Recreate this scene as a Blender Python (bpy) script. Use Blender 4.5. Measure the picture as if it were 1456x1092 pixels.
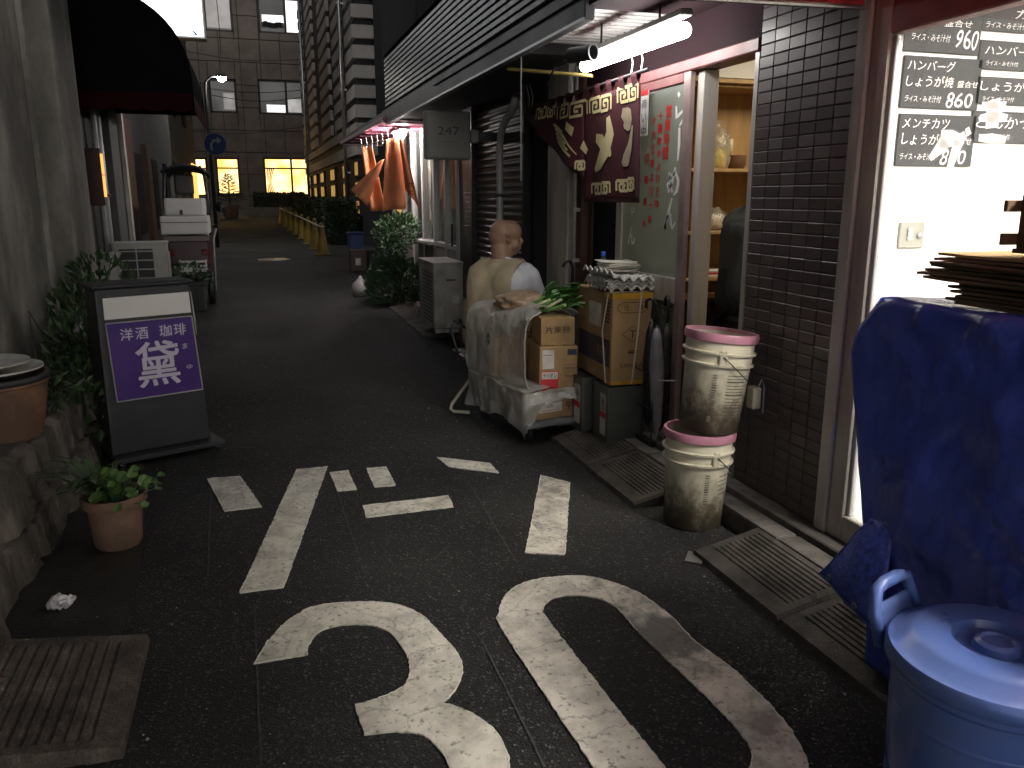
import bpy, bmesh, math, random
from mathutils import Vector, Matrix, noise
from mathutils.geometry import tessellate_polygon
random.seed(11)
for o in list(bpy.data.objects): bpy.data.objects.remove(o)
S = bpy.context.scene
COL = S.collection
PI = math.pi
# ------------------------------------------------------------------ camera
FPX, CX, CY, HC = 1150.0, 728.0, 546.0, 1.5
PIT = math.radians(13.024); YAW = math.radians(17.537)
F_ = Vector((math.sin(YAW)*math.cos(PIT), math.cos(YAW)*math.cos(PIT), -math.sin(PIT)))
R_ = Vector((math.cos(YAW), -math.sin(YAW), 0)); U_ = R_.cross(F_)
cd = bpy.data.cameras.new('camera'); cam = bpy.data.objects.new('camera', cd); COL.objects.link(cam)
cd.sensor_width = 36; cd.lens = FPX/1456*36; cd.clip_end = 2000; cd.clip_start = 0.05
m = Matrix.Identity(4)
for i, v in enumerate((R_, U_, -F_)):
    for j in range(3): m[j][i] = v[j]
m.translation = (0, 0, HC); cam.matrix_world = m
S.camera = cam
# ------------------------------------------------------------------ night sky, exposure
w = bpy.data.worlds.new('World'); S.world = w; w.use_nodes = True
nt = w.node_tree; bg = nt.nodes['Background']
sky = nt.nodes.new('ShaderNodeTexSky'); sky.sky_type = 'NISHITA'; sky.sun_disc = False
sky.sun_elevation = math.radians(12); sky.sun_rotation = math.radians(180)
hs = nt.nodes.new('ShaderNodeHueSaturation'); hs.inputs['Saturation'].default_value = 0.12
nt.links.new(sky.outputs[0], hs.inputs['Color']); nt.links.new(hs.outputs[0], bg.inputs[0])
bg.inputs[1].default_value = 0.07
S.view_settings.view_transform = 'Standard'; S.view_settings.look = 'None'
S.view_settings.exposure = 0.35; S.view_settings.gamma = 1
S.render.engine = 'CYCLES'
S.cycles.use_denoising = True
S.cycles.max_bounces = 5; S.cycles.diffuse_bounces = 3; S.cycles.glossy_bounces = 2; S.cycles.transparent_max_bounces = 10
S.cycles.use_adaptive_sampling = True; S.cycles.adaptive_threshold = .03
S.cycles.sample_clamp_indirect = 4.0; S.cycles.caustics_reflective = False; S.cycles.caustics_refractive = False

# pixel of the photograph -> point on a plane of the place
def ray(u, v): return F_ + R_*((u-CX)/FPX) - U_*((v-CY)/FPX)
O_ = Vector((0, 0, HC))
def pZ(u, v, z=0): d = ray(u, v); return O_ + d*((z-HC)/d.z)
def pX(u, v, x): d = ray(u, v); return O_ + d*(x/d.x)
def pY(u, v, y): d = ray(u, v); return O_ + d*(y/d.y)
def gz(y): return 0.0 if y < 9 else 0.01*(y-9)

# ------------------------------------------------------------------ mesh helpers
class MB:
    def __init__(s): s.v = []; s.f = []; s.mi = []; s.cur = 0
    def add(s, vs, fs, M=None):
        n = len(s.v)
        if M is not None: vs = [M @ Vector(q) for q in vs]
        s.v += [tuple(q) for q in vs]; s.f += [tuple(i+n for i in f) for f in fs]; s.mi += [s.cur]*len(fs)
        return s
    def box(s, x0, x1, y0, y1, z0, z1, M=None):
        vs = [(x0,y0,z0),(x1,y0,z0),(x1,y1,z0),(x0,y1,z0),(x0,y0,z1),(x1,y0,z1),(x1,y1,z1),(x0,y1,z1)]
        return s.add(vs, [(0,3,2,1),(4,5,6,7),(0,1,5,4),(1,2,6,5),(2,3,7,6),(3,0,4,7)], M)
    def cbox(s, c, d, M=None):
        return s.box(c[0]-d[0]/2, c[0]+d[0]/2, c[1]-d[1]/2, c[1]+d[1]/2, c[2]-d[2]/2, c[2]+d[2]/2, M)
    def lathe(s, prof, n=24, M=None, cap0=True, cap1=True, a0=0, a1=2*PI):
        vs = []; fs = []; full = abs(a1-a0-2*PI) < 1e-6; k = n if full else n+1
        for r, z in prof:
            for i in range(k):
                a = a0+(a1-a0)*i/n; vs.append((r*math.cos(a), r*math.sin(a), z))
        for j in range(len(prof)-1):
            for i in range(n):
                i2 = (i+1) % k
                fs.append((j*k+i, j*k+i2, (j+1)*k+i2, (j+1)*k+i))
        if cap0 and full: fs.append(tuple(range(k-1, -1, -1)))
        if cap1 and full: fs.append(tuple((len(prof)-1)*k+i for i in range(k)))
        return s.add(vs, fs, M)
    def tube(s, path, r, n=8, M=None, closed=False):
        P = [Vector(p) for p in path]; vs = []; fs = []; up = None; L = len(P)
        for i, p in enumerate(P):
            if closed: t = (P[(i+1) % L]-P[i-1])
            else: t = (P[min(i+1, L-1)]-P[max(i-1, 0)])
            t.normalize()
            if up is None: up = Vector((0,0,1)) if abs(t.z) < .9 else Vector((1,0,0))
            a = t.cross(up); a.normalize(); up = a.cross(t); up.normalize()
            rr = r[i] if isinstance(r, (list, tuple)) else r
            for k in range(n):
                g = 2*PI*k/n; vs.append(p + (a*math.cos(g)+up*math.sin(g))*rr)
        for i in range(L if closed else L-1):
            j = (i+1) % L
            for k in range(n):
                k2 = (k+1) % n; fs.append((i*n+k, i*n+k2, j*n+k2, j*n+k))
        if not closed: fs += [tuple(range(n-1, -1, -1)), tuple((L-1)*n+k for k in range(n))]
        return s.add(vs, fs, M)
    def prism(s, poly, z0, z1, M=None, hole=None):
        loops = [poly]+([hole] if hole else [])
        tris = tessellate_polygon([[Vector((a, b, 0)) for a, b in l] for l in loops])
        fl = [q for l in loops for q in l]; n = len(fl)
        vs = [(a, b, z0) for a, b in fl]+[(a, b, z1) for a, b in fl]
        fs = [(t[0], t[1], t[2]) for t in tris]+[(t[2]+n, t[1]+n, t[0]+n) for t in tris]
        st = 0
        for l in loops:
            k = len(l)
            for i in range(k):
                j = (i+1) % k; fs.append((st+i, st+j, st+j+n, st+i+n))
            st += k
        return s.add(vs, fs, M)
    def grid(s, fn, nu, nv, M=None, close_u=False):
        vs = []; fs = []; k = nu if close_u else nu+1
        for j in range(nv+1):
            for i in range(k): vs.append(fn(i/nu, j/nv))
        for j in range(nv):
            for i in range(nu):
                i2 = (i+1) % k; fs.append((j*k+i, j*k+i2, (j+1)*k+i2, (j+1)*k+i))
        return s.add(vs, fs, M)
    def build(s, name, mat, parent=None, smooth=False, bevel=0, seg=1, solid=0, noisy=0, nscale=5, recalc=True, auto=None):
        me = bpy.data.meshes.new(name); me.from_pydata(s.v, [], s.f)
        mats = mat if isinstance(mat, (list, tuple)) else [mat]
        for q in mats: me.materials.append(q)
        if len(mats) > 1: me.polygons.foreach_set('material_index', s.mi)
        if bevel or recalc or solid:
            b = bmesh.new(); b.from_mesh(me)
            if recalc: bmesh.ops.recalc_face_normals(b, faces=b.faces)
            if bevel:
                ed = [e for e in b.edges if len(e.link_faces) == 2 and e.calc_face_angle(0) > .35]
                bmesh.ops.bevel(b, geom=ed, offset=bevel, segments=seg, profile=.6, affect='EDGES', clamp_overlap=True)
            b.to_mesh(me); b.free()
        if noisy:
            for q in me.vertices:
                q.co += noise.noise_vector(q.co*nscale)*noisy
        if smooth:
            me.polygons.foreach_set('use_smooth', [True]*len(me.polygons))
            if auto: me.set_sharp_from_angle(angle=math.radians(auto))
        me.update()
        o = bpy.data.objects.new(name, me); COL.objects.link(o)
        if solid:
            md = o.modifiers.new('thickness', 'SOLIDIFY'); md.thickness = solid; md.offset = 0
        if parent is not None:
            o.parent = parent
            if parent.get('_w'): o.matrix_parent_inverse = Matrix.Translation(-parent.location)
        return o
def tag(o, label=None, cat=None, group=None, kind=None):
    if label: o['label'] = label
    if cat: o['category'] = cat
    if group: o['group'] = group
    if kind: o['kind'] = kind
    return o
def thing(name, label, cat, loc=(0,0,0), rz=0, group=None, world=False):
    o = bpy.data.objects.new(name, None); COL.objects.link(o)
    o.location = loc; o.rotation_euler = (0, 0, rz); o.empty_display_size = .1
    if world: o['_w'] = 1
    return tag(o, label, cat, group)
def struct(o): o['kind'] = 'structure'; return o
def dup(root, loc=None, rz=None, label=None):
    r = root.copy(); COL.objects.link(r)
    if loc is not None: r.location = loc
    if rz is not None: r.rotation_euler = (0, 0, rz)
    if label: r['label'] = label
    for ch in list(root.children):
        c = ch.copy(); COL.objects.link(c); c.parent = r
        for g in list(ch.children):
            d = g.copy(); COL.objects.link(d); d.parent = c
    return r
def copy_part(o, loc, parent=None):
    c = o.copy(); COL.objects.link(c); c.location = loc; inv = o.matrix_parent_inverse.copy()
    if parent is not None: c.parent = parent; c.matrix_parent_inverse = inv
    return c
def frame(o, x, y):
    x = Vector(x).normalized(); y = Vector(y).normalized(); z = x.cross(y)
    M = Matrix.Identity(4)
    for i, v in enumerate((x, y, z)):
        for j in range(3): M[j][i] = v[j]
    M.translation = o; return M
def T(x, y, z=0): return Matrix.Translation((x, y, z))
def RZ(a): return Matrix.Rotation(a, 4, 'Z')
def RX(a): return Matrix.Rotation(a, 4, 'X')
def RY(a): return Matrix.Rotation(a, 4, 'Y')
_tc = {}
def textv(body, bold=0.0, sy=1.0):
    k = (body, bold)
    if k not in _tc:
        c = bpy.data.curves.new('t', 'FONT'); c.body = body; c.resolution_u = 3; c.offset = bold
        c.align_x = 'CENTER'; c.space_line = 1.02
        o = bpy.data.objects.new('t', c); COL.objects.link(o)
        dg = bpy.context.evaluated_depsgraph_get(); me = o.evaluated_get(dg).to_mesh()
        vs = [tuple(v.co) for v in me.vertices]; fs = [tuple(p.vertices) for p in me.polygons]
        bpy.data.objects.remove(o); bpy.data.curves.remove(c)
        if vs:
            x0 = min(v[0] for v in vs); x1 = max(v[0] for v in vs); y0 = min(v[1] for v in vs); y1 = max(v[1] for v in vs)
            cx = (x0+x1)/2; cy = (y0+y1)/2
            vs = [(v[0]-cx, v[1]-cy, 0) for v in vs]
            _tc[k] = (vs, fs, x1-x0, y1-y0)
        else: _tc[k] = ([], [], 1, 1)
    return _tc[k]
def text(mb, body, w, h, M, bold=0.0, shear=0.0, wob=0.0):
    """body centred on M's origin and fitted to w x h metres"""
    vs, fs, tw, th = textv(body, bold)
    sx = w/max(tw, 1e-6); sy = h/max(th, 1e-6)
    out = [Vector((v[0]*sx+v[1]*sy*shear, v[1]*sy, 0)) for v in vs]
    if wob:
        k = M.translation.x*31+M.translation.z*17
        out = [p+Vector((noise.noise(Vector((p.x*14/h*.1, p.y*14/h*.1, k))), noise.noise(Vector((p.x*14/h*.1, p.y*14/h*.1, k+9))), 0))*wob*h for p in out]
    mb.add(out, fs, M)
def stroke(mb, pts, ws, M):
    """brush stroke: ribbon through pts with widths ws, in the plane of M"""
    P = [Vector((a, b, 0)) for a, b in pts]; n = len(P); vs = []; fs = []
    for i in range(n):
        t = (P[min(i+1, n-1)]-P[max(i-1, 0)]).normalized(); q = Vector((-t.y, t.x, 0))
        ww = ws[i] if isinstance(ws, (list, tuple)) else ws
        vs += [P[i]+q*ww/2, P[i]-q*ww/2]
    for i in range(n-1): fs.append((2*i, 2*i+1, 2*i+3, 2*i+2))
    mb.add(vs, fs, M)
def btext(mb, body, w, h, M, wt, shear=0.0):
    """heavy lettering: the outline laid down several times, each shifted by the extra stroke weight"""
    for i, (dx, dy) in enumerate(((0,0),(wt,0),(-wt,0),(0,wt),(0,-wt),(wt*.7,wt*.7),(-wt*.7,wt*.7),(wt*.7,-wt*.7),(-wt*.7,-wt*.7))):
        text(mb, body, w-2*wt, h-2*wt, M @ Matrix.Translation((dx, dy, .00008*i)), 0, shear)
def lerp(a, b, t): return a+(b-a)*t
def rnd(a, b): return random.uniform(a, b)

# ------------------------------------------------------------------ materials
_mats = {}
def mat(name, col, rough=.6, var=.15, vs=6, bump=0, bs=60, metal=0, dark=None, dscale=3, damt=0, spec=.5, stretch=(1,1,1), trans=0, detail=6):
    """base colour with noise variation, optional stain colour, optional bump"""
    if name in _mats: return _mats[name]
    M = bpy.data.materials.new(name); M.use_nodes = True; n = M.node_tree; L = n.links; b = n.nodes['Principled BSDF']
    _mats[name] = M
    tc = n.nodes.new('ShaderNodeTexCoord'); mp = n.nodes.new('ShaderNodeMapping'); mp.inputs['Scale'].default_value = stretch
    L.new(tc.outputs['Object'], mp.inputs[0])
    nz = n.nodes.new('ShaderNodeTexNoise'); nz.inputs['Scale'].default_value = vs; nz.inputs['Detail'].default_value = detail
    L.new(mp.outputs[0], nz.inputs['Vector'])
    rp = n.nodes.new('ShaderNodeValToRGB'); e = rp.color_ramp.elements
    e[0].position = .3; e[1].position = .7
    e[0].color = tuple(c*(1-var) for c in col)+(1,); e[1].color = tuple(min(1, c*(1+var)) for c in col)+(1,)
    L.new(nz.outputs['Fac'], rp.inputs[0]); out = rp.outputs[0]
    if dark is not None:
        n2 = n.nodes.new('ShaderNodeTexNoise'); n2.inputs['Scale'].default_value = dscale; n2.inputs['Detail'].default_value = 8; n2.inputs['Roughness'].default_value = .65
        L.new(mp.outputs[0], n2.inputs['Vector'])
        r2 = n.nodes.new('ShaderNodeValToRGB'); q = r2.color_ramp.elements
        q[0].position = .5-damt*.22; q[1].position = .72-damt*.2; q[0].color = (0,0,0,1); q[1].color = (1,1,1,1)
        L.new(n2.outputs['Fac'], r2.inputs[0])
        mx = n.nodes.new('ShaderNodeMixRGB'); mx.inputs[2].default_value = tuple(dark)+(1,)
        L.new(r2.outputs[0], mx.inputs[0]); L.new(out, mx.inputs[1]); out = mx.outputs[0]
    L.new(out, b.inputs['Base Color'])
    rr = n.nodes.new('ShaderNodeMapRange'); rr.inputs['To Min'].default_value = max(.02, rough-.12); rr.inputs['To Max'].default_value = min(1, rough+.12)
    L.new(nz.outputs['Fac'], rr.inputs[0]); L.new(rr.outputs[0], b.inputs['Roughness'])
    b.inputs['Metallic'].default_value = metal; b.inputs['Specular IOR Level'].default_value = spec
    if trans: b.inputs['Transmission Weight'].default_value = trans
    if bump:
        n3 = n.nodes.new('ShaderNodeTexNoise'); n3.inputs['Scale'].default_value = bs; n3.inputs['Detail'].default_value = 5
        L.new(mp.outputs[0], n3.inputs['Vector'])
        bp = n.nodes.new('ShaderNodeBump'); bp.inputs['Strength'].default_value = bump; bp.inputs['Distance'].default_value = .01
        L.new(n3.outputs['Fac'], bp.inputs['Height']); L.new(bp.outputs[0], b.inputs['Normal'])
    return M
def emit(name, col, s):
    if name in _mats: return _mats[name]
    M = bpy.data.materials.new(name); M.use_nodes = True; b = M.node_tree.nodes['Principled BSDF']
    b.inputs['Base Color'].default_value = tuple(col)+(1,); b.inputs['Emission Color'].default_value = tuple(col)+(1,); b.inputs['Emission Strength'].default_value = s
    _mats[name] = M; return M
def glow(name, c0, c1, s, sc=2.0):
    """lit window: emission with soft uneven brightness of the room behind"""
    M = bpy.data.materials.new(name); M.use_nodes = True; n = M.node_tree; b = n.nodes['Principled BSDF']
    tc = n.nodes.new('ShaderNodeTexCoord'); nz = n.nodes.new('ShaderNodeTexNoise'); nz.inputs['Scale'].default_value = sc
    n.links.new(tc.outputs['Object'], nz.inputs['Vector'])
    rp = n.nodes.new('ShaderNodeValToRGB'); rp.color_ramp.elements[0].color = c0+(1,); rp.color_ramp.elements[1].color = c1+(1,)
    rp.color_ramp.elements[0].position = .35; rp.color_ramp.elements[1].position = .65
    n.links.new(nz.outputs['Fac'], rp.inputs[0]); n.links.new(rp.outputs[0], b.inputs['Emission Color'])
    b.inputs['Emission Strength'].default_value = s; b.inputs['Base Color'].default_value = (.1,.1,.1,1)
    M.cycles.emission_sampling = 'NONE'
    _mats[name] = M; return M
def sheet(name, col, alpha=.3, rough=.15, tint=(1,1,1), var=.2, vs=8, bump=.0, bs=30, tl_=.4):
    """thin pane or film: a share passes straight through, the rest is a thin scattering / glossy film"""
    M = bpy.data.materials.new(name); M.use_nodes = True; n = M.node_tree; L = n.links; n.nodes.remove(n.nodes['Principled BSDF'])
    out = n.nodes['Material Output']
    tr = n.nodes.new('ShaderNodeBsdfTransparent'); tr.inputs[0].default_value = tint+(1,)
    df = n.nodes.new('ShaderNodeBsdfDiffuse'); df.inputs[0].default_value = tuple(col)+(1,)
    tl = n.nodes.new('ShaderNodeBsdfTranslucent'); tl.inputs[0].default_value = tuple(col)+(1,)
    gl = n.nodes.new('ShaderNodeBsdfGlossy'); gl.inputs['Roughness'].default_value = rough; gl.inputs[0].default_value = (1,1,1,1)
    mA = n.nodes.new('ShaderNodeMixShader'); mA.inputs[0].default_value = tl_; L.new(df.outputs[0], mA.inputs[1]); L.new(tl.outputs[0], mA.inputs[2])
    mB = n.nodes.new('ShaderNodeMixShader'); L.new(tr.outputs[0], mB.inputs[1]); L.new(mA.outputs[0], mB.inputs[2])
    tc = n.nodes.new('ShaderNodeTexCoord'); nz = n.nodes.new('ShaderNodeTexNoise'); nz.inputs['Scale'].default_value = vs; nz.inputs['Detail'].default_value = 6
    L.new(tc.outputs['Object'], nz.inputs['Vector'])
    mr = n.nodes.new('ShaderNodeMapRange'); mr.inputs['From Min'].default_value = .3; mr.inputs['From Max'].default_value = .7
    mr.inputs['To Min'].default_value = max(0, alpha*(1-var)); mr.inputs['To Max'].default_value = min(1, alpha*(1+var)); L.new(nz.outputs['Fac'], mr.inputs[0]); L.new(mr.outputs[0], mB.inputs[0])
    lw = n.nodes.new('ShaderNodeLayerWeight'); lw.inputs[0].default_value = .5
    pw_ = n.nodes.new('ShaderNodeMath'); pw_.operation = 'POWER'; pw_.inputs[1].default_value = 4.5; L.new(lw.outputs['Facing'], pw_.inputs[0])
    fr = n.nodes.new('ShaderNodeMath'); fr.operation = 'MULTIPLY_ADD'; fr.inputs[1].default_value = .7; fr.inputs[2].default_value = .04; L.new(pw_.outputs[0], fr.inputs[0])
    mC = n.nodes.new('ShaderNodeMixShader'); L.new(fr.outputs[0], mC.inputs[0]); L.new(mB.outputs[0], mC.inputs[1]); L.new(gl.outputs[0], mC.inputs[2])
    if bump:
        n3 = n.nodes.new('ShaderNodeTexNoise'); n3.inputs['Scale'].default_value = bs; n3.inputs['Detail'].default_value = 4; L.new(tc.outputs['Object'], n3.inputs['Vector'])
        bp = n.nodes.new('ShaderNodeBump'); bp.inputs['Strength'].default_value = bump; bp.inputs['Distance'].default_value = .02
        L.new(n3.outputs['Fac'], bp.inputs['Height'])
        for q in (df, tl, gl): L.new(bp.outputs[0], q.inputs['Normal'])
    L.new(mC.outputs[0], out.inputs[0])
    _mats[name] = M; return M
def asphalt():
    M = bpy.data.materials.new('asphalt'); M.use_nodes = True; n = M.node_tree; L = n.links; b = n.nodes['Principled BSDF']
    tc = n.nodes.new('ShaderNodeTexCoord')
    v = n.nodes.new('ShaderNodeTexVoronoi'); v.inputs['Scale'].default_value = 130; L.new(tc.outputs['Object'], v.inputs['Vector'])
    n1 = n.nodes.new('ShaderNodeTexNoise'); n1.inputs['Scale'].default_value = .9; n1.inputs['Detail'].default_value = 8; L.new(tc.outputs['Object'], n1.inputs['Vector'])
    r1 = n.nodes.new('ShaderNodeValToRGB'); r1.color_ramp.elements[0].color = (.013,.0128,.0128,1); r1.color_ramp.elements[1].color = (.033,.032,.031,1)
    r1.color_ramp.elements[0].position = .35; r1.color_ramp.elements[1].position = .65; L.new(n1.outputs['Fac'], r1.inputs[0])
    # pale aggregate chips, their paleness also painting in specular sparkle
    r2 = n.nodes.new('ShaderNodeValToRGB'); r2.color_ramp.elements[0].position = .86; r2.color_ramp.elements[1].position = 1.0
    sep = n.nodes.new('ShaderNodeSeparateColor'); L.new(v.outputs['Color'], sep.inputs[0]); L.new(sep.outputs[0], r2.inputs[0])
    mx = n.nodes.new('ShaderNodeMixRGB'); mx.inputs[2].default_value = (.10,.097,.092,1); L.new(r2.outputs[0], mx.inputs[0]); L.new(r1.outputs[0], mx.inputs[1])
    # older, greyer surface past the seam at 16 m
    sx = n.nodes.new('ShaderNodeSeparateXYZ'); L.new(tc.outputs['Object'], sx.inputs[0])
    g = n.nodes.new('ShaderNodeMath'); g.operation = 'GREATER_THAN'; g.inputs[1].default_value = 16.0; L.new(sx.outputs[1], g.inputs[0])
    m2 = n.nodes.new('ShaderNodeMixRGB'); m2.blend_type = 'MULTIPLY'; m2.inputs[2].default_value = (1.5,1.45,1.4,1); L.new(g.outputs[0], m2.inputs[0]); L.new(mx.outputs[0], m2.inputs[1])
    L.new(m2.outputs[0], b.inputs['Base Color']); b.inputs['Roughness'].default_value = .78; b.inputs['Specular IOR Level'].default_value = .35
    n3 = n.nodes.new('ShaderNodeTexNoise'); n3.inputs['Scale'].default_value = 220; n3.inputs['Detail'].default_value = 3; L.new(tc.outputs['Object'], n3.inputs['Vector'])
    ad = n.nodes.new('ShaderNodeMath'); L.new(v.outputs['Distance'], ad.inputs[0]); L.new(n3.outputs['Fac'], ad.inputs[1])
    bp = n.nodes.new('ShaderNodeBump'); bp.inputs['Strength'].default_value = .9; bp.inputs['Distance'].default_value = .007; L.new(ad.outputs[0], bp.inputs['Height']); L.new(bp.outputs[0], b.inputs['Normal'])
    return M
def paint():
    M = bpy.data.materials.new('road_paint'); M.use_nodes = True; n = M.node_tree; L = n.links; b = n.nodes['Principled BSDF']
    tc = n.nodes.new('ShaderNodeTexCoord')
    n1 = n.nodes.new('ShaderNodeTexNoise'); n1.inputs['Scale'].default_value = 7; n1.inputs['Detail'].default_value = 10; n1.inputs['Roughness'].default_value = .7; L.new(tc.outputs['Object'], n1.inputs['Vector'])
    r1 = n.nodes.new('ShaderNodeValToRGB'); c = r1.color_ramp; c.elements[0].position = .25; c.elements[0].color = (.30,.28,.235,1); c.elements[1].position = .60; c.elements[1].color = (.78,.74,.64,1)
    L.new(n1.outputs['Fac'], r1.inputs[0])
    # fine dark pits
    n2 = n.nodes.new('ShaderNodeTexNoise'); n2.inputs['Scale'].default_value = 55; n2.inputs['Detail'].default_value = 6; L.new(tc.outputs['Object'], n2.inputs['Vector'])
    r2 = n.nodes.new('ShaderNodeValToRGB'); r2.color_ramp.elements[0].position = .3; r2.color_ramp.elements[0].color = (.25,.24,.22,1); r2.color_ramp.elements[1].position = .42; r2.color_ramp.elements[1].color = (1,1,1,1)
    L.new(n2.outputs['Fac'], r2.inputs[0])
    mx = n.nodes.new('ShaderNodeMixRGB'); mx.blend_type = 'MULTIPLY'; mx.inputs[0].default_value = .8; L.new(r1.outputs[0], mx.inputs[1]); L.new(r2.outputs[0], mx.inputs[2])
    # tyre-blackened patch on the right stroke of the zero
    sx = n.nodes.new('ShaderNodeVectorMath'); sx.operation = 'DISTANCE'; sx.inputs[1].default_value = (1.31, 2.27, 0); L.new(tc.outputs['Object'], sx.inputs[0])
    n4 = n.nodes.new('ShaderNodeTexNoise'); n4.inputs['Scale'].default_value = 18; n4.inputs['Detail'].default_value = 8; L.new(tc.outputs['Object'], n4.inputs['Vector'])
    su = n.nodes.new('ShaderNodeMath'); su.operation = 'MULTIPLY_ADD'; su.inputs[1].default_value = .22; L.new(n4.outputs['Fac'], su.inputs[0]); L.new(sx.outputs['Value'], su.inputs[2])
    r3 = n.nodes.new('ShaderNodeValToRGB'); r3.color_ramp.elements[0].position = .22; r3.color_ramp.elements[0].color = (.85,.85,.85,1); r3.color_ramp.elements[1].position = .30; r3.color_ramp.elements[1].color = (0,0,0,1)
    L.new(su.outputs[0], r3.inputs[0])
    m3 = n.nodes.new('ShaderNodeMixRGB'); m3.inputs[2].default_value = (.07,.066,.06,1); L.new(r3.outputs[0], m3.inputs[0]); L.new(mx.outputs[0], m3.inputs[1])
    # rubbed-through stretch down the right stroke of the zero
    sp = n.nodes.new('ShaderNodeSeparateXYZ'); L.new(tc.outputs['Object'], sp.inputs[0])
    gx = n.nodes.new('ShaderNodeMath'); gx.operation = 'GREATER_THAN'; gx.inputs[1].default_value = 1.16; L.new(sp.outputs[0], gx.inputs[0])
    n5 = n.nodes.new('ShaderNodeTexNoise'); n5.inputs['Scale'].default_value = 5.5; n5.inputs['Detail'].default_value = 9; n5.inputs['Roughness'].default_value = .7; L.new(tc.outputs['Object'], n5.inputs['Vector'])
    r5 = n.nodes.new('ShaderNodeValToRGB'); r5.color_ramp.elements[0].position = .46; r5.color_ramp.elements[0].color = (0,0,0,1); r5.color_ramp.elements[1].position = .62; r5.color_ramp.elements[1].color = (.75,.75,.75,1); L.new(n5.outputs['Fac'], r5.inputs[0])
    mm = n.nodes.new('ShaderNodeMath'); mm.operation = 'MULTIPLY'; L.new(gx.outputs[0], mm.inputs[0]); L.new(r5.outputs[0], mm.inputs[1])
    m5 = n.nodes.new('ShaderNodeMixRGB'); m5.inputs[2].default_value = (.15,.14,.12,1); L.new(mm.outputs[0], m5.inputs[0]); L.new(m3.outputs[0], m5.inputs[1]); m3 = m5
    # cracks
    vo = n.nodes.new('ShaderNodeTexVoronoi'); vo.feature = 'DISTANCE_TO_EDGE'; vo.inputs['Scale'].default_value = 3.2
    wv = n.nodes.new('ShaderNodeMixRGB'); wv.inputs[0].default_value = .12; L.new(tc.outputs['Object'], wv.inputs[1]); L.new(n1.outputs['Color'], wv.inputs[2]); L.new(wv.outputs[0], vo.inputs['Vector'])
    r4 = n.nodes.new('ShaderNodeValToRGB'); r4.color_ramp.elements[0].position = .0; r4.color_ramp.elements[0].color = (.3,.29,.27,1); r4.color_ramp.elements[1].position = .012; r4.color_ramp.elements[1].color = (1,1,1,1)
    L.new(vo.outputs['Distance'], r4.inputs[0])
    m4 = n.nodes.new('ShaderNodeMixRGB'); m4.blend_type = 'MULTIPLY'; m4.inputs[0].default_value = .6; L.new(m3.outputs[0], m4.inputs[1]); L.new(r4.outputs[0], m4.inputs[2])
    L.new(m4.outputs[0], b.inputs['Base Color']); b.inputs['Roughness'].default_value = .7
    bp = n.nodes.new('ShaderNodeBump'); bp.inputs['Strength'].default_value = .5; bp.inputs['Distance'].default_value = .004; L.new(n2.outputs['Fac'], bp.inputs['Height']); L.new(bp.outputs[0], b.inputs['Normal'])
    return M
def bricky(name, c1, c2, mortar, bw, bh, rough=.4, ms=.06, plane='YZ', bump=.6):
    M = bpy.data.materials.new(name); M.use_nodes = True; n = M.node_tree; L = n.links; b = n.nodes['Principled BSDF']
    tc = n.nodes.new('ShaderNodeTexCoord'); s = n.nodes.new('ShaderNodeSeparateXYZ'); c = n.nodes.new('ShaderNodeCombineXYZ'); L.new(tc.outputs['Object'], s.inputs[0])
    L.new(s.outputs['XYZ'.index(plane[0])], c.inputs[0]); L.new(s.outputs['XYZ'.index(plane[1])], c.inputs[1])
    t = n.nodes.new('ShaderNodeTexBrick'); t.offset = 0; L.new(c.outputs[0], t.inputs['Vector'])
    t.inputs['Color1'].default_value = c1+(1,); t.inputs['Color2'].default_value = c2+(1,); t.inputs['Mortar'].default_value = mortar+(1,)
    t.inputs['Scale'].default_value = 1; t.inputs['Brick Width'].default_value = bw; t.inputs['Row Height'].default_value = bh; t.inputs['Mortar Size'].default_value = bh*ms
    L.new(t.outputs['Color'], b.inputs['Base Color']); b.inputs['Roughness'].default_value = rough
    bp = n.nodes.new('ShaderNodeBump'); bp.invert = True; bp.inputs['Strength'].default_value = bump; bp.inputs['Distance'].default_value = .006; L.new(t.outputs['Fac'], bp.inputs['Height']); L.new(bp.outputs[0], b.inputs['Normal'])
    _mats[name] = M; return M

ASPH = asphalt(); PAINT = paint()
CONC = mat('concrete', (.21,.195,.175), .85, .25, 4, .4, 70, dark=(.07,.063,.055), dscale=2.2, damt=.7)
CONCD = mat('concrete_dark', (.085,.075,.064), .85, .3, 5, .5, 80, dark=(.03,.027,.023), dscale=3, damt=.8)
GUTT = mat('wet_gutter', (.035,.029,.024), .6, .35, 6, .5, 70, dark=(.014,.012,.010), dscale=3, damt=.8)
RAMPB = mat('brown_ramp_concrete', (.135,.105,.085), .85, .35, 30, .9, 120, dark=(.05,.04,.032), dscale=7, damt=.5)
RAMPM = mat('ramp_concrete', (.10,.088,.074), .8, .3, 9, .5, 160, dark=(.035,.03,.025), dscale=5, damt=.6)
WALLC = mat('wall_render', (.40,.375,.33), .85, .10, 5, .3, 60, dark=(.13,.12,.10), dscale=1.4, damt=.7, stretch=(1,1,.5))
WALLD = mat('dark_wall', (.045,.043,.042), .8, .2, 3, .2, 40)
STONE = mat('stone', (.20,.17,.14), .75, .5, 9, 1.0, 30, dark=(.06,.05,.04), dscale=6, damt=.8, stretch=(1,1,.35))
SOIL = mat('soil', (.03,.024,.018), .95, .4, 20, .8, 60)
TERRA = mat('terracotta', (.235,.13,.09), .8, .2, 6, .15, 60, dark=(.12,.075,.05), dscale=6, damt=.8)
TERRAD = mat('old_terracotta', (.27,.125,.06), .6, .3, 5, .15, 40, dark=(.10,.055,.035), dscale=3, damt=.8)
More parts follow.
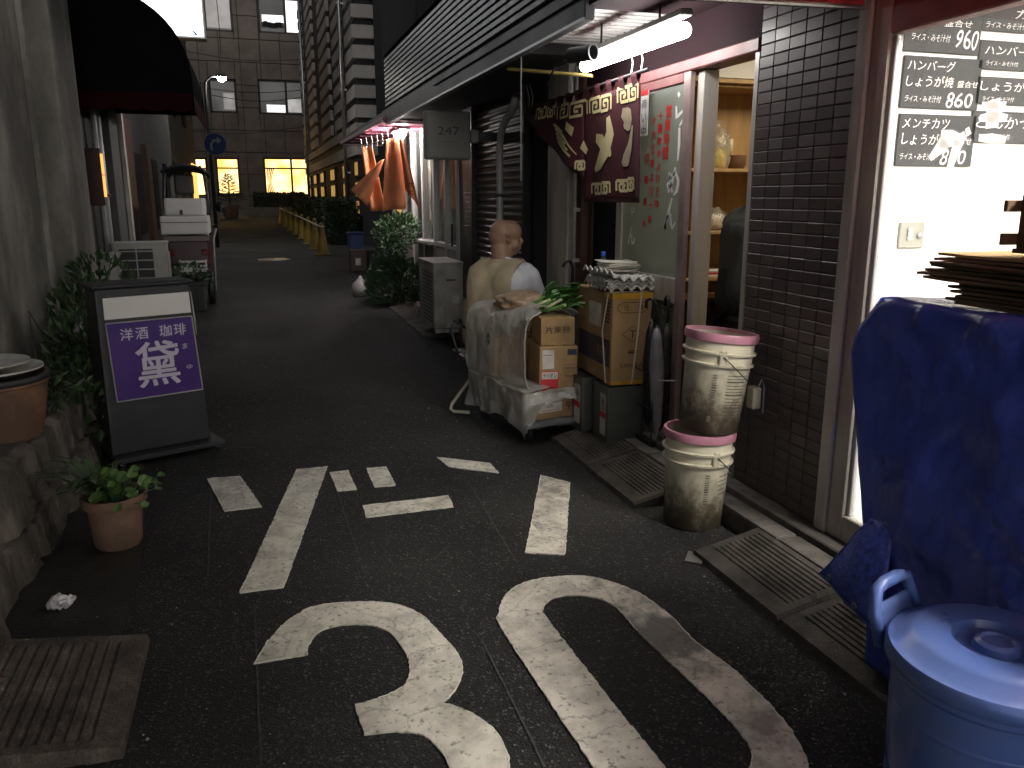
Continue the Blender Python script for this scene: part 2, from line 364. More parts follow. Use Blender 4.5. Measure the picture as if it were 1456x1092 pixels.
WHITEP = mat('white_plastic', (.62,.6,.55), .4, .1, 6, dark=(.3,.28,.24), dscale=5, damt=.3)
ACW = mat('aircon_shell', (.42,.41,.37), .5, .1, 4, dark=(.2,.19,.17), dscale=3, damt=.4)
BLACKP = mat('black_plastic', (.02,.02,.021), .5, .2, 8)
DARKM = mat('dark_metal', (.05,.05,.052), .45, .2, 8, metal=.6)
ALU = mat('aluminium', (.56,.53,.48), .38, .12, 5, metal=.12, stretch=(1,1,.15), dark=(.25,.23,.2), dscale=4, damt=.35)
ALUW = mat('white_aluminium', (.5,.5,.49), .4, .1, 5, metal=.2)
STEEL = mat('steel', (.5,.5,.5), .35, .1, 10, metal=.9)
PURP = mat('purple_panel', (.05,.017,.15), .35, .1, 3)
MILK = mat('milky_panel', (.62,.6,.56), .35, .05, 3)
LETW = mat('lettering_white', (.72,.7,.68), .5, .05, 8)
LETB = mat('lettering_black', (.02,.02,.02), .6, .1, 8)
LETR = mat('lettering_red', (.55,.03,.03), .5, .1, 8)
LETBR = mat('print_brown', (.075,.045,.02), .7, .2, 20)
CARD = mat('cardboard', (.43,.28,.13), .85, .12, 5, .15, 120, dark=(.30,.19,.09), dscale=4, damt=.4)
CARDD = mat('old_cardboard', (.19,.115,.06), .9, .25, 6, .3, 90, dark=(.09,.055,.03), dscale=4, damt=.6)
WOODL = mat('light_wood', (.42,.26,.11), .55, .2, 4, .1, 40, stretch=(6,6,.6))
WOODD = mat('dark_wood', (.09,.045,.028), .6, .3, 4, .15, 40, stretch=(6,6,.6))
PAPER = mat('paper', (.68,.65,.58), .85, .15, 10, dark=(.45,.42,.36), dscale=6, damt=.3)
PULP = mat('egg_tray_pulp', (.52,.51,.47), .95, .12, 20, .3, 150)
MAROON = mat('maroon_cloth', (.062,.0045,.011), .9, .2, 9, .2, 300)
CREAM = mat('cream_print', (.72,.62,.33), .85, .1, 9)
ORANGE = mat('orange_cloth', (.60,.24,.11), .85, .15, 6, .2, 200)
TARP = mat('blue_tarp', (.052,.088,.44), .30, .10, 3, .8, 12, dark=(.085,.125,.52), dscale=7, damt=.2, stretch=(1,1,.45))
TARPW = mat('tarp_weave', (.06,.10,.46), .5, .5, 60, .5, 120)
BINB = mat('bin_plastic', (.085,.145,.41), .30, .1, 4, .05, 90, dark=(.11,.165,.38), dscale=7, damt=.3)
REDREFL = mat('alu_red_reflection', (.21,.085,.085), .45, .12, 5, dark=(.16,.04,.04), dscale=4, damt=.4)  # aluminium header and top rails, awning's red reflection painted into the colour
REDA = mat('red_awning', (.42,.03,.045), .7, .12, 6)
PINKP = mat('pink_paint', (.42,.10,.16), .5, .1, 5)
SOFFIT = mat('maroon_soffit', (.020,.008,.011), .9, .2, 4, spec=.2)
GREYF = mat('grey_fascia', (.085,.085,.09), .5, .15, 4, metal=.3)
RIB = mat('grey_tile_strip', (.10,.105,.118), .4, .15, 12)
YEL = mat('yellow_plastic', (.26,.17,.02), .5, .15, 6, dark=(.15,.10,.02), dscale=4, damt=.5)
GLASS = sheet('window_glass', (.5,.55,.52), .05, .03)
GLASSD = mat('dark_glass', (.012,.012,.014), .7, .2, 2, spec=.15)
FROST = sheet('frosted_door_glass', (.36,.385,.35), .74, .25, (.9,1,.95), .08, 2)
FILM = sheet('plastic_film', (.62,.61,.57), .74, .18, (.97,.96,.93), .14, 10, 1.0, 16)
FILM2 = sheet('clear_plastic', (.62,.62,.6), .34, .12, (1,1,1), .5, 14, .6, 22)
LEAFD = mat('leaf_dark', (.035,.065,.022), .45, .5, 14)
LEAFG = mat('leaf_green', (.06,.115,.022), .45, .4, 14)
LEAFM = mat('leaf_mid', (.05,.105,.045), .42, .5, 16)
LEEK = mat('leek_leaf', (.07,.20,.035), .4, .4, 20, stretch=(1,1,1))
LEEKW = mat('leek_stem', (.5,.55,.32), .45, .2, 20)
BARK = mat('bark', (.06,.045,.032), .9, .3, 14, .6, 50)
SKIN = mat('skin', (.34,.20,.135), .5, .12, 14, .08, 160)
VEST = mat('beige_vest', (.47,.39,.26), .9, .06, 9, .2, 260, dark=(.40,.33,.21), dscale=3, damt=.4)
SHIRT = mat('white_shirt', (.66,.67,.70), .9, .06, 9, .15, 200)
TROUS = mat('dark_trousers', (.045,.045,.05), .9, .15, 9, .2, 200)
GREYC = mat('grey_shirt', (.085,.095,.11), .9, .15, 9, .3, 120)
HAIR = mat('dark_hair', (.012,.01,.009), .6, .3, 60)
TILE = mat('wall_tile', (.095,.075,.073), .45, .12, 9, .05, 40, dark=(.06,.048,.045), dscale=5, damt=.3)
GROUT = mat('grout', (.078,.068,.064), .9, .2, 20)
def crinkle():
    # sharp creases of a folded polyethylene tarp
    n = TARP.node_tree; L = n.links; b = n.nodes['Principled BSDF']; old = b.inputs['Normal'].links[0].from_socket
    tc = n.nodes.new('ShaderNodeTexCoord'); nz = n.nodes.new('ShaderNodeTexNoise'); nz.inputs['Scale'].default_value = 3; L.new(tc.outputs['Object'], nz.inputs['Vector'])
    mx = n.nodes.new('ShaderNodeMixRGB'); mx.inputs[0].default_value = .25; L.new(tc.outputs['Object'], mx.inputs[1]); L.new(nz.outputs['Color'], mx.inputs[2])
    prev = old
    for sc, st, di in ((4.5, .7, .03), (14, .45, .012)):
        vo = n.nodes.new('ShaderNodeTexVoronoi'); vo.feature = 'F1'; vo.inputs['Scale'].default_value = sc; L.new(mx.outputs[0], vo.inputs['Vector'])
        bp = n.nodes.new('ShaderNodeBump'); bp.inputs['Strength'].default_value = st; bp.inputs['Distance'].default_value = di; L.new(vo.outputs['Distance'], bp.inputs['Height']); L.new(prev, bp.inputs['Normal']); prev = bp.outputs[0]
    L.new(prev, b.inputs['Normal'])
crinkle()
def tile_tone():
    # each tile fired to its own tone; splash dirt towards the ground with ragged outline
    n = TILE.node_tree; L = n.links; b = n.nodes['Principled BSDF']; src = b.inputs['Base Color'].links[0].from_socket
    oi = n.nodes.new('ShaderNodeObjectInfo'); mr = n.nodes.new('ShaderNodeMapRange'); mr.inputs['To Min'].default_value = .84; mr.inputs['To Max'].default_value = 1.14; L.new(oi.outputs['Random'], mr.inputs[0])
    mu = n.nodes.new('ShaderNodeVectorMath'); mu.operation = 'SCALE'; L.new(src, mu.inputs[0]); L.new(mr.outputs[0], mu.inputs['Scale'])
    ge = n.nodes.new('ShaderNodeNewGeometry'); sx = n.nodes.new('ShaderNodeSeparateXYZ'); L.new(ge.outputs['Position'], sx.inputs[0])
    nz = n.nodes.new('ShaderNodeTexNoise'); nz.inputs['Scale'].default_value = 9; nz.inputs['Detail'].default_value = 8; L.new(ge.outputs['Position'], nz.inputs['Vector'])
    ma = n.nodes.new('ShaderNodeMath'); ma.operation = 'MULTIPLY_ADD'; ma.inputs[1].default_value = .9; L.new(nz.outputs['Fac'], ma.inputs[0]); L.new(sx.outputs[2], ma.inputs[2])
    rp = n.nodes.new('ShaderNodeMapRange'); rp.inputs['From Min'].default_value = .55; rp.inputs['From Max'].default_value = .95; rp.inputs['To Min'].default_value = .7; rp.inputs['To Max'].default_value = 0; L.new(ma.outputs[0], rp.inputs[0])
    mx = n.nodes.new('ShaderNodeMixRGB'); mx.inputs[2].default_value = (.085,.072,.058,1); L.new(rp.outputs[0], mx.inputs[0]); L.new(mu.outputs[0], mx.inputs[1]); L.new(mx.outputs[0], b.inputs['Base Color'])
    ro = n.nodes.new('ShaderNodeMapRange'); ro.inputs['To Min'].default_value = .36; ro.inputs['To Max'].default_value = .55; L.new(oi.outputs['Random'], ro.inputs[0]); L.new(ro.outputs[0], b.inputs['Roughness'])
tile_tone()
ROSE = mat('pink_rim', (.52,.225,.31), .45, .1, 8, dark=(.36,.17,.22), dscale=9, damt=.4)
GREYTIN = mat('grey_tin', (.135,.145,.13), .42, .12, 4, metal=.35, dark=(.09,.095,.085), dscale=3, damt=.4)
LAMPW = emit('tube_glow', (1.0,.97,.95), 22)
LAMPF = emit('far_lamp_glow', (1,.94,.92), 260)
STREET = emit('street_lamp_glow', (1,.97,.92), 260)
SIGNW = emit('lit_sign_face', (.95,.97,1), 3.2)
ROOM = emit('ceiling_light_panel', (1,.955,.875), 150)
ROOMW = emit('warm_ceiling_light', (1,.86,.62), 7)
# ================================================================== GROUND
def road():
    b = MB(); ys = [-40, -6, 0, 3, 6, 9, 20, 40, 60, 120, 400]
    for i in range(len(ys)-1):
        a, c = ys[i], ys[i+1]
        b.add([(-400,a,gz(a)),(400,a,gz(a)),(400,c,gz(c)),(-400,c,gz(c))], [(0,1,2,3)])
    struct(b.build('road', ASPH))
road()
# gutter strip along the left wall, with a broken edge
gp = [(-1.35, 1.2)]+[(-0.53+.03*noise.noise(Vector((0, y*1.7, 0)))-.02*(y > 3), y) for y in [1.2+.1*i for i in range(60)]]+[(-1.35, 7.1)]
struct(MB().prism(gp, -.02, .005).build('gutter', GUTT))
# kerb stones on the right, and the ledge the shops stand on
kb = thing('kerb', None, None, (2.07, 0, 0)); kb['kind'] = 'structure'
kst = MB().box(-.045, .06, 0, .592, -.05, .098).build('kerb_stone', CONC, kb, bevel=.012, seg=2)
kst.location = (0, .3, 0)
for i in range(1, 19): copy_part(kst, (0, .3+.6*i, 0), kb)
struct(MB().box(2.131, 2.30, .2, 12.2, -.05, .128).build('shop_ledge', CONC, bevel=.006))
# markings: thick worn thermoplastic
def G(u, v): q = pZ(u, v); return (q.x, q.y)
def z1(u, v): return G(250+u/2.24, 620+v/2.24)
def curve(l, closed=False, n=5):
    out = []; k = len(l)
    for i in range(k if closed else k-1):
        a, b_, c, d = [Vector(l[(i+j) % k] if closed else l[max(0, min(k-1, i+j))]) for j in (-1, 0, 1, 2)]
        for q in range(n):
            t = q/n; p = .5*((2*b_)+(c-a)*t+(2*a-5*b_+4*c-d)*t*t+(3*b_-a-3*c+d)*t**3); out.append((p.x, p.y))
    if not closed: out.append(tuple(l[-1]))
    return out
BEAD = mat('bead_edge', (.72,.69,.60), .5, .3, 60)
def mark(name, label, poly, hole=None):
    def rough(l):
        out = []
        for i in range(len(l)):
            a = Vector(l[i]); c = Vector(l[(i+1) % len(l)]); n = max(1, int((c-a).length/.010))
            for k in range(n):
                p = a.lerp(c, k/n); q = noise.noise_vector(Vector((p.x*70, p.y*70, 3)))*.0042+noise.noise_vector(Vector((p.x*18, p.y*18, 7)))*.0012
                out.append((p.x+q.x, p.y+q.y))
        return out
    lo = rough(poly); li = rough(hole) if hole else None
    o = MB().prism(lo, .001, .0065, hole=li).build(name, PAINT)
    for lp in (lo, li):
        if not lp: continue
        run = []; b = MB(); L_ = lp+[lp[0]]
        for i, (x, y) in enumerate(L_):
            on = noise.noise(Vector((x*2.3, y*2.3, 11)))+.35*noise.noise(Vector((x*23, y*23, 5))) > -.05
            if on: run.append((x, y, .0062+.001*noise.noise(Vector((x*120, y*120, 0)))))
            if (not on or i == len(L_)-1):
                if len(run) > 2: b.tube(run, [.0018+.0012*abs(noise.noise(Vector((q[0]*90, q[1]*90, 4)))) for q in run], 5)
                run = []
        if b.v: e = b.build('raised_edge', BEAD, o); e['kind'] = 'stuff'
    tag(o, label, 'road marking', kind=None); o['group'] = 'painted zone 30 road marking'
    return o
mark('painted_stroke', 'short slanted white stroke, leftmost piece of the painted road word', [z1(100,138),z1(205,130),z1(273,228),z1(155,242)])
mark('painted_stroke', 'long slanted white stroke left of the two small painted dots', [z1(385,108),z1(483,100),z1(345,485),z1(203,503)])
mark('painted_stroke', 'small white painted dot right beside the long slanted stroke', [z1(490,118),z1(548,112),z1(577,172),z1(515,178)])
mark('painted_stroke', 'small white painted dot above the middle of the long-vowel bar', [z1(608,106),z1(670,101),z1(700,160),z1(633,165)])
mark('painted_stroke', 'horizontal white painted bar in the middle of the road word', [z1(597,225),z1(868,192),z1(885,228),z1(607,262)])
mark('painted_stroke', 'short flat white stroke nearest the loaded trolley', [z1(832,70),z1(1000,90),z1(1028,120),z1(870,100)])
mark('painted_stroke', 'long upright white stroke in front of the grooved kerb ramp', [z1(1163,128),z1(1255,152),z1(1240,382),z1(1113,375)])
up_o = [z1(*q) for q in [(250,730),(300,650),(360,590),(430,550),(520,535),(640,533),(720,545),(790,580),(850,640),(895,690),(913,740),(905,785),(885,820),(850,855)]]
up_i = [z1(*q) for q in [(420,700),(425,670),(455,630),(520,607),(610,605),(670,622),(705,655),(740,710),(742,765),(720,805),(660,835),(570,860)]]
ym = .5*(up_i[-1][1]+z1(580,960)[1]); mir = lambda l: [(x+.01, 2*ym-y) for x, y in l]
up_o = curve(up_o); up_i = curve(up_i)
three = up_o + mir(up_o[::-1])[1:] + mir(up_i) + up_i[::-1]
mark('painted_number', 'large white painted digit three of the speed limit on the asphalt', three)
zo = [G(*q) for q in [(714,897),(709,874.5),(716.5,852),(736.6,834),(768,824.5),(812.5,820),(848,823),(889,836),(917,850),(949,874),(973.5,898.6),(993.6,918.7)]]
zi = [G(*q) for q in [(779,883),(772,868),(780,856),(800,849),(828,848),(860.6,856),(885,874),(913,906.6)]]
zo2 = zo + [(x+.03, 2*2.11-y) for x, y in zo[::-1]]; zi2 = zi + [(x+.03, 2*2.11-y) for x, y in zi[::-1]]
mark('painted_number', 'large white painted digit zero of the speed limit on the asphalt', curve(zo2, True, 4), curve(zi2, True, 4))
CHALK = mat('chalk_line', (.05,.049,.048), .9, .5, 30)
for i, (a, c) in enumerate([((480,700),(520,822)),((668,690),(735,800)),((362,860),(371,1092)),((685,910),(775,1092)),((300,690),(296,820))]):
    p, q = Vector(G(*a)), Vector(G(*c)); d = (q-p).normalized(); n_ = Vector((-d.y, d.x))*.0035
    b = MB(); pts = [p.lerp(q, k/12)+n_*rnd(-.4, .4) for k in range(13)]
    for k in range(12):
        A, B = pts[k], pts[k+1]
        b.add([(A.x-n_.x,A.y-n_.y,.0035),(A.x+n_.x,A.y+n_.y,.0035),(B.x+n_.x,B.y+n_.y,.0035),(B.x-n_.x,B.y-n_.y,.0035)], [(0,1,2,3)])
    o = b.build('layout_line', CHALK)
    tag(o, ['faint chalk layout line below the painted dots', 'faint chalk layout line between the middle bar and the upright stroke', 'faint chalk layout line running down through the digit three', 'faint chalk layout line between the digits three and zero', 'faint chalk layout line left of the short slanted stroke'][i], 'road marking', 'chalk layout lines')
# grit and bits of litter, beyond counting
GRIT = mat('grit', (.4,.38,.34), .9, .4, 30)
b = MB()
for i in range(520):
    y = 1.7+abs(random.gauss(0, 1))*3.6; x = rnd(-1.0, 1.95); s = rnd(.0012, .0035)*(1.6 if random.random() < .06 else 1)
    M = T(x, y, gz(y)+.004) @ RZ(rnd(0, 6)) @ RX(rnd(-.4, .4))
    b.add([(-s,-s,0),(s,-s*.7,0),(s*.8,s,0),(-s*.6,s*.8,0),(0,0,s*1.2)], [(0,1,4),(1,2,4),(2,3,4),(3,0,4)], M)
tag(b.build('road_grit', GRIT), kind='stuff')
# manhole cover
mh = thing('manhole_cover', 'round iron manhole cover shining in the road far down the alley', 'manhole cover', (.44, 19.45, gz(19.45)), world=False)
MB().lathe([(.36,-.01),(.36,.006),(.345,.008),(.34,.004),(.30,.004)], 32).build('rim', STEEL, mh, recalc=True)
MB().lathe([(.3,-.01),(.3,.009)], 32).build('cover', mat('worn_iron', (.3,.24,.18), .28, .3, 20, .6, 60, metal=.8), mh)

# grooved kerb ramps
def ramp_mesh(L, W=.305, z0=.028, z1_=.094, gd=.0055):
    b = MB(); n = 10; m0, m1 = .06, .02; xs = []
    def zz(x): return lerp(z0, z1_, x/W)
    pr = [(0, zz(0)), (m0, zz(m0))]; st = (W-m0-m1)/n
    for i in range(n):
        x = m0+i*st
        pr += [(x+st*.45, zz(x+st*.45)), (x+st*.55, zz(x+st*.6)-gd), (x+st*.80, zz(x+st*.8)-gd), (x+st*.9, zz(x+st*.9))]
    pr += [(W, zz(W))]
    flat = [(x, zz(x)) for x, _ in pr]; e = .055
    rows = [(-.0, flat, -.012), (.012, flat, 0), (e-.008, flat, 0), (e, pr, 0), (L-e, pr, 0), (L-e+.008, flat, 0), (L-.012, flat, 0), (L, flat, -.012)]
    vs = []; fs = []; k = len(pr)
    for y, p, dz in rows: vs += [(x, y, z+dz) for x, z in p]
    for j in range(len(rows)-1):
        for i in range(k-1): fs.append((j*k+i, j*k+i+1, (j+1)*k+i+1, (j+1)*k+i))
    nb = len(vs)
    for j, (y, p, dz) in enumerate(rows): vs += [(p[0][0]-.008, y, -.01), (p[-1][0], y, -.01)]
    for j in range(len(rows)-1):
        fs.append((nb+2*j, j*k, (j+1)*k, nb+2*j+2)); fs.append((j*k+k-1, nb+2*j+1, nb+2*j+3, (j+1)*k+k-1))
    fs.append(tuple([nb]+[i for i in range(k)]+[nb+1])); fs.append(tuple([nb+2*len(rows)-2]+[(len(rows)-1)*k+i for i in range(k)]+[nb+2*len(rows)-1]))
    return b.add(vs, fs)
r0 = ramp_mesh(.60).build('kerb_ramp', RAMPM)
rl = [(2.235,'grooved kerb ramp just past the blue tarp, farther of the near pair'),(1.63,'grooved kerb ramp beside the blue tarp, partly under its flap'),(1.025,'grooved kerb ramp behind the blue bin, nearest of all'),
      (3.40,'grooved kerb ramp left of the lower bucket'),(4.005,'grooved kerb ramp under the grey tin cans'),
      (8.55,'grooved kerb ramp under the outdoor unit, nearer half'),(9.16,'grooved kerb ramp under the outdoor unit, farther half'),(9.77,'grooved kerb ramp beside the bushy ivy'),(10.4,'grooved kerb ramp behind the bushy ivy')]
for i, (y, lb) in enumerate(rl):
    o = r0 if i == 0 else r0.copy()
    if i: COL.objects.link(o)
    o.location = (1.71+rnd(-.004, .004), y, gz(y)); o.rotation_euler = (0, 0, rnd(-.006, .006)); tag(o, lb, 'kerb ramp', 'kerb ramps')
lr = ramp_mesh(.64, .42, .03, .085, .009).build('kerb_ramp', RAMPB, bevel=.004); lr.rotation_euler = (0, 0, PI); lr.location = (-.44, 2.80, 0)
tag(lr, 'wide grooved concrete ramp in the lower left corner by the stone wall', 'kerb ramp', 'kerb ramps')
lr2 = ramp_mesh(.62, .13, .07, .08).build('kerb_ramp', RAMPB); lr2.rotation_euler = (0, 0, PI); lr2.location = (-.866, 2.79, 0)
tag(lr2, 'narrow concrete slab between the lower left ramp and the stone wall', 'kerb ramp', 'kerb ramps')
pl = MB().box(-.05,.05,-.035,.035,0,.006).build('metal_scrap', STEEL); pl.location = (1.70, 2.80, .004); pl.rotation_euler = (0,.0,.9)
tag(pl, 'small flat metal scrap at the corner of the near kerb ramp', 'scrap')

# ================================================================== LEFT SIDE
# stone retaining wall of the flower bed
sw = thing('stone_wall', 'low rough natural stone wall of the flower bed at left', 'stone wall', (-1.0, 3.5, 0), world=True)
def stone(y0, y1, z0, z1_, k):
    cx, cy, cz = -1.10+.015*math.sin(k*2.1), (y0+y1)/2, (z0+z1_)/2; sx, sy, sz = .15, (y1-y0)/2, (z1_-z0)/2
    bm = bmesh.new(); bmesh.ops.create_cube(bm, size=2); bmesh.ops.subdivide_edges(bm, edges=bm.edges, cuts=10, use_grid_fill=True)
    o_ = Vector((k*3.7, k*1.3, k*2.2))
    for v in bm.verts:
        p = v.co.copy(); e = max(0, max(abs(p.y), abs(p.z))-.80)/.20
        s = Vector((p.x*sx*(1-.30*e*e), p.y*sy, p.z*sz))
        w_ = Vector((0, s.y, s.z))
        dx = .022*noise.noise(Vector((s.y*4, s.z*2.5, 0))+o_)+.026*abs(noise.noise(Vector((s.y*13, s.z*4, 1))+o_))+.014*noise.noise(Vector((s.y*34, s.z*10, 2))+o_)+.006*noise.noise(Vector((s.y*70, s.z*40, 5)))
        s += Vector((dx, noise.noise(s*7+o_)*.016, noise.noise(s*7-o_)*.016))
        v.co = s+Vector((cx-.10*(cz+s.z-.2), cy, cz))
    mb = MB(); bm.verts.index_update(); mb.add([v.co for v in bm.verts], [[v.index for v in f.verts] for f in bm.faces]); bm.free()
    mb.build('stone', STONE, sw, smooth=True, auto=16)
k = 0
for z0, z1_, cuts in [(-.03,.21,[1.9,2.42,3.05,3.62,4.12,4.85,5.3,6.0]),(.20,.455,[1.9,2.7,3.28,3.95,4.5,5.05,5.6,6.0])]:
    for a, c in zip(cuts[:-1], cuts[1:]): stone(a, c, z0+rnd(-.012,.012), z1_+rnd(-.02,.012), k); k += 1
struct(MB().grid(lambda u, v: (lerp(-1.5,-1.04,u), lerp(1.9,7.2,v), .40+.03*noise.noise(Vector((u*4, v*18, 0)))), 8, 40).build('flower_bed_soil', SOIL, smooth=True))

# concrete building on the left: pilasters with panels between
lb = thing('concrete_building', 'grey concrete building with pilasters at the left edge', 'building', (-1.6, 5, 0), world=True)
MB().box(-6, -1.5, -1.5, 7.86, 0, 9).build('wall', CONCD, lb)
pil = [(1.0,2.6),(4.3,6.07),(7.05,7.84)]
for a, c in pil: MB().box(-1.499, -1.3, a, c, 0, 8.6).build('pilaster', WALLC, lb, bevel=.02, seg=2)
for y in (4.28, 6.09): MB().box(-1.36, -1.27, y-.03, y+.03, .2, 8.6).build('edge_strip', WALLC, lb, bevel=.008)
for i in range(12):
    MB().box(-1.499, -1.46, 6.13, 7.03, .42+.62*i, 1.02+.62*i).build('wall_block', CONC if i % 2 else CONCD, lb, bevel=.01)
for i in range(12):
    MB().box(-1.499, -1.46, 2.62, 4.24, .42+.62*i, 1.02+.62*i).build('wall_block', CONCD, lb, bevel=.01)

# dark cafe front with barrel awning
cf = thing('cafe_building', 'dark narrow cafe front under the rounded awning at left', 'building', (-1.7, 10, 0), world=True)
MB().box(-6, -1.62, 7.87, 13.0, 0, 7.5).build('wall', WALLD, cf)
MB().box(-1.619, -1.50, 7.9, 8.5, .05, 1.30).build('door_panel', mat('grey_panel', (.17,.165,.155), .6, .15, 4), cf, bevel=.006)
MB().box(-1.619, -1.56, 8.55, 9.3, .05, 2.1).build('door', BLACKP, cf, bevel=.006)
MB().box(-1.57, -1.44, 10.35, 10.95, .05, 2.9).build('pier', mat('grey_pier', (.10,.10,.095), .8, .2, 4), cf, bevel=.006)
MB().box(-1.60, -1.47, 11.6, 12.5, .05, 2.5).build('brown_door', WOODD, cf, bevel=.006)
MB().box(-1.50, -1.44, 11.45, 11.58, .05, 2.6).build('door_frame', ALU, cf, bevel=.006)
for y, r in ((9.75, .028), (9.95, .04)):
    q = thing('downpipe', 'thin grey drain pipe down the dark cafe wall' if r < .03 else 'thicker grey drain pipe beside the thin one on the cafe wall', 'pipe', (-1.5, y, 0), group='drain pipes on the cafe wall', world=True)
    MB().tube([(-1.50, y, 0), (-1.50, y, 3.4)], r, 10).build('pipe', ALUW, q, smooth=True)
    for z in (.6, 1.5, 2.4): MB().box(-1.62, -1.45, y-r-.012, y+r+.012, z, z+.03).build('bracket', DARKM, q)
# wall sign, red with a lit orange edge
ws = thing('wall_sign', 'small red shop sign with a glowing orange edge on the cafe wall', 'sign', (-1.62, 8.8, 1.2), world=True)
a = pY(153, 250, 8.9)
MB().box(-1.62, -1.33, 8.78, 8.83, 1.42, 1.95).build('board', mat('red_board', (.04,.003,.005), .5, .1, 5), ws, bevel=.006)
MB().box(-1.329, -1.312, 8.78, 8.83, 1.50, 1.70).build('lit_edge', emit('orange_glow', (1,.42,.10), 1.2), ws)
MB().box(-1.329, -1.312, 8.78, 8.83, 1.71, 1.90).build('lit_edge', emit('orange_glow', (1,.42,.10), 1.2), ws)
# barrel awning
aw = thing('barrel_awning', 'black rounded awning with a dark red scalloped edge at left', 'awning', (-1.62, 10, 2.3), world=True)
AWD = mat('awning_black', (.004,.004,.006), .95, .3, 5, spec=.05); AWR = mat('awning_red', (.018,.003,.004), .95, .2, 5, spec=.05)
Y0, Y1 = 8.9, 11.2
def awp(u, v):
    a = u*PI/2; x = -1.62+1.16*math.sin(a)**.8; z = 2.48+.98*math.cos(a)**.8 if u < 1 else 2.48
    return (x, lerp(Y0, Y1, v), z+.012*math.sin(v*PI*8))
MB().grid(awp, 14, 32).build('canopy', AWD, aw, smooth=True, solid=.01)
for y in (Y0, Y1):
    pts = [awp(i/14, 0) for i in range(15)]; poly = [(p[0], p[2]) for p in pts]+[(-1.62, 2.48)]
    MB().prism(poly, 0, .008, frame((0, y, 0), (1,0,0), (0,0,1))).build('end_panel', AWD, aw)
for i in range(9):
    b = MB(); y = Y0+(Y1-Y0)*i/9; wd = (Y1-Y0)/9
    poly = [(0,0),(wd,0)]+[(wd/2+wd/2*math.cos(t*PI/8), -.13-.04*math.sin(t*PI/8)) for t in range(9)]
    b.prism(poly, 0, .006, frame((-.462, y, 2.48), (0,1,0), (0,0,1))).build('scallop', AWR, aw)
for i in range(5):
    b = MB(); x = -1.62+1.15*i/5; wd = 1.15/5
    poly = [(0,0),(wd,0)]+[(wd/2+wd/2*math.cos(t*PI/8), -.13-.04*math.sin(t*PI/8)) for t in range(9)]
    b.prism(poly, 0, .006, frame((x, Y0-.004, 2.48), (1,0,0), (0,0,1))).build('scallop', AWR, aw)

# farther left buildings
fb = thing('plain_building', 'plain dark building on the left behind the delivery trike', 'building', (-1.8, 16, 0), world=True)
MB().box(-7, -1.75, 13.02, 22, 0, 8.0).build('wall', mat('far_wall', (.09,.085,.08), .85, .2, 2), fb)
for y in (14.5, 17, 19.5): MB().box(-1.76, -1.70, y, y+.9, .9, 2.2).build('window', GLASSD, fb, bevel=.01)
MB().box(-1.78, -1.66, 15.9, 16.5, .05, 2.4).build('door', WOODD, fb, bevel=.01)
fb2 = thing('corner_building', 'dark corner building on the left near the lit street', 'building', (-2.4, 30, .3), world=True)
MB().box(-9, -2.3, 22.05, 42, 0, 10).build('wall', mat('corner_wall', (.14,.13,.125), .85, .2, 2), fb2)
for y in (24, 28, 32, 36): MB().box(-2.31, -2.24, y, y+1.4, 1.2, 2.6).build('window', GLASSD, fb2, bevel=.01)
for z in (4.2, 7): 
    for y in (25, 30, 35): MB().box(-2.31, -2.24, y, y+1.6, z, z+1.4).build('window', GLASSD, fb2, bevel=.01)
MB().box(-2.31, -2.22, 38.2, 40.6, .7, 2.9).build('lit_window', emit('amber_window', (1,.55,.12), 1.3), fb2, bevel=.01)
# upright lit sign box
ls = thing('lit_sign', 'bright white lit sign box high on the left above the awning', 'sign', (-1.1, 16, 4.2), world=True)
MB().box(-1.78, -.53, 15.90, 16.18, 4.16, 6.6).build('case', ALUW, ls, bevel=.01)
MB().box(-1.74, -.57, 15.888, 15.899, 4.20, 6.56).build('face', SIGNW, ls)
BLU = mat('blue_print', (.02,.18,.6), .5, .05, 5)
c = pY(277, 46, 15.88); b = MB(); MM = frame(c, (1,0,0), (0,0,1))
stroke(b, [(-.05,.03),(-.01,.0),(.04,-.03)], [.02,.03,.015], MM); stroke(b, [(-.05,-.04),(0,-.03),(.06,-.045)], [.01,.025,.01], MM)
b.build('emblem', BLU, ls)
# street lamp
p = pY(315, 110, 24); px = -.93
sl = thing('street_lamp', 'street lamp shining white at the far end on the left', 'street lamp', (px, 24, gz(24)), world=True)
MB().tube([(px,24,0),(px,24,p.z-.35),(px+.03,24,p.z-.12),(px+.15,24,p.z),(p.x-.1,24,p.z+.04)], [.05,.04,.035,.03,.03], 10).build('pole', DARKM, sl, smooth=True)
MB().lathe([(.02,.06),(.09,.04),(.13,-.01),(.13,-.03)], 16, T(p.x, 24, p.z+.03)).build('hood', DARKM, sl, smooth=True)
MB().lathe([(.115,-.03),(.10,-.09),(.05,-.13),(.005,-.14)], 16, T(p.x, 24, p.z+.03)).build('bulb', STREET, sl, smooth=True)
p = pY(306, 205, 23.9)
rs = thing('round_road_sign', 'round blue road sign with a white arrow on the lamp pole', 'road sign', tuple(p), world=True)
MM = frame(p, (1,0,0), (0,0,1))
MB().lathe([(.30,-.02),(.30,0)], 28, MM).build('disc', mat('sign_white', (.12,.12,.12), .8), rs)
MB().lathe([(.275,.001),(.275,.003)], 28, MM).build('blue_face', mat('sign_blue', (.006,.02,.09), .8), rs)
b = MB(); stroke(b, [(-.1,-.16),(-.1,.0),(-.03,.1),(.06,.1)], .06, MM @ T(0,0,.005)); b.add([(.05,.19,.005),(.05,.01,.005),(.17,.1,.005)], [(0,1,2)], MM)
b.build('arrow', mat('sign_arrow', (.16,.16,.17), .8), rs)

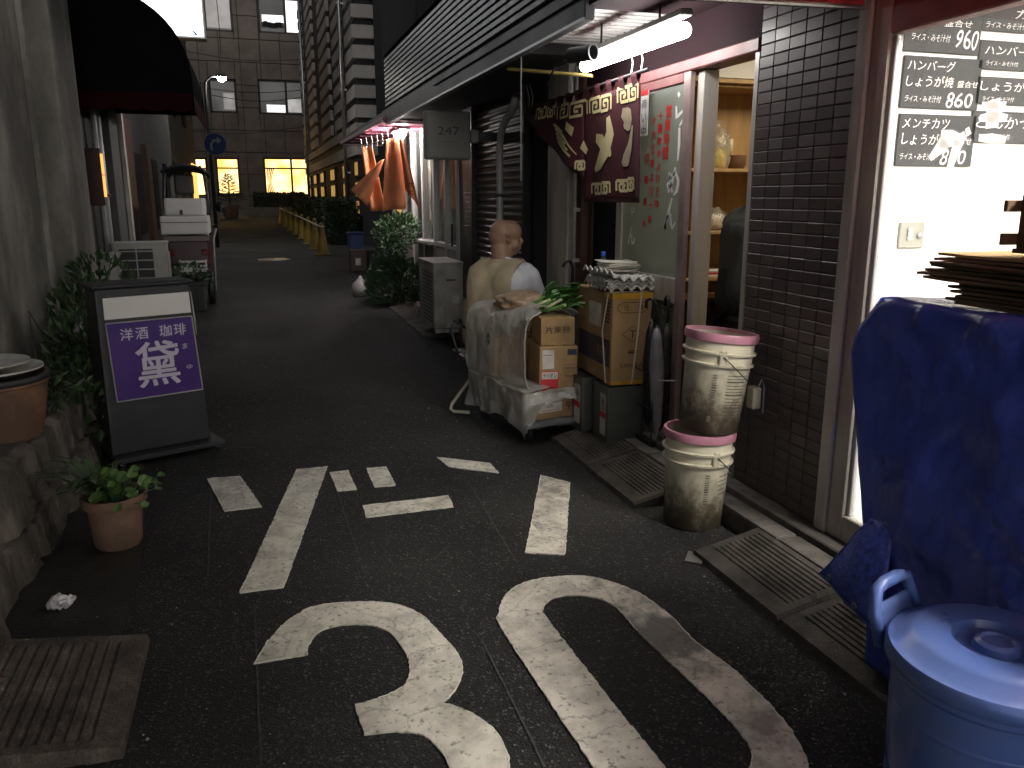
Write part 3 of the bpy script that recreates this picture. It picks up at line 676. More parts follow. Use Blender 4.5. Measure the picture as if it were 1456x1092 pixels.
# ================================================================== BACK
BY = 52.0; bb = thing('office_building', 'panelled office building closing the far end of the alley', 'building', (0, BY, gz(BY)), world=True)
BW = mat('office_panel', (.18,.145,.12), .7, .12, .8, dark=(.12,.095,.078), dscale=1, damt=.4)
MB().box(-14, 12, BY+.06, BY+14, 0, 22).build('wall', mat('panel_joint', (.08,.065,.055), .9), bb)
# window rectangles (x0,x1,z0,z1) measured on the plane
def rect(u0, v0, u1, v1): a = pY(u0, v0, BY); c = pY(u1, v1, BY); return (min(a.x,c.x), max(a.x,c.x), min(a.z,c.z), max(a.z,c.z))
wins = [(rect(365,-5,429,50),'upper'),(rect(366,113,432,164),'mid'),(rect(296,112,338,161),'midl'),(rect(288,-8,332,46),'upl'),(rect(306,224,343,277),'warm1'),(rect(374,224,440,278),'warm2'),(rect(269,224,298,279),'warm0')]
pw, ph = 1.12, 1.25
def clear(x0, x1, z0, z1): return all(x1 <= r[0]+.02 or x0 >= r[1]-.02 or z1 <= r[2]+.02 or z0 >= r[3]-.02 for r, _ in wins)
npan = 0
for i in range(-5, 6):
    for j in range(0, 11):
        x0, z0 = i*pw, .3+j*ph; cells = [(x0, x0+pw, z0, z0+ph)]
        for r, _ in wins:
            nc = []
            for (a, c, d, e) in cells:
                if c <= r[0] or a >= r[1] or e <= r[2] or d >= r[3]: nc.append((a, c, d, e)); continue
                if a < r[0]: nc.append((a, r[0], d, e))
                if c > r[1]: nc.append((r[1], c, d, e))
                a2, c2 = max(a, r[0]), min(c, r[1])
                if d < r[2]: nc.append((a2, c2, d, r[2]))
                if e > r[3]: nc.append((a2, c2, r[3], e))
            cells = nc
        for (a, c, d, e) in cells:
            if c-a < .08 or e-d < .08: continue
            MB().box(a+.02, c-.02, BY-.16-rnd(.0,.012), BY+.058, d+.02, e-.02).build('panel', BW, bb)
WIN_DK = glow('office_dim', (.03,.027,.025), (.10,.095,.09), .55, .6)
WIN_BR = glow('office_bright', (.55,.52,.5), (1,.98,.95), 1.6, .8)
WIN_WM = glow('warm_room', (1,.46,.08), (1,.78,.36), 2.3, .9)
for r, k in wins:
    x0, x1, z0, z1_ = r; warm = k.startswith('warm'); xm = lerp(x0, x1, .62)
    wn = MB().box(x0+.07, x1-.07, BY+.035, BY+.05, z0+.07, z1_-.07).build('window', {'upper':WIN_DK,'mid':WIN_DK,'midl':WIN_DK,'upl':WIN_DK}.get(k, WIN_WM), bb)
    fm = mat('window_frame_brown', (.03,.022,.02), .6) if not warm else mat('warm_frame', (.07,.04,.02), .6)
    b = MB()
    for q in [(x0,x0+.1,z0,z1_),(x1-.1,x1,z0,z1_),(x0,x1,z0,z0+.1),(x0,x1,z1_-.1,z1_)]: b.box(q[0],q[1],BY-.03,BY+.034,q[2],q[3])
    if k in ('upper','mid','warm2'): b.box(xm-.06, xm+.06, BY-.04, BY+.034, z0+.1, z1_-.1)
    if warm: b.box(x0+.1, x1-.1, BY-.03, BY+.034, lerp(z0,z1_,.70), lerp(z0,z1_,.70)+.09)
    b.build('frame', fm, wn)
    if k == 'upper':
        MB().box(xm+.08, x1-.12, BY+.018, BY+.03, z0+.12, z1_-.1).build('pane', WIN_BR, wn)
        MB().box(x0+.2, xm-.08, BY+.018, BY+.03, z0+.55, z0+1.0).build('pane', WIN_BR, wn)
        b = MB()
        for t in range(9): b.cbox((lerp(x0+.25, xm-.2, t/8), BY+.01, z0+.42+rnd(0,.12)), (.22,.02,.3))
        b.build('stacked_files', BLACKP, wn)
    if k == 'mid':
        MB().box(x0+.42, xm-.08, BY+.018, BY+.03, z0+.12, z0+.55).build('pane', WIN_BR, wn)
        MB().box(xm+.08, x1-.12, BY+.018, BY+.03, z0+.15, z0+.9).build('pane', glow('office_half', (.2,.2,.2), (.4,.38,.36), 1, 1), wn)
    if k == 'midl': MB().box(lerp(x0,x1,.5), x1-.12, BY+.018, BY+.03, z0+.2, z0+1.1).build('pane', glow('office_blind', (.12,.115,.11), (.25,.24,.23), 1, 1), wn)
    if k == 'upl': MB().box(x0+.1, x1-.12, BY+.018, BY+.03, z0+.2, z1_-.1).build('pane', glow('office_blind2', (.2,.18,.17), (.28,.26,.25), 1, 1), wn)
    if k == 'warm2':
        for cx in (x0+.28,):
            b = MB(); b.grid(lambda u, v: (cx-.22+.44*u*(1-.55*math.sin(v*PI)*.8)+.1, BY+.02-.03*math.sin(u*22), lerp(z0+.1, lerp(z0,z1_,.7), v)), 24, 8)
            b.build('curtain', mat('curtain_cloth', (.6,.35,.15), .9), wn, smooth=True)
MB().box(-14, 12, BY-.55, BY-.18, 0, .75).build('plinth', mat('plinth_stone', (.2,.17,.15), .8, .15, 2), bb)
# wire runs across the far facade
for i, (a, c, y) in enumerate([((262,72),(432,84),46),((262,120),(432,128),47),((300,135),(432,138),45),((262,185),(432,180),48)]):
    A, B_ = pY(*a, y), pY(*c, y)
    pts = [A.lerp(B_, t/10)-Vector((0,0,.25*math.sin(PI*t/10))) for t in range(11)]
    tag(MB().tube(pts, .018, 5).build('overhead_wire', BLACKP), ['uppermost thin overhead wire crossing in front of the far facade','thin overhead wire level with the street lamp','thin overhead wire just below the street lamp, right half','lowest thin overhead wire in front of the far facade'][i], 'wire', 'overhead wires')
A = pY(308, 0, 30); B_ = pY(314, 78, 30)
tag(MB().tube([A, A.lerp(B_, .5)+Vector((.02,0,0)), B_], .012, 5).build('hanging_cable', BLACKP), 'thin cable hanging down above the street lamp', 'cable')

# foliage
def leaves(b, centre, rad, n, size, shape=None, up=.3, flat=False):
    for i in range(n):
        while True:
            d = Vector((rnd(-1,1), rnd(-1,1), rnd(-1,1)))
            if .1 < d.length < 1: break
        d = d.normalized()*(d.length**.45)
        p = Vector(centre)+Vector((d.x*rad[0], d.y*rad[1], d.z*rad[2]))
        if shape and not shape(p): continue
        leaf(b, p, (d+Vector((rnd(-.6,.6), rnd(-.6,.6), rnd(-.2,.6)+up))), size*rnd(.6,1.25))
def leaf(b, p, dr, s, wd=.5):
    t = Vector(dr).normalized(); a = t.cross(Vector((rnd(-1,1), rnd(-1,1), rnd(-1,1)))); a.normalize(); n_ = a.cross(t)
    b.add([p, p+t*s*.45+a*s*wd*.5+n_*s*.08, p+t*s, p+t*s*.45-a*s*wd*.5+n_*s*.08, p+t*s*.5-n_*s*.04], [(0,1,4),(1,2,4),(2,3,4),(3,0,4)])
HED = mat('hedge_leaf', (.025,.045,.018), .5, .5, 6)
def hedge(label, x0, x1, y0, y1, z0, h, n, s):
    t = thing('hedge', label, 'hedge', ((x0+x1)/2, (y0+y1)/2, z0), group='hedges at the far end', world=True)
    b = MB()
    for i in range(n):
        f = random.choice('tflr'); x, y, z = rnd(x0,x1), rnd(y0,y1), rnd(z0,z0+h)
        if f == 't': z = z0+h-rnd(0,.08)
        elif f == 'f': y = y0+rnd(0,.1)
        elif f == 'l': x = x0+rnd(0,.1)
        else: x = x1-rnd(0,.1)
        leaf(b, Vector((x, y, z)), (rnd(-1,1), rnd(-1,.3), rnd(-.2,1)), s*rnd(.6,1.3))
    b.build('foliage', HED, t); MB().box(x0+.15, x1-.15, y0+.15, y1-.15, z0, z0+h-.12).build('inner_twigs', BARK, t)
hedge('clipped hedge below the large warm window at the far end', .25, 3.0, 49.6, 50.6, .9, .8, 1600, .16)
hedge('dark hedge behind the row of yellow cones', 2.0, 2.9, 24, 44, .15, 1.25, 3800, .15)
tag(MB().box(-.2, 3.2, 49.3, 50.9, .35, .92).build('hedge_planter', mat('planter_stone', (.16,.14,.12), .85, .15, 2)), 'long stone planter holding the far hedge', 'planter')
# potted conifer
tp = pZ(326, 301, .42); tp = Vector((-1.02, 46.5, gz(46.5)))
ct = thing('potted_conifer', 'small conifer in a pot before the lit windows', 'tree', tuple(tp))
MB().lathe([(.28,0),(.36,.1),(.42,.6),(.46,.62),(.46,.7),(.4,.7)], 20).build('pot', TERRA, ct, smooth=True, auto=40)
MB().tube([(0,0,.6),(0,0,2.35)], [.05,.015], 8).build('trunk', BARK, ct)
b = MB(); b2 = MB()
for k in range(60):
    z = .85+1.45*(k/60); L = .8*(1-(k/60))**.8+.08; a = k*2.4
    e = Vector((math.cos(a)*L, math.sin(a)*L, z+.18*L)); s0 = Vector((0,0,z)); b2.tube([s0, e], .010, 4)
    for t in range(14):
        p = s0.lerp(e, .25+.75*t/14); leaf(b, p, (math.cos(a)+rnd(-.9,.9), math.sin(a)+rnd(-.9,.9), rnd(-.4,.6)), .12, .3)
b2.build('branches', BARK, ct); b.build('crown', HED, ct)
# ================================================================== STRIPED BUILDING, far right
sb = thing('striped_building', 'building with pale and dark striped blocks and lattice windows, far right', 'building', (3.0, 24.3, gz(24)), world=True)
SBL = mat('pale_block', (.42,.39,.37), .75, .15, 1.5, dark=(.34,.315,.3), dscale=1, damt=.4); SBD = mat('dark_band', (.022,.02,.022), .7, .15, 2)
MB().box(3.12, 9, 24.45, 47, 0, 14).build('wall', SBD, sb)
MB().box(3.14, 9, 24.44, 47, 0, .95).build('base_wall', SBD, sb)
z = 3.70; rows = []
while z < 11: rows.append(z); z += .53
piers = [(24.3,26.2),(27.5,30),(31.5,35.3),(38.5,42),(45,47)]
for zi_, z in enumerate(rows):
    for i, (a, c) in enumerate(piers):
        if i == 0: MB().box(3.0, 3.62, 24.3, 26.2, z, z+.35).build('pale_block', SBL, sb, bevel=.01)
        else: MB().box(3.0, 3.119, a, c, z, z+.35).build('pale_block', SBL, sb, bevel=.01)
MB().box(3.62, 3.66, 24.3, 24.44, 3.6, 11).build('corner_trim', SBD, sb)
for z0, z1_ in ((2.68, 3.02), (3.28, 3.56)):
    MB().box(3.0, 3.119, 24.3, 47, z0, z1_).build('pale_band', SBL, sb, bevel=.01)
    MB().box(3.002, 3.62, 24.28, 24.449, z0, z1_).build('pale_band', SBL, sb, bevel=.01)
LATT = glow('lattice_glow', (.6,.30,.06), (.8,.46,.13), .4, 1.4)
for (a, c) in [(24.35,25.35),(27.5,28.7),(31.3,33.2),(36,38),(40,42),(44,46)]:
    for z0, z1_ in ((2.12,2.5),(1.52,1.92),(1.02,1.38)):
        pn = MB().box(3.06, 3.119, a, c, z0, z1_).build('lattice_pane', LATT, sb)
        b = MB()
        for q in [(a-.06,a,z0-.06,z1_+.06),(c,c+.06,z0-.06,z1_+.06),(a,c,z0-.06,z0),(a,c,z1_,z1_+.06)]: b.box(3.03, 3.118, *q)
        b.build('frame', SBD, pn)
for y, x in ((25.9, 2.86), (43.5, 2.9)):
    q = thing('downpipe', 'tall drain pipe on the nearer part of the striped building' if y < 30 else 'tall drain pipe at the far corner of the striped building', 'pipe', (x, y, 0), group='drain pipes on the striped building', world=True)
    MB().tube([(x, y, gz(y)), (x, y, 13)], .055 if y < 30 else .07, 10).build('pipe', STEEL, q, smooth=True)
    for z in (2.2, 4.6, 7): MB().box(x-.08, 3.0, y-.02, y+.02, z, z+.05).build('bracket', STEEL, q)
# yellow cones with bars
cn = thing('traffic_cone', '', 'traffic cone', group='yellow cones along the far hedge')
MB().box(-.19,.19,-.19,.19,0,.035).build('base', YEL, cn, bevel=.02)
MB().lathe([(.16,.035),(.15,.06),(.055,.66),(.05,.70),(.02,.71)], 20).build('body', YEL, cn, smooth=True, auto=40)
MB().lathe([(.035,.70),(.055,.73),(.055,.76),(.02,.79)], 14).build('top_knob', YEL, cn, smooth=True)
ys = [20.5, 22.5, 24.6, 27, 29.6, 32.4, 35.5, 39]; pos = []
od = ['nearest', 'second', 'third', 'fourth', 'fifth', 'sixth', 'seventh', 'farthest']
for i, y in enumerate(ys):
    x = 1.62-.30*((y-20.5)/18.5)**1.2; pos.append((x, y)); lbl = 'yellow cone beside the far hedge, %s of the row from the camera' % od[i]
    c = cn if i == 0 else dup(cn)
    c['label'] = lbl; c.location = (x, y, gz(y)); c.rotation_euler = (0, 0, rnd(-.3,.3)); c.scale = (1.0,1.0,1.0+rnd(-.02,.06))
BARM = mat('bar_white', (.55,.52,.42), .5, .3, 3)
for i in range(7):
    (x, y), (x2, y2) = pos[i], pos[i+1]; z, z2 = gz(y)+.69, gz(y2)+.69
    q = thing('cone_bar', 'pale bar linking the %s and %s yellow cones' % (od[i], od[i+1]), 'cone bar', (x, y, z), group='bars between the yellow cones', world=True)
    MB().tube([(x-.05,y,z),(x2-.05,y2,z2)], .018, 8).build('bar', BARM, q)
    for a in ((x,y,z),(x2,y2,z2)): MB().lathe([(.07,-.012),(.07,.012),(.05,.012),(.05,-.012)], 14, T(*a), False, False).build('ring', BARM, q)
# barricade bar and blue bin at the striped building's corner
bn = thing('blue_bin', 'blue plastic bin at the foot of the striped building', 'bin', (2.36, 20.0, gz(20)))
MB().box(-.17,.17,-.17,.17,.02,.52).build('body', mat('blue_bin_plastic', (.025,.05,.19), .45), bn, bevel=.03, seg=2)
MB().box(-.19,.19,-.19,.19,.52,.57).build('lid', mat('blue_bin_plastic', (.025,.05,.19), .45), bn, bevel=.02)
c1 = thing('storage_box', 'small brown box with a white label beside the bushy ivy', 'box', (1.95, 16.3, gz(16.3)))
MB().box(-.15,.15,-.15,.15,0,.42).build('body', mat('brown_box', (.10,.07,.055), .7, .15, 5), c1, bevel=.01); MB().box(-.06,.04,-.154,-.151,.12,.26).build('paper_label', PAPER, c1)
c2 = thing('storage_box', 'low dark crate between the brown box and the ivy', 'box', (2.3, 16.1, gz(16.1)))
MB().box(-.17,.17,-.2,.2,0,.4).build('body', BLACKP, c2, bevel=.01); MB().box(-.19,.19,-.22,.22,.4,.43).build('lid', BLACKP, c2, bevel=.008)

# ================================================================== RIGHT ROW: upper storey with tile strips
XW = 2.22
rb = thing('shop_row_building', 'dark grey building with ribbed tile upper storey over the shops at right', 'building', (XW, 7, 0), world=True)
# upper storey body behind the strips
MB().box(1.66, 9, 3.98, 10.3, 2.52, 12).build('upper_wall', WALLD, rb)
st = MB().box(-.0,.03,0,6.3,0,.037).build('tile_strip', RIB, rb, bevel=.004); st.location = (1.64, 3.98, 2.56)
for i in range(1, 11):
    o = copy_part(st, (1.64, 3.98, 2.56+.05*i), rb)
PANEL = mat('smooth_panel', (.026,.026,.028), .85, .15, 1.2, spec=.1)
for i in range(3): MB().box(1.63, 1.659, 3.98+2.105*i, 6.07+2.105*i, 3.13, 9.5).build('wall_panel', PANEL, rb, bevel=.006)
wn = MB().box(1.615, 1.63, 5.9, 7.0, 3.3, 4.6).build('window', GLASSD, rb)
b = MB()
for q in [(5.84,5.9,3.24,4.66),(7.0,7.06,3.24,4.66),(5.9,7.0,3.24,3.3),(5.9,7.0,4.6,4.66)]: b.box(1.605, 1.63, *q)
b.build('frame', ALU, wn)
# fascia and soffit
MB().box(1.60, 2.5, 10.31, 14.6, 2.42, 2.50).build('porch_roof', GREYF, rb, bevel=.006)
MB().box(1.60, 1.655, 9.98, 10.3, 2.42, 2.51).build('fascia', GREYF, rb, bevel=.006)
MB().box(1.60, 1.655, 3.9, 9.979, 2.335, 2.51).build('fascia', GREYF, rb, bevel=.006)
MB().box(1.585, 1.60, 3.9, 7.3, 2.44, 2.49).build('fascia_trim', GREYF, rb, bevel=.004)
MB().box(1.59, 1.60, 3.9, 9.97, 2.332, 2.345).build('drip_edge', STEEL, rb)
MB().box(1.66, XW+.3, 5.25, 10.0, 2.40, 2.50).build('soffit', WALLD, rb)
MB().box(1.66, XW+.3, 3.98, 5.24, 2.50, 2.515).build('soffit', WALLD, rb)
# wall below: shutter, tile pier, recess
TP = bricky('pier_tiles', (.07,.05,.045), (.08,.06,.055), (.035,.03,.03), .10, .05)
MB().box(XW, XW+.25, 8.40, 8.98, .1, 2.40).build('tile_pier', TP, rb)
MB().box(XW+.02, XW+.3, 6.0, 6.5, .1, 2.40).build('recess_shade', mat('recess_shade_black', (.012,.012,.012), .9), rb)  # near-black box, painted to stand in for the shade inside the recess
MB().box(XW+.1, XW+.3, 6.5, 8.4, .1, 2.40).build('wall', WALLD, rb)
SHUT = mat('shutter_slat', (.10,.09,.085), .45, .2, 4, metal=.3)
sh = thing('roller_shutter', 'closed dark roller shutter left of the seated man', 'shutter', (XW, 7, .1), world=True)
b = MB(); z = .14
sl0 = MB().add([(0,0,0),(0,0,.018),(.018,0,.030),(.018,0,.058),(0,0,.066), (0,1.66,0),(0,1.66,.018),(.018,1.66,.030),(.018,1.66,.058),(0,1.66,.066)], [(0,1,6,5),(1,2,7,6),(2,3,8,7),(3,4,9,8)]).build('slat', SHUT, sh, recalc=False)
sl0.matrix_parent_inverse = Matrix.Identity(4); sl0.location = (.03, -.24, .04)
for i in range(1, 33): copy_part(sl0, (.03, -.24, .04+.066*i), sh)
for y in (6.72, 8.42): MB().box(XW-.005, XW+.08, y-.03, y+.03, .1, 2.4).build('guide_rail', DARKM, sh, bevel=.004)
# white wall pipe, curving in to the top
pp = thing('wall_pipe', 'pale drain pipe bending along the shutter behind the man', 'pipe', (2.15, 7.17, 0), world=True)
MB().tube([(2.15,6.7,2.30),(2.15,6.82,2.2),(2.15,7.02,2.13),(2.15,7.13,2.05),(2.15,7.17,1.92),(2.15,7.17,1.0),(2.15,7.17,.1)], .032, 10).build('pipe', ALUW, pp, smooth=True)
for z in (.6, 1.5): MB().box(2.11, 2.22, 7.12, 7.22, z, z+.03).build('clamp', DARKM, pp)
# thin rod hanging from the fascia
p = pX(741, 100, 1.65)
tag(MB().tube([(1.65, p.y, 2.34), (1.65, p.y, 1.6)], .004, 6).build('hanging_rod', STEEL), 'thin steel rod hanging from the fascia beside the maroon curtain', 'rod')
# steel post at the ramen shop's far side
MB().box(XW-.07, XW+.12, 5.50, 5.92, .1, 2.42).build('steel_post', ALU, rb, bevel=.01)
MB().box(XW-.02, XW+.10, 5.36, 5.50, .1, 2.42).build('wood_post', WOODD, rb, bevel=.005)
cj = thing('electric_conduit', 'thin white conduit with clips on the post behind the tin cans', 'conduit', (2.15, 5.42, .1), world=True)
MB().tube([(2.17,5.40,.9),(2.17,5.40,2.36)], .011, 8).build('pipe', ALUW, cj, smooth=True)
for i in range(4): MB().box(2.15, 2.2, 5.375, 5.425, 1.05+.35*i, 1.075+.35*i).build('clip', ALUW, cj)

# white shop front with pink canopy (Y 9 .. 14)
wf = thing('white_shopfront', 'white aluminium shopfront under a pink lit canopy', 'shopfront', (XW, 10.5, .1), world=True)
for y in (9.02, 9.60, 10.25, 10.95, 11.7, 12.5, 13.4): MB().box(XW-.02, XW+.06, y-.05, y+.05, .1, 2.42).build('mullion', ALUW, wf, bevel=.006)
CURT = mat('curtain_pale', (.4,.37,.32), .9, .1, 3)
for a, c in ((9.07,9.55),(9.65,10.20),(10.30,10.90),(11.0,11.65),(11.75,12.45),(12.55,13.35)):
    p_ = MB().box(XW+.01, XW+.02, a, c, .95, 2.38).build('glass_pane', GLASS, wf)
    MB().box(XW-.01, XW+.03, a, c, .12, .9).build('lower_panel', mat('lower_panel', (.22,.20,.18), .6, .1, 4), wf)
    MB().box(XW-.015, XW+.04, a, c, .9, .95).build('rail', ALUW, wf)
    b = MB(); b.grid(lambda u, v: (XW+.11+.025*math.sin(u*26+v), lerp(a, c, u*.85+.1*math.sin(v*2)), lerp(.5, 2.4, v)), 40, 6); b.build('curtain', CURT, wf, smooth=True)
MB().tube([(XW-.05,9.13,.95),(XW-.05,9.13,1.2)], .012, 8).build('handle', BLACKP, wf)
MB().box(XW+.3, 5, 9, 14, .1, 2.6).build('inner_wall', WALLC, wf)
MB().box(XW-.10, XW+.08, 10.28, 11.2, .90, .945).build('counter_shelf', MILK, wf, bevel=.006)
pc = thing('pink_canopy', 'pink canopy with a lit lamp above the orange curtain', 'canopy', (1.9, 12, 2.4), world=True)
MB().box(1.56, XW+.05, 10.02, 14.6, 2.385, 2.415).build('soffit', PINKP, pc, bevel=.005)
for i in range(7): MB().box(1.62, XW+.04, 10.2+.6*i, 10.24+.6*i, 2.372, 2.384).build('batten', PINKP, pc)
MB().box(1.54, 1.559, 10.02, 14.6, 2.365, 2.42).build('rim', mat('rim_white', (.6,.55,.55), .5), pc, bevel=.005)
MB().box(1.63, XW+.05, 14.605, 14.62, 2.36, 2.41).build('rim', mat('rim_white', (.6,.55,.55), .5), pc, bevel=.003)
fl = thing('canopy_lamp', 'bright lamp under the pink canopy above the orange curtain', 'lamp', (1.95, 11.1, 2.4), world=True)
MB().box(1.89, 2.03, 10.75, 11.55, 2.345, 2.371).build('case', ALUW, fl, bevel=.006)
MB().tube([(1.96,10.8,2.315),(1.96,11.5,2.315)], .026, 10).build('tube', LAMPF, fl)
# orange half-curtain, blown about
on = thing('orange_noren', 'orange split shop curtain blowing under the pink canopy', 'shop curtain', (1.9, 10.9, 1.4), world=True)
def quadcloth(name, tl, tr, bl, br, Y, wav, ph, nu=16, nv=14):
    tl, tr, bl, br = [pY(*q, Y) for q in (tl, tr, bl, br)]
    def fn(u, v):
        a = tl.lerp(tr, u); c = bl.lerp(br, u); p = c.lerp(a, v)
        return p+Vector((.006*math.sin(u*9+ph), wav*(1-v*.7)*math.sin(u*7+ph)+.03*(1-v)*math.sin(v*4+ph), .01*math.sin(u*5+ph)*(1-v)))
    return MB().grid(fn, nu, nv).build(name, ORANGE, on, smooth=True, solid=.004)
quadcloth('cloth_panel', (549,198), (573,196), (544,301), (578,296), 10.9, .06, 0)
k_ = quadcloth('cloth_panel', (567,197), (574,198), (577,270), (598,296), 10.8, .05, 2)
quadcloth('cloth_panel', (514,209), (529,207), (526,299), (547,301), 11.15, .06, 4)
quadcloth('cloth_panel', (541,228), (547,226), (499,271), (524,293), 11.0, .05, 1)
c = pY(583, 268, 10.77); b = MB()
for i in range(2):
    MM = frame(c+Vector((0,-.05,.04-.1*i)), (1,0,0), (0,0,1)); stroke(b, [(-.03,.02),(.03,.025)], [.01,.014], MM); stroke(b, [(-.005,.035),(-.01,0),(-.03,-.03)], [.012,.012,.006], MM); stroke(b, [(.01,.01),(.03,-.03)], [.01,.014], MM)
b.build('faded_lettering', mat('orange_print', (.30,.06,.02), .9), on)
p1, p2 = pY(510, 209, 11.2), pY(578, 192, 10.85)
MB().tube([p1, p2], .008, 8).build('rod', STEEL, on)
b = MB()
for t in range(9):
    p = p1.lerp(p2, .05+.9*t/8); b.tube([p+Vector((0,0,-.04)), p+Vector((.01,0,.03)), p+Vector((0,.01,.10))], .005, 5)
b.build('hanging_loops', LETW, on)

# ivy / shrub by the white front
iv = thing('climbing_shrub', 'leafy green shrub growing up beside the white shopfront', 'shrub', (1.9, 11.4, gz(11.4)), world=True)
b = MB()
leaves(b, (1.90, 11.5, .30), (.40,.5,.36), 1500, .085, lambda p: p.z > .03)
leaves(b, (1.80, 11.35, .62), (.20,.3,.30), 420, .075)
leaves(b, (1.88, 11.2, 1.02), (.30,.35,.24), 700, .07)
leaves(b, (1.78, 11.3, .8), (.13,.2,.4), 260, .07)
leaves(b, (2.0, 11.25, 1.10), (.20,.25,.16), 260, .065)
b.build('foliage', LEAFM, iv)
for k in range(7):
    b = MB(); x, y = 1.9+rnd(-.1,.1), 11.4+rnd(-.15,.15); b.tube([(x,y,.0),(x+rnd(-.1,.1),y+rnd(-.1,.1),.45),(x+rnd(-.12,.1),y-.1+rnd(-.1,.1),.95)], [.018,.012,.005], 6); b.build('stem', BARK, iv)
bgp = MB().lathe([(.001,0),(.10,.01),(.14,.10),(.11,.2),(.04,.27),(.02,.30),(.001,.31)], 14).build('plastic_bag', mat('bag_grey', (.26,.26,.25), .5, .1, 8), noisy=.02, nscale=14, smooth=True); bgp.location = (1.50, 12.3, gz(12.3))
tag(bgp, 'crumpled pale plastic bag on the ground at the edge of the ivy', 'bag')

# outdoor unit on the right
def ac_unit(name, label, x0, x1, y0, y1, z0, z1_, grille='-x', brand=True):
    t = thing(name, label, 'outdoor unit', ((x0+x1)/2, (y0+y1)/2, z0), world=True)
    MB().box(x0, x1, y0, y1, z0+.05, z1_-.012).build('casing', ACW, t, bevel=.018, seg=2)
    MB().box(x0-.008, x1+.008, y0-.008, y1+.008, z1_-.03, z1_).build('lid', ACW, t, bevel=.012, seg=2)
    for y in (y0+.08, y1-.14): MB().box(x0+.03, x1-.03, y, y+.06, z0, z0+.05).build('foot', WHITEP, t)
    return t
a = ac_unit('outdoor_unit', 'grey-white outdoor unit standing behind the seated man', 1.745, 2.06, 8.20, 8.97, .10, .845)
gb = MB()
for i in range(13): gb.box(1.735, 1.745, 8.28, 8.75, .22+.042*i, .23+.042*i)
gb.build('grille', DARKM, a)
MB().box(1.85, 2.05, 8.17, 8.199, .16, .40).build('valve_cover', ACW, a, bevel=.01)
MB().box(1.94, 2.02, 8.194, 8.199, .42, .50).build('type_plate', PAPER, a); b = MB(); [b.box(1.88+.02*k, 1.894+.02*k, 8.196, 8.199, .65, .672) for k in range(5)]; b.build('maker_mark', LETB, a)
MB().tube([(2.0,8.15,.25),(2.02,8.08,.2),(2.06,8.05,.12),(2.1,8.2,.11)], .016, 8).build('hose', BLACKP, a, smooth=True)

# sign 247
sg = thing('projecting_sign', 'square grey projecting sign reading 247 above the outdoor unit', 'sign', (1.75, 7.5, 1.82), world=True)
MB().box(1.535, 1.96, 7.44, 7.54, 1.83, 2.255).build('case', mat('sign_case_grey', (.22,.215,.2), .5, .1, 4), sg, bevel=.03, seg=3)
MB().box(1.553, 1.942, 7.432, 7.445, 1.848, 2.237).build('face', mat('sign_face_grey', (.19,.185,.17), .5, .1, 4), sg, bevel=.004)
b = MB(); text(b, '247', .20, .072, frame((1.75, 7.430, 2.08), (1,0,0), (0,0,1))); b.box(1.66, 1.84, 7.4295, 7.4305, 1.983, 1.986)
b.build('lettering', mat('sign_ink', (.05,.05,.05), .6), sg)
MB().box(1.96, 2.04, 7.46, 7.52, 1.98, 2.1).build('bracket', mat('sign_case_grey', (.22,.215,.2), .5), sg, bevel=.01); MB().box(2.03, XW+.1, 7.47, 7.51, 2.0, 2.08).build('bracket', DARKM, sg)
# ================================================================== RAMEN SHOP
rs_ = thing('ramen_shop', 'small ramen shop with dark tiled pier and open sliding door', 'shop', (XW, 4.2, .1), world=True)
tw = MB().box(XW, XW+.22, 2.78, 3.33, .128, 2.5).box(XW, XW+.04, 2.70, 2.779, .128, 2.5).build('tile_wall', GROUT, rs_)
tm = MB().box(-.007, .002, .0015, .1035, .0015, .0488).build('tile', TILE, tw, bevel=.0025)
n_t = 0
for r in range(45):
    for c in range(6):
        loc = (XW-.0+rnd(-.001,.001), 2.70+.105*c, .135+.0505*r)
        if n_t == 0: tm.location = loc
        else: copy_part(tm, loc, tw)
        n_t += 1
tm2 = MB().box(.003, .102, -.012, .002, .0025, .0475).build('tile', TILE, tw, bevel=.0025); tm2.location = (XW+.0, 2.70, .135)
# door frame, sliding panels; the awning's pink reflection is put into the metal colours
PINKREFL = mat('alu_pink_reflection', (.36,.27,.26), .4, .12, 5, metal=.4, dark=(.25,.2,.19), dscale=4, damt=.4)
def bar(b, y0, y1, z0, z1_, x0=XW-.0, x1=XW+.09): b.box(x0, x1, y0, y1, z0, z1_)
MB().box(XW-.015, XW+.12, 3.335, 5.35, 2.135, 2.195).build('door_header', REDREFL, rs_, bevel=.006)
MB().box(XW-.005, XW+.12, 3.335, 3.375, .13, 2.134).build('door_jamb', ALU, rs_, bevel=.004)
MB().box(XW+.03, XW+.12, 3.87, 3.93, .13, 2.134).build('door_stile', ALU, rs_, bevel=.004)
MB().box(XW-.02, XW+.14, 3.335, 5.35, .125, .15).build('door_sill', ALU, rs_, bevel=.004)
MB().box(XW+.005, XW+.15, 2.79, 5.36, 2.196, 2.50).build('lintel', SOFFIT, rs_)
dp = MB().box(XW-.012, XW+.02, 3.935, 4.005, .15, 2.134).build('door_panel', PINKREFL, rs_, bevel=.004)
REDL = mat('lower_stile', (.30,.26,.25), .4, .1, 5, metal=.5)
MB().box(XW-.012, XW+.02, 4.72, 4.80, .15, 2.134).build('stile', ALU, dp, bevel=.004)
MB().box(XW-.012, XW+.02, 4.006, 4.719, 2.085, 2.134).build('top_rail', REDREFL, dp, bevel=.004)
MB().box(XW-.012, XW+.02, 4.006, 4.719, .92, 1.06).build('mid_rail', ALU, dp, bevel=.004)
MB().box(XW-.012, XW+.02, 4.006, 4.719, .15, .24).build('bottom_rail', ALU, dp, bevel=.004)
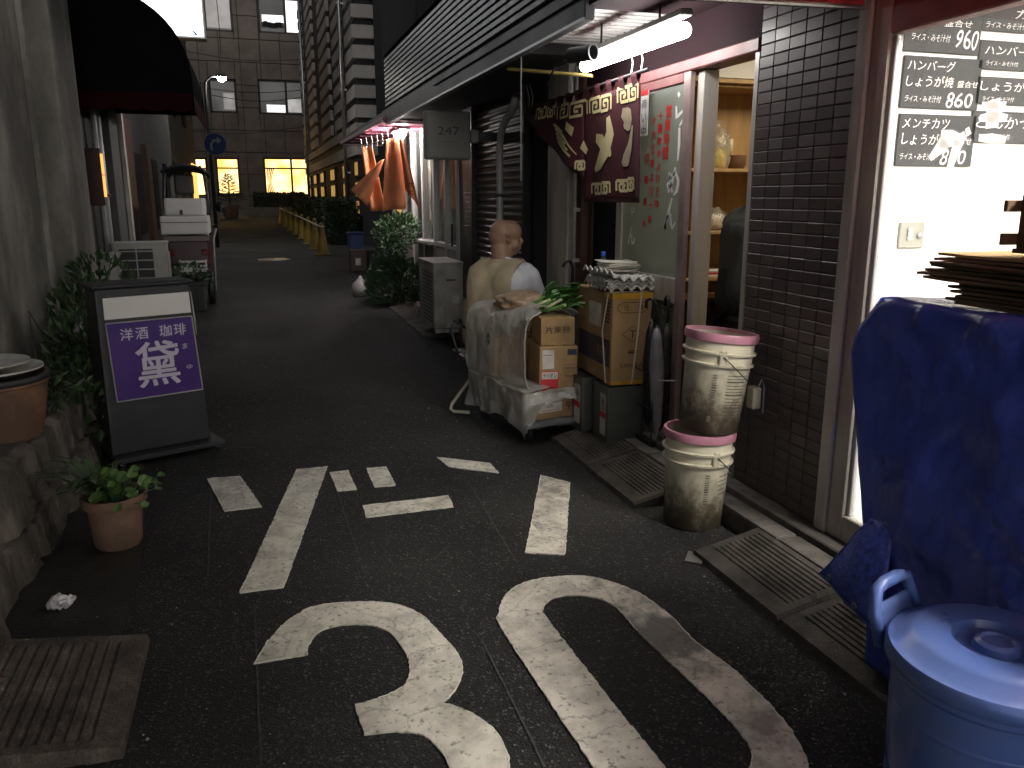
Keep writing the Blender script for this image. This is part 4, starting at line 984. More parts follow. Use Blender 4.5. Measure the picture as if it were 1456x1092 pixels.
MB().box(XW+.0, XW+.008, 4.006, 4.719, 1.06, 2.085).build('glass', FROST, dp)
MB().box(XW+.0, XW+.008, 4.006, 4.719, .24, .92).build('glass', sheet('lower_glass', (.10,.13,.11), .8, .2), dp)
# second panel behind, partly slid
d2 = MB().box(XW+.03, XW+.06, 5.28, 5.35, .15, 2.134).build('door_panel', WOODD, rs_, bevel=.004)
MB().box(XW+.03, XW+.06, 4.75, 5.279, .15, .8).build('lower_panel', WOODD, d2, bevel=.004); MB().box(XW+.04, XW+.048, 4.75, 5.279, .8, 2.1).build('glass', GLASSD, d2)
# lettering on the frosted glass
def onwall(u, v, x): q = pX(u, v, x); return frame(q, (0,-1,0), (0,0,1))
b = None; gx = XW-.003
def gtext(b, s, u, v, hz, wy=None): text(b, s, wy or hz*.95, hz, onwall(u, v, gx))
HNDW = emit('white_letter_film', (.72,.72,.68), 0.0)
b = MB(); stroke(b, [(-.03,.075),(-.01,.055)], [0.019,0.025], onwall(967,152,gx)); stroke(b, [(-.045,.03),(-.035,-.03),(-.015,-.02),(.035,.0),(.04,-.045),(.0,-.075)], [0.016,0.025,0.019,0.022,0.028,0.012], onwall(967,158,gx))
b.build('character', LETW, dp); b = MB()
stroke(b, [(.0,.085),(.004,0),(-.004,-.085)], [0.022,0.028,0.016], onwall(965,205,gx))
b.build('character', LETW, dp); b = MB()
stroke(b, [(-.05,.05),(-.025,-.03),(.0,-.06)], [0.019,0.028,0.016], onwall(957,258,gx)); stroke(b, [(.02,.075),(-.01,.0),(-.05,-.055),(-.065,-.02),(-.03,.035),(.03,.04),(.06,.0),(.045,-.05),(.01,-.075)], [0.019,0.025,0.022,0.019,0.019,0.025,0.031,0.028,0.012], onwall(957,258,gx))
b.build('character', LETW, dp); b = MB()
stroke(b, [(.02,.09),(-.01,.02),(-.05,-.08),(-.02,-.01),(.01,.0),(.02,-.05),(.035,-.075),(.07,-.04)], [0.019,0.028,0.031,0.019,0.022,0.028,0.025,0.009], onwall(952,305,gx))
b.build('character', LETW, dp)
for s, u, v, h in [('ぶ',903,215,.13),('っ',901,245,.08),('ち',900,272,.10),('ゃ',899,300,.08),('ん',898,335,.11)]:
    b = MB(); btext(b, s, h*.9, h, onwall(u, v, gx), .003); b.build('character', LETW, dp)
def column(s, u0, v0, u1, v1, hz):
    for i, ch in enumerate(s):
        t = i/max(1, len(s)-1); b = MB(); btext(b, ch, hz, hz, onwall(lerp(u0,u1,t), lerp(v0,v1,t), gx), .0016); b.build('red_character', LETR, dp)
column('営業時間', 951, 158, 946, 218, .068); column('十一時半より三時', 939, 165, 934, 290, .047)
column('夕方五時より十時', 930, 172, 924, 312, .047); column('日曜祭休', 920, 225, 916, 318, .047)
ns = thing('hanging_notice', 'narrow white notice strip with black characters beside the maroon curtain', 'notice', tuple(pX(918,160,2.19)), world=True)
A = pX(918,128,2.19); B_ = pX(916,193,2.19)
MB().box(2.186, 2.190, A.y-.045, A.y+.045, B_.z, A.z).build('strip', mat('notice_white', (.75,.75,.72), .6), ns)
MB().box(2.1845, 2.1855, A.y-.045, A.y+.045, A.z-.03, A.z).build('red_head', LETR, ns)
b = MB()
for i, ch in enumerate('商い中'): text(b, ch, .06, .05, frame((2.1845, A.y, A.z-.075-.075*i), (0,-1,0), (0,0,1)))
b.build('lettering', LETB, ns)
# interior
INW = mat('interior_wall', (.42,.33,.2), .8, .1, 3)
MB().box(XW+.24, 5.2, 2.78, 2.86, .1, 2.6).build('side_wall', INW, rs_); MB().box(5.2, 5.3, 2.78, 6.0, .1, 2.6).build('back_wall', INW, rs_)
MB().box(XW+.15, 5.2, 5.9, 6.0, .1, 2.6).build('end_wall', INW, rs_); MB().box(XW+.125, 5.2, 2.86, 5.9, 2.52, 2.6).build('ceiling', MILK, rs_); MB().box(XW+.12, 5.2, 2.86, 5.9, .06, .13).build('floor', CONCD, rs_)
cl = thing('ceiling_lamp', 'warm white ceiling light inside the ramen shop', 'lamp', (3.2, 4.2, 2.5), world=True)
MB().box(2.75, 4.4, 3.7, 4.3, 2.45, 2.515).build('case', ALUW, cl, bevel=.008); MB().box(2.78, 4.37, 3.73, 4.27, 2.44, 2.449).build('diffuser', ROOMW, cl)
# shelf unit
shf = thing('wooden_shelf', 'light wooden shelf unit inside the open ramen shop door', 'shelf', (2.95, 4.9, .13), world=True)
MB().box(2.45, 3.5, 5.02, 5.05, .13, 2.19).build('back_panel', WOODL, shf)
for x in (2.44, 2.70, 3.5): MB().box(x, x+.03, 4.72, 5.02, .13, 2.19).build('side', WOODL, shf, bevel=.003)
for z in (2.17, 1.655, 1.262, .96): MB().box(2.47, 3.5, 4.70, 5.02, z, z+.022).build('board', WOODL, shf, bevel=.003)
MB().box(2.45, 3.5, 4.66, 4.70, 2.19, 2.215).build('cornice', WOODL, shf, bevel=.003)
cb = thing('wall_cabinet', 'white wall cabinet above the wooden shelf in the ramen shop', 'cabinet', (2.95, 4.9, 2.22), world=True)
MB().box(2.45, 3.5, 4.72, 5.05, 2.216, 2.51).build('body', MILK, cb); 
for x in (2.46, 2.81, 3.16): MB().box(x, x+.34, 4.705, 4.719, 2.225, 2.50).build('door', MILK, cb, bevel=.003)
# lucky cats wrapped in plastic
CATW = mat('figurine_cream', (.62,.53,.35), .4, .1, 12); CATY = mat('figurine_yellow', (.65,.5,.05), .4)
def cat(x, y, z, s, lab, yel):
    t = thing('cat_figurine', lab, 'figurine', (x, y, z), group='figurines on the wooden shelf'); 
    MB().lathe([(.001,0),(.055,0),(.07,.03),(.066,.08),(.05,.12),(.04,.135)], 18, Matrix.Scale(s, 4)).build('body', CATY if yel else CATW, t, smooth=True)
    hd = MB().lathe([(.001,.115),(.035,.12),(.057,.15),(.055,.18),(.035,.205),(.001,.212)], 18, Matrix.Scale(s, 4)).build('head', CATW, t, smooth=True)
    for q in (-1, 1): MB().lathe([(.02,0),(.001,.04)], 8, Matrix.Scale(s, 4) @ T(q*.034,0,.193) @ RY(q*.3)).build('ear', CATW, hd)
    for q in (-1, 1): MB().lathe([(.001,-.008),(.008,0),(.001,.008)], 8, Matrix.Scale(s,4) @ T(q*.02,-.053,.168)).build('eye', LETB, hd, smooth=True)
    MB().tube([(.055*s,-.02*s,.08*s),(.085*s,-.03*s,.13*s),(.08*s,-.035*s,.19*s)], [.02*s,.02*s,.018*s], 8).build('raised_paw', CATW, t, smooth=True)
    g = MB(); g.lathe([(.08,.0),(.092,.05),(.09,.14),(.08,.2),(.05,.24),(.02,.26),(.045,.29)], 18, Matrix.Scale(s*1.05, 4), False, False); g.build('plastic_wrap', FILM2, t, smooth=True, noisy=.012, nscale=22)
cat(2.93, 4.84, 1.678, 1.0, 'cream cat figurine in clear plastic on the upper shelf, right one', True); cat(2.78, 4.86, 1.678, .95, 'cream cat figurine in clear plastic on the upper shelf, left one', False)
pt = MB().lathe([(.05,0),(.065,.03),(.065,.09),(.06,.09),(.055,.035)], 16).build('clay_bowl', TERRAD, smooth=True, auto=40); pt.location = (3.09, 4.85, 1.678)
tag(pt, 'brown clay bowl right of the wrapped cat figurines', 'bowl')
for i, (x, s) in enumerate(((2.80,.09),(2.93,.11),(3.05,.07))):
    o = MB().lathe([(.001,0),(.8*s,0),(s,.35*s),(.85*s,.9*s),(.4*s,1.3*s),(.001,1.4*s)], 14).build('wrapped_bundle', FILM2, smooth=True, noisy=.03, nscale=20); o.location = (x, 4.84, 1.286)
    MB().lathe([(.001,.005),(.6*s,.01),(.7*s,.3*s),(.5*s,.8*s),(.001,.9*s)], 12).build('contents', CATW, o, smooth=True)
    tag(o, ['plastic-wrapped bundle on the lower shelf, left one', 'plastic-wrapped bundle in the middle of the lower shelf', 'plastic-wrapped bundle on the lower shelf, right one'][i], 'bundle', 'wrapped bundles on the lower shelf')
for i, (x0, x1, z, m_) in enumerate(((2.76,3.0,.985,PAPER),(2.78,3.06,1.0,LETR),(2.80,3.02,1.014,PAPER))):
    o = MB().box(x0, x1, 4.72, 4.93, z, z+.013).build('magazine', m_, bevel=.002); tag(o, ['white magazine at the bottom of the pile on the lowest shelf', 'red magazine in the pile on the lowest shelf', 'white magazine on top of the pile on the lowest shelf'][i], 'magazine', 'magazines on the shelf')
ctb = thing('counter', 'brown wooden counter below the shelf inside the door', 'counter', (2.9, 4.55, .13), world=True)
MB().box(2.5, 3.02, 4.45, 4.65, .13, .86).build('front', WOODD, ctb, bevel=.004); MB().box(2.48, 3.05, 4.42, 4.67, .86, .89).build('top', mat('red_wood', (.20,.07,.035), .4), ctb, bevel=.004)
dk = MB().grid(lambda u, v: (2.62+.42*u, 4.16+.2*math.sin(v*PI), .44+.40*v*(1-.25*u)+.05*math.sin(u*9)*math.sin(v*7)+.14*u), 18, 14).build('dark_bag', mat('dark_bag_cloth', (.022,.022,.024), .6, .3, 12, .6, 18), smooth=True, solid=.02)
tag(dk, 'crumpled dark plastic bag inside the door beside the grey-shirted person', 'bag')
# soffit lamp: bare tube in a long white fixture
fx = thing('fluorescent_lamp', 'bright fluorescent tube lamp above the maroon curtain', 'lamp', (1.93, 4.1, 2.25), world=True)
Lx = 1.95
MB().box(Lx-.03, Lx+.03, 3.53, 4.76, 2.302, 2.335).build('fixture', MILK, fx, bevel=.006)
MB().tube([(Lx,3.55,2.245),(Lx,4.73,2.256)], .036, 20).build('diffuser', LAMPW, fx, smooth=True)
for y in (3.62, 4.66): MB().box(Lx-.012, Lx+.012, y-.01, y+.01, 2.285, 2.303).build('clip', MILK, fx)
for y in (3.8, 4.5): MB().tube([(Lx,y,2.33),(Lx,y,2.5)], .006, 6).build('hanger', DARKM, fx)
# slatted white soffit above the lamp, duct stub, wire, bamboo pole
so = MB().box(1.67, XW-.04, 4.0, 5.2, 2.462, 2.47).build('slatted_soffit', mat('white_slats', (.6,.58,.56), .6, .1, 5), rb)
s_ = MB().box(0, .53, 0, .05, 0, .012).build('slat', mat('white_slats', (.6,.58,.56), .6), so, bevel=.003); s_.location = (1.67, 4.02, 2.45)
for i in range(1, 13): copy_part(s_, (1.67, 4.02+.09*i, 2.45), so)
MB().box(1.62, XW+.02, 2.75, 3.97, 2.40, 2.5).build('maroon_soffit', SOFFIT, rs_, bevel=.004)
du = thing('duct_stub', 'round metal duct stub beside the fluorescent lamp', 'duct', (1.8, 5.0, 2.36), world=True)
p = pX(836, 74, 1.82); MB().lathe([(.042,-.10),(.042,.05),(.048,.05),(.048,.065),(.038,.065),(.038,-.08)], 20, T(p.x, p.y+.05, p.z) @ RZ(.5) @ RX(PI/2), True, False).build('pipe', DARKM, du, smooth=True, auto=40)
MB().tube([(p.x-.02,p.y+.1,p.z), (p.x-.06,p.y+.35,p.z-.02), (p.x-.02,p.y+.6,p.z-.10)], .006, 6).build('wire', BLACKP, du)
a, c = pX(722, 98, 1.66), pX(842, 108, 2.0)
tag(MB().tube([a, c], .011, 8).build('bamboo_pole', mat('bamboo', (.5,.38,.13), .5, .2, 9)), 'yellow bamboo pole across above the maroon curtain', 'pole')
# maroon noren
NX = 2.05
nr = thing('maroon_noren', 'maroon ramen shop curtain with cream characters and meander border', 'shop curtain', (NX, 5, 1.47), world=True)
YA, YB, YS, ZT = 4.19, 6.13, 4.985, 2.10
def zb(y):
    if y <= YS: return 1.468
    return 1.615+(y-YS)/(YB-YS)*.47
def cloth(y, z, off=0):
    t = (ZT-z)/.63; k = (y-YA)
    x = NX+.018*math.sin(k*11)*(.3+t)+.03*t*math.sin(k*3+.6)-.05*t*(k > .8)*(k-.8)
    return Vector((x-off, y, z))
def ncl(y0, y1, n):
    return MB().grid(lambda u, v: cloth(lerp(y0,y1,u), lerp(zb(lerp(y0,y1,u)), ZT, v)), n, 16)
ncl(YA, YS, 26).build('cloth_panel', MAROON, nr, smooth=True, solid=.003)
ncl(YS+.004, YB, 34).build('cloth_panel', MAROON, nr, smooth=True, solid=.003)
def nstroke(b, pts, ws):
    n = len(pts); vs = []; fs = []
    # resample
    R = []
    for i in range(n-1):
        for k in range(5): t = k/5; R.append(((lerp(pts[i][0],pts[i+1][0],t), lerp(pts[i][1],pts[i+1][1],t)), lerp(ws[i] if isinstance(ws,list) else ws, ws[i+1] if isinstance(ws,list) else ws, t)))
    R.append((pts[-1], ws[-1] if isinstance(ws, list) else ws))
    for i, ((y, z), w_) in enumerate(R):
        (ya, za), (yb, zb_) = R[max(0,i-1)][0], R[min(len(R)-1,i+1)][0]; d = Vector((yb-ya, zb_-za)).normalized()
        for s in (1, -1): vs.append(cloth(y-d.y*w_/2*s, z+d.x*w_/2*s, .005))
    for i in range(len(R)-1): fs.append((2*i, 2*i+1, 2*i+3, 2*i+2))
    b.add(vs, fs)
def N(u, v): q = pX(u, v, NX); return (q.y, q.z)
b = MB()
nstroke(b, [N(866,166),N(868,190),N(862,212),N(852,230),N(842,242)], [.045,.09,.11,.10,.03])
nstroke(b, [N(846,196),N(856,202),N(866,215),N(868,222)], [.05,.09,.06,.02])
b.build('lettering', CREAM, nr)
b = MB()
nstroke(b, [N(883,160),N(890,166),N(889,176),N(884,180)], [.05,.11,.09,.02]); nstroke(b, [N(896,178),N(891,205),N(884,228),N(880,234)], [.02,.05,.08,.03])
b.build('shaded_lettering', mat('cream_fold_shade', (.40,.33,.22), .9), nr)  # same cream print, darkened in colour for the shade of the fold
b = MB()
nstroke(b, [N(808,178),N(818,188)], [.05,.06]); nstroke(b, [N(827,205),N(832,216)], [.06,.04])
for k in range(5): nstroke(b, [N(789+k*1.6,177+k*6),N(803+k*3.2,188+k*8.6)], .016)
nstroke(b, [N(788,177),N(806,195),N(822,220)], [.008,.022,.008])
b.build('folded_lettering', CREAM, nr)
def meander(b, u0, v0, u1, v1, flip=False):
    A, B_ = N(u0, v0), N(u1, v1); y0, z0, y1, z1_ = A[0], A[1], B_[0], B_[1]
    pts = [(0,0),(0,1),(1,1),(1,.0),(.28,.0),(.28,.68),(.72,.68),(.72,.34),(.5,.34)]
    if flip: pts = [(1-a, c) for a, c in pts]
    pts = [(lerp(y0,y1,a), lerp(z1_,z0,c)) for a, c in pts]
    for p_, q_ in zip(pts[:-1], pts[1:]): nstroke(b, [p_, q_], .018)
for i, (u0, v0, u1, v1) in enumerate([(764,156,778,166),(780,154,789,164),(793,152,810,165),(813,148,834,162),(838,142,854,157),(856,138,870,155),(879,127,892,143),(894,122,907,139),(836,262,853,275),(855,260,866,274),(873,257,884,271),(885,254,893,270),(821,230,829,240)]): b = MB(); meander(b, u0, v0, u1, v1, i % 2 == 1); b.build('meander_motif', CREAM, nr)
rod = MB().tube([cloth(YA-.1, ZT+.055), cloth((YA+YB)/2, ZT+.05), cloth(YB+.15, ZT+.055)], .010, 8).build('rod', BLACKP, nr)
for i in range(12):
    y = lerp(YA+.06, YB-.06, i/11); r0_ = Vector((NX, y, ZT+.052))
    MB().add([q for d in (-.035,.035) for q in (Vector((NX,y+d,ZT-.01)), Vector((NX-.014,y+d,ZT+.04)), Vector((NX-.012,y+d,ZT+.064)), Vector((NX+.012,y+d,ZT+.064)), Vector((NX+.014,y+d,ZT+.04)), Vector((NX+.002,y+d,ZT-.01)))],
        [(j, j+1, j+7, j+6) for j in range(5)]).build('loop', MAROON, nr)
for y in (YA+.12, YA+.0, 5.2, 6.0, 6.08): MB().tube([(NX,y,ZT+.05),(NX+.01,y,ZT+.12),(NX-.01,y+.02,ZT+.22)], .004, 6).build('hook', STEEL, nr)

# ================================================================== DINER with the bright window
dn = thing('diner_front', 'brightly lit diner window front with aluminium frame at right', 'shopfront', (XW, 1.5, .1), world=True)
MB().box(XW-.025, XW+.06, 2.622, 2.69, .128, 2.42).build('frame_post', ALU, dn, bevel=.006)
MB().box(XW-.012, XW+.05, 2.53, 2.62, .128, 2.42).build('sash_stile', ALU, dn, bevel=.005)
MB().box(XW+.0, XW+.03, 2.508, 2.529, .24, 2.06).build('glazing_bead', ALUW, dn, bevel=.003)
MB().box(XW-.012, XW+.05, -1.0, 2.529, .128, .24).build('bottom_rail', ALU, dn, bevel=.005)
MB().box(XW-.012, XW+.05, -1.0, 2.529, 2.065, 2.42).build('top_rail', REDREFL, dn, bevel=.005)
MB().box(XW-.02, XW+.05, .2, .3, .24, 2.064).build('sash_stile', ALU, dn, bevel=.005)
MB().box(XW+.01, XW+.016,   .301, 2.507, .241, 2.064).build('glass_pane', GLASS, dn); MB().box(XW+.01, XW+.016, -1.0, .199, .241, 2.064).build('glass_pane', GLASS, dn)
DW = mat('diner_wall', (.80,.79,.75), .6, .03, 3)
MB().box(XW+.045, 5.6, 2.70, 2.775, .1, 2.6).build('partition_wall', DW, dn); MB().box(5.6, 5.7, -1.0, 2.7, .1, 2.6).build('back_wall', DW, dn); MB().box(XW+.1, 5.7, -1.1, -1.0, .1, 2.6).build('end_wall', DW, dn)
MB().box(XW+.05, 5.7, -1.0, 2.7, .05, .13).build('floor', CONC, dn); MB().box(XW-.0, 5.7, -1.1, 2.7, 2.6, 2.68).build('ceiling', DW, dn)
for i, (x, y) in enumerate(((2.66,.85),(2.66,-.42),(4.2,1.3),(4.2,0))):
    q = thing('ceiling_lamp', 'white ceiling light panel inside the diner, ' + ['near the window and menu wall','near the window, far from the menu wall','at the back by the menu wall','at the back, far from the menu wall'][i], 'lamp', (x, y, 2.55), group='ceiling lights in the diner', world=True)
    MB().box(x-.16, x+.16, y-.62, y+.62, 2.53, 2.599).build('case', ALUW, q, bevel=.006); MB().box(x-.14, x+.14, y-.6, y+.6, 2.52, 2.529).build('diffuser', ROOM if i < 2 else emit('ceiling_light_back', (1,.96,.9), 22), q)
# menu boards on the partition wall
MENU = mat('menu_board', (.035,.035,.037), .85, .15, 8); WY = 2.70
def board(u0, v0, u1, v1, lab, lines, yy=WY):
    A, B_ = pY(u0, v0, yy-.01), pY(u1, v1, yy-.01); w_, h_ = B_.x-A.x, A.z-B_.z
    t = thing('menu_board', lab, 'menu board', (A.x, yy, B_.z), group='menu boards in the diner', world=True)
    MB().box(A.x, B_.x, yy-.012, yy-.002, B_.z, A.z).build('board', MENU, t, bevel=.002)
    b = MB()
    for s, cx, cy, tw_, th_ in lines: text(b, s, tw_*w_, th_*h_, frame((A.x+cx*w_, yy-.014, A.z-cy*h_), (1,0,0), (0,0,1)), shear=.12, wob=.10)
    b.build('lettering', LETW, t)
SUB = 'ライス・みそ汁付'
board(1291, -4, 1391, 79, 'black menu board priced 960 at the top left', [('盛合せ',.68,.42,.36,.14),(SUB,.34,.72,.5,.14),('960',.82,.72,.3,.36)])
board(1287, 78, 1389, 157, 'black menu board priced 860 in the left column', [('ハンバーグ',.34,.18,.6,.2),('しょうが焼',.34,.48,.6,.22),('盛合せ',.83,.5,.27,.13),(SUB,.27,.82,.46,.13),('860',.74,.82,.34,.3)])
board(1280, 161, 1380, 237, 'lowest black menu board in the left column, behind the white window letters', [('メンチカツ',.34,.18,.6,.2),('しょうが焼',.34,.48,.6,.22),('盛合せ',.83,.5,.27,.13),(SUB,.27,.82,.46,.13),('860',.74,.82,.34,.3)])
board(1401, -6, 1500, 51, 'black menu board at the top of the right column', [('カツ',.62,.45,.4,.26),(SUB,.32,.82,.55,.2)])
board(1395, 56, 1496, 104, 'second black menu board of the right column', [('ハンバーグ',.42,.34,.72,.34),(SUB,.3,.78,.42,.17)])
board(1390, 108, 1490, 152, 'third black menu board of the right column', [('しょうが焼',.42,.34,.74,.36),(SUB,.3,.8,.42,.17)])
board(1384, 157, 1484, 205, 'lowest black menu board of the right column', [('とんかつ',.42,.36,.74,.36),(SUB,.3,.8,.42,.17)])
sw_ = thing('light_switch', 'steel wall plate with switches below the menu boards', 'light switch', tuple(pY(1293,333,WY)), world=True)
A, B_ = pY(1278,316,WY), pY(1309,352,WY)
MB().box(A.x, B_.x, WY-.012, WY-.001, B_.z, A.z).build('plate', mat('plate_steel', (.38,.38,.33), .4, .1, 20, metal=.6), sw_, bevel=.003)
cx = lerp(A.x,B_.x,.38)
for i in range(3): MB().box(cx-.012, cx+.012, WY-.02, WY-.013, lerp(B_.z,A.z,.30+.17*i), lerp(B_.z,A.z,.44+.17*i)).build('rocker', WHITEP, sw_, bevel=.002)
MB().lathe([(.012,0),(.012,.008),(.005,.010)], 14, frame((lerp(A.x,B_.x,.78), WY-.0125, lerp(B_.z,A.z,.48)), (1,0,0), (0,0,1))).build('pilot_button', STEEL, sw_)
# white letters stuck on the glass
b = MB(); MMg = lambda u, v: onwall(u, v, XW+.005)
p0 = pX(1350,205,XW+.005)
gsn = [0]
def gs(pts, ws):
    gsn[0] += 1; xx = XW+.006-.0005*gsn[0]
    q = [pX(u, v, xx) for u, v in pts]; o0 = q[0]; M_ = frame(o0, (0,-1,0), (0,0,1))
    stroke(b, [(-(p_.y-o0.y), p_.z-o0.z) for p_ in q], ws, M_)
gs([(1337,198),(1352,197),(1368,199)], [.06,.055,.03]); gs([(1345,200),(1334,213),(1322,226)], [.055,.04,.02]); gs([(1364,200),(1358,215),(1350,240)], [.04,.035,.025]); gs([(1368,188),(1371,200)], [.016,.022]); gs([(1375,182),(1378,192)], [.016,.02])
gs([(1393,168),(1414,166),(1432,168)], [.02,.035,.02]); gs([(1412,142),(1412,165),(1410,182)], [.045,.05,.045]); gs([(1396,150),(1430,150)], [.022,.022]); gs([(1392,196),(1410,197),(1430,199)], [.02,.03,.02])
b.build('window_lettering', sheet('white_film', (.97,.97,.96), 1.0, .4, var=0, tl_=.92), dn)
# red awning over the diner
ra = thing('red_awning', 'red awning edge over the diner window at the top right', 'awning', (XW, 1.5, 2.1), world=True)
MB().add([(XW-.03,2.66,2.50),(1.35,2.66,2.32),(1.35,-1,2.32),(XW-.03,-1,2.50)], [(0,1,2,3)]).build('canopy', REDA, ra, solid=.006)
MB().add([(XW-.03,2.66,2.50),(1.35,2.66,2.32),(1.35,2.66,2.165),(XW-.03,2.66,2.185)], [(0,1,2,3)]).build('end_valance', REDA, ra, solid=.006)
b = MB(); b.grid(lambda u, v: (1.348, lerp(2.66,-1,u), 2.165+.155*v), 60, 2); b.build('front_valance', REDA, ra, solid=.006)
MB().tube([(XW-.03,2.655,2.175),(1.35,2.655,2.157)], .010, 8).build('frame_bar', STEEL, ra)
# ================================================================== LEFT OBJECTS
# standing sign on castors
rz = math.radians(23.2); SO = (-.515, 4.882, 0)
ss = thing('standing_sign', 'dark standing sign on castors with a purple cafe panel', 'sign', SO, rz)
SGD = mat('sign_body_dark', (.026,.026,.028), .55, .2, 5, .1, 60)
b = MB(); b.add([(-.315,.08,.07),(.245,.08,.07),(.20,.09,1.012),(-.31,.09,1.008),(-.315,.34,.07),(.245,.34,.07),(.20,.30,1.012),(-.31,.30,1.008)], [(0,1,2,3),(5,4,7,6),(4,0,3,7),(1,5,6,2),(3,2,6,7),(4,5,1,0)])
b.build('body', SGD, ss, bevel=.012, seg=2)
MB().box(-.33,.215,.07,.32,1.012,1.036).build('top_cap', SGD, ss, bevel=.008)
def facez(z): return .0795+.0106*(z-.07)
MB().add([(-.277,facez(.845)-.006,.845),(.190,facez(.845)-.006,.845),(.187,facez(.97)-.006,.965),(-.275,facez(.97)-.006,.962)], [(0,1,2,3)]).build('blank_panel', MILK, ss, solid=.008)
pp_ = MB().add([(-.262,.072,.385),(.215,.072,.385),(.190,.078,.822),(-.276,.078,.822)], [(0,1,2,3)]).build('purple_panel', PURP, ss, solid=.008)
b = MB()
for a, c in (((-.262,.068,.383),(.215,.068,.383)),((.215,.068,.383),(.190,.074,.824)),((.190,.074,.824),(-.276,.074,.824)),((-.276,.074,.824),(-.262,.068,.383))): b.tube([a, c], .004, 6)
b.build('panel_trim', mat('trim_silver', (.4,.38,.36), .4, metal=.5), ss)
def SF(x, z): return frame((x, .0655+.014*(z-.4), z), (1,0,0), (0,.014,1))
LETL = mat('lettering_lilac', (.50,.46,.54), .5, .05, 8)
b = MB()
for s, x in (('洋',-.175),('酒',-.095),('珈',.035),('琲',.115)): text(b, s, .068, .068, SF(x, .755), .008)
text(b, 'ま', .03, .032, SF(.135, .655), .004); text(b, 'ゆ', .034, .028, SF(.150, .53), .004)
btext(b, '黛', .24, .26, SF(-.022, .572), .0032)
b.build('lettering', LETL, pp_)
MB().box(-.31,.30,-.0,.42,.038,.068).build('base_board', SGD, ss, bevel=.006)
for x in (-.28, .27):
    for y in (.04, .38):
        c = MB().lathe([(.019,-.010),(.019,.010)], 14, T(x, y, .019) @ RY(PI/2)).build('castor', BLACKP, ss)
        MB().box(x-.014, x+.014, y-.012, y+.012, .024, .037).build('fork', STEEL, c)
MB().tube([(.2,.2,.98),(.23,.2,.95),(.235,.18,.80),(.23,.16,.70)], .012, 8).build('cable', ALUW, ss, smooth=True)

# terracotta pot with plants
pot = thing('potted_plant', 'terracotta pot with round-leaved plant beside the stone wall', 'potted plant', (-.655, 3.70, 0))
PRF = [(.085,.0),(.098,.02),(.112,.19),(.128,.195),(.134,.205),(.134,.235),(.124,.24),(.112,.225),(.108,.20)]
MB().lathe(PRF, 32).build('pot', TERRA, pot, smooth=True, auto=40, recalc=True)
MB().lathe([(.001,.205),(.108,.20)], 20, None, False, False).build('soil', SOIL, pot)
def round_leaf(b, c, nrm, r):
    nrm = Vector(nrm).normalized(); a = nrm.cross(Vector((.3,.5,.8))).normalized(); d = nrm.cross(a)
    vs = [c-nrm*r*.15]+[c+(a*math.cos(t*PI/5)+d*math.sin(t*PI/5))*r*(1-.25*(t == 0))+nrm*r*.12*math.sin(t*2.4) for t in range(10)]
    b.add(vs, [(0, 1+t, 1+(t+1) % 10) for t in range(10)])
b = MB(); b2 = MB()
for i in range(54):
    a = rnd(0, 6.28); rr = rnd(.02,.16); c = Vector((math.cos(a)*rr+.055, math.sin(a)*rr-.01, .25+rnd(0,.12)-max(0, rr-.1)*.9))
    round_leaf(b, c, (math.cos(a)*.6+rnd(-.4,.4), math.sin(a)*.6-.3+rnd(-.4,.4), 1), rnd(.015,.03)); b2.tube([(c.x*.3, c.y*.3, .2), c*.7+Vector((0,0,.06)), c], .0022, 4)
b.build('round_leaves', LEAFG, pot); b2.build('stalks', LEAFM, pot)
b = MB()
for i in range(24):
    a = rnd(1.4, 4.9); L = rnd(.2,.42); e = Vector((math.cos(a), math.sin(a), 0)); s0 = Vector((-.04+rnd(-.03,.03), rnd(-.04,.04), .2)); pts = [s0+e*L*t*.75+Vector((0,0,L*(t*1.15-.75*t*t))) for t in (0,.3,.6,.85,1)]; sd = Vector((-e.y, e.x, 0))
    vs = []; 
    for p_, w_ in zip(pts, (.008,.013,.012,.007,.001)): vs += [p_+sd*w_, p_-sd*w_]
    b.add(vs, [(2*k, 2*k+1, 2*k+3, 2*k+2) for k in range(4)])
b.build('blade_leaves', LEAFD, pot)

# big old pot on the stone wall, with saucers and a card
bp_ = thing('large_planter', 'large weathered brown planter on the stone wall at the left edge', 'planter', (-1.16, 4.02, .44))
MB().lathe([(.13,0),(.165,.01),(.19,.12),(.205,.225),(.215,.23),(.215,.262),(.20,.262),(.19,.22)], 40).build('pot', TERRAD, bp_, smooth=True, auto=40)
MB().lathe([(.001,.23),(.195,.235)], 24, None, False, False).build('soil', SOIL, bp_)
MB().lathe([(.209,.238),(.2165,.24),(.2165,.262),(.209,.264)], 40, None, False, False).build('rim_band', BLACKP, bp_, smooth=True)
bp_.scale = (1.13,1.13,1.13)
for i, (r, z, dx, m_) in enumerate(((.19,.264,.012,WHITEP),(.17,.288,-.015,WHITEP))):
    o = MB().lathe([(.001,0),(r*.7,0),(r,.02),(r,.027),(r*.96,.024),(r*.68,.006),(.001,.006)], 40).build('plant_saucer', m_, smooth=True, auto=50); o.location = (-1.16+dx, 4.02, .44+z*1.13); o.scale = (1.12,1.12,1.1)
    tag(o, ['lower of two white saucers stacked on the brown planter', 'upper of two white saucers stacked on the brown planter'][i], 'saucer', 'saucers on the planter')
cdn = thing('price_card', 'white card with red characters leaning on the saucers at left', 'card', (-1.225, 3.98, .79), .35)
MM = RX(-.35)
MB().box(-.045,.045,-.002,.002,0,.13,MM).build('card', PAPER, cdn)
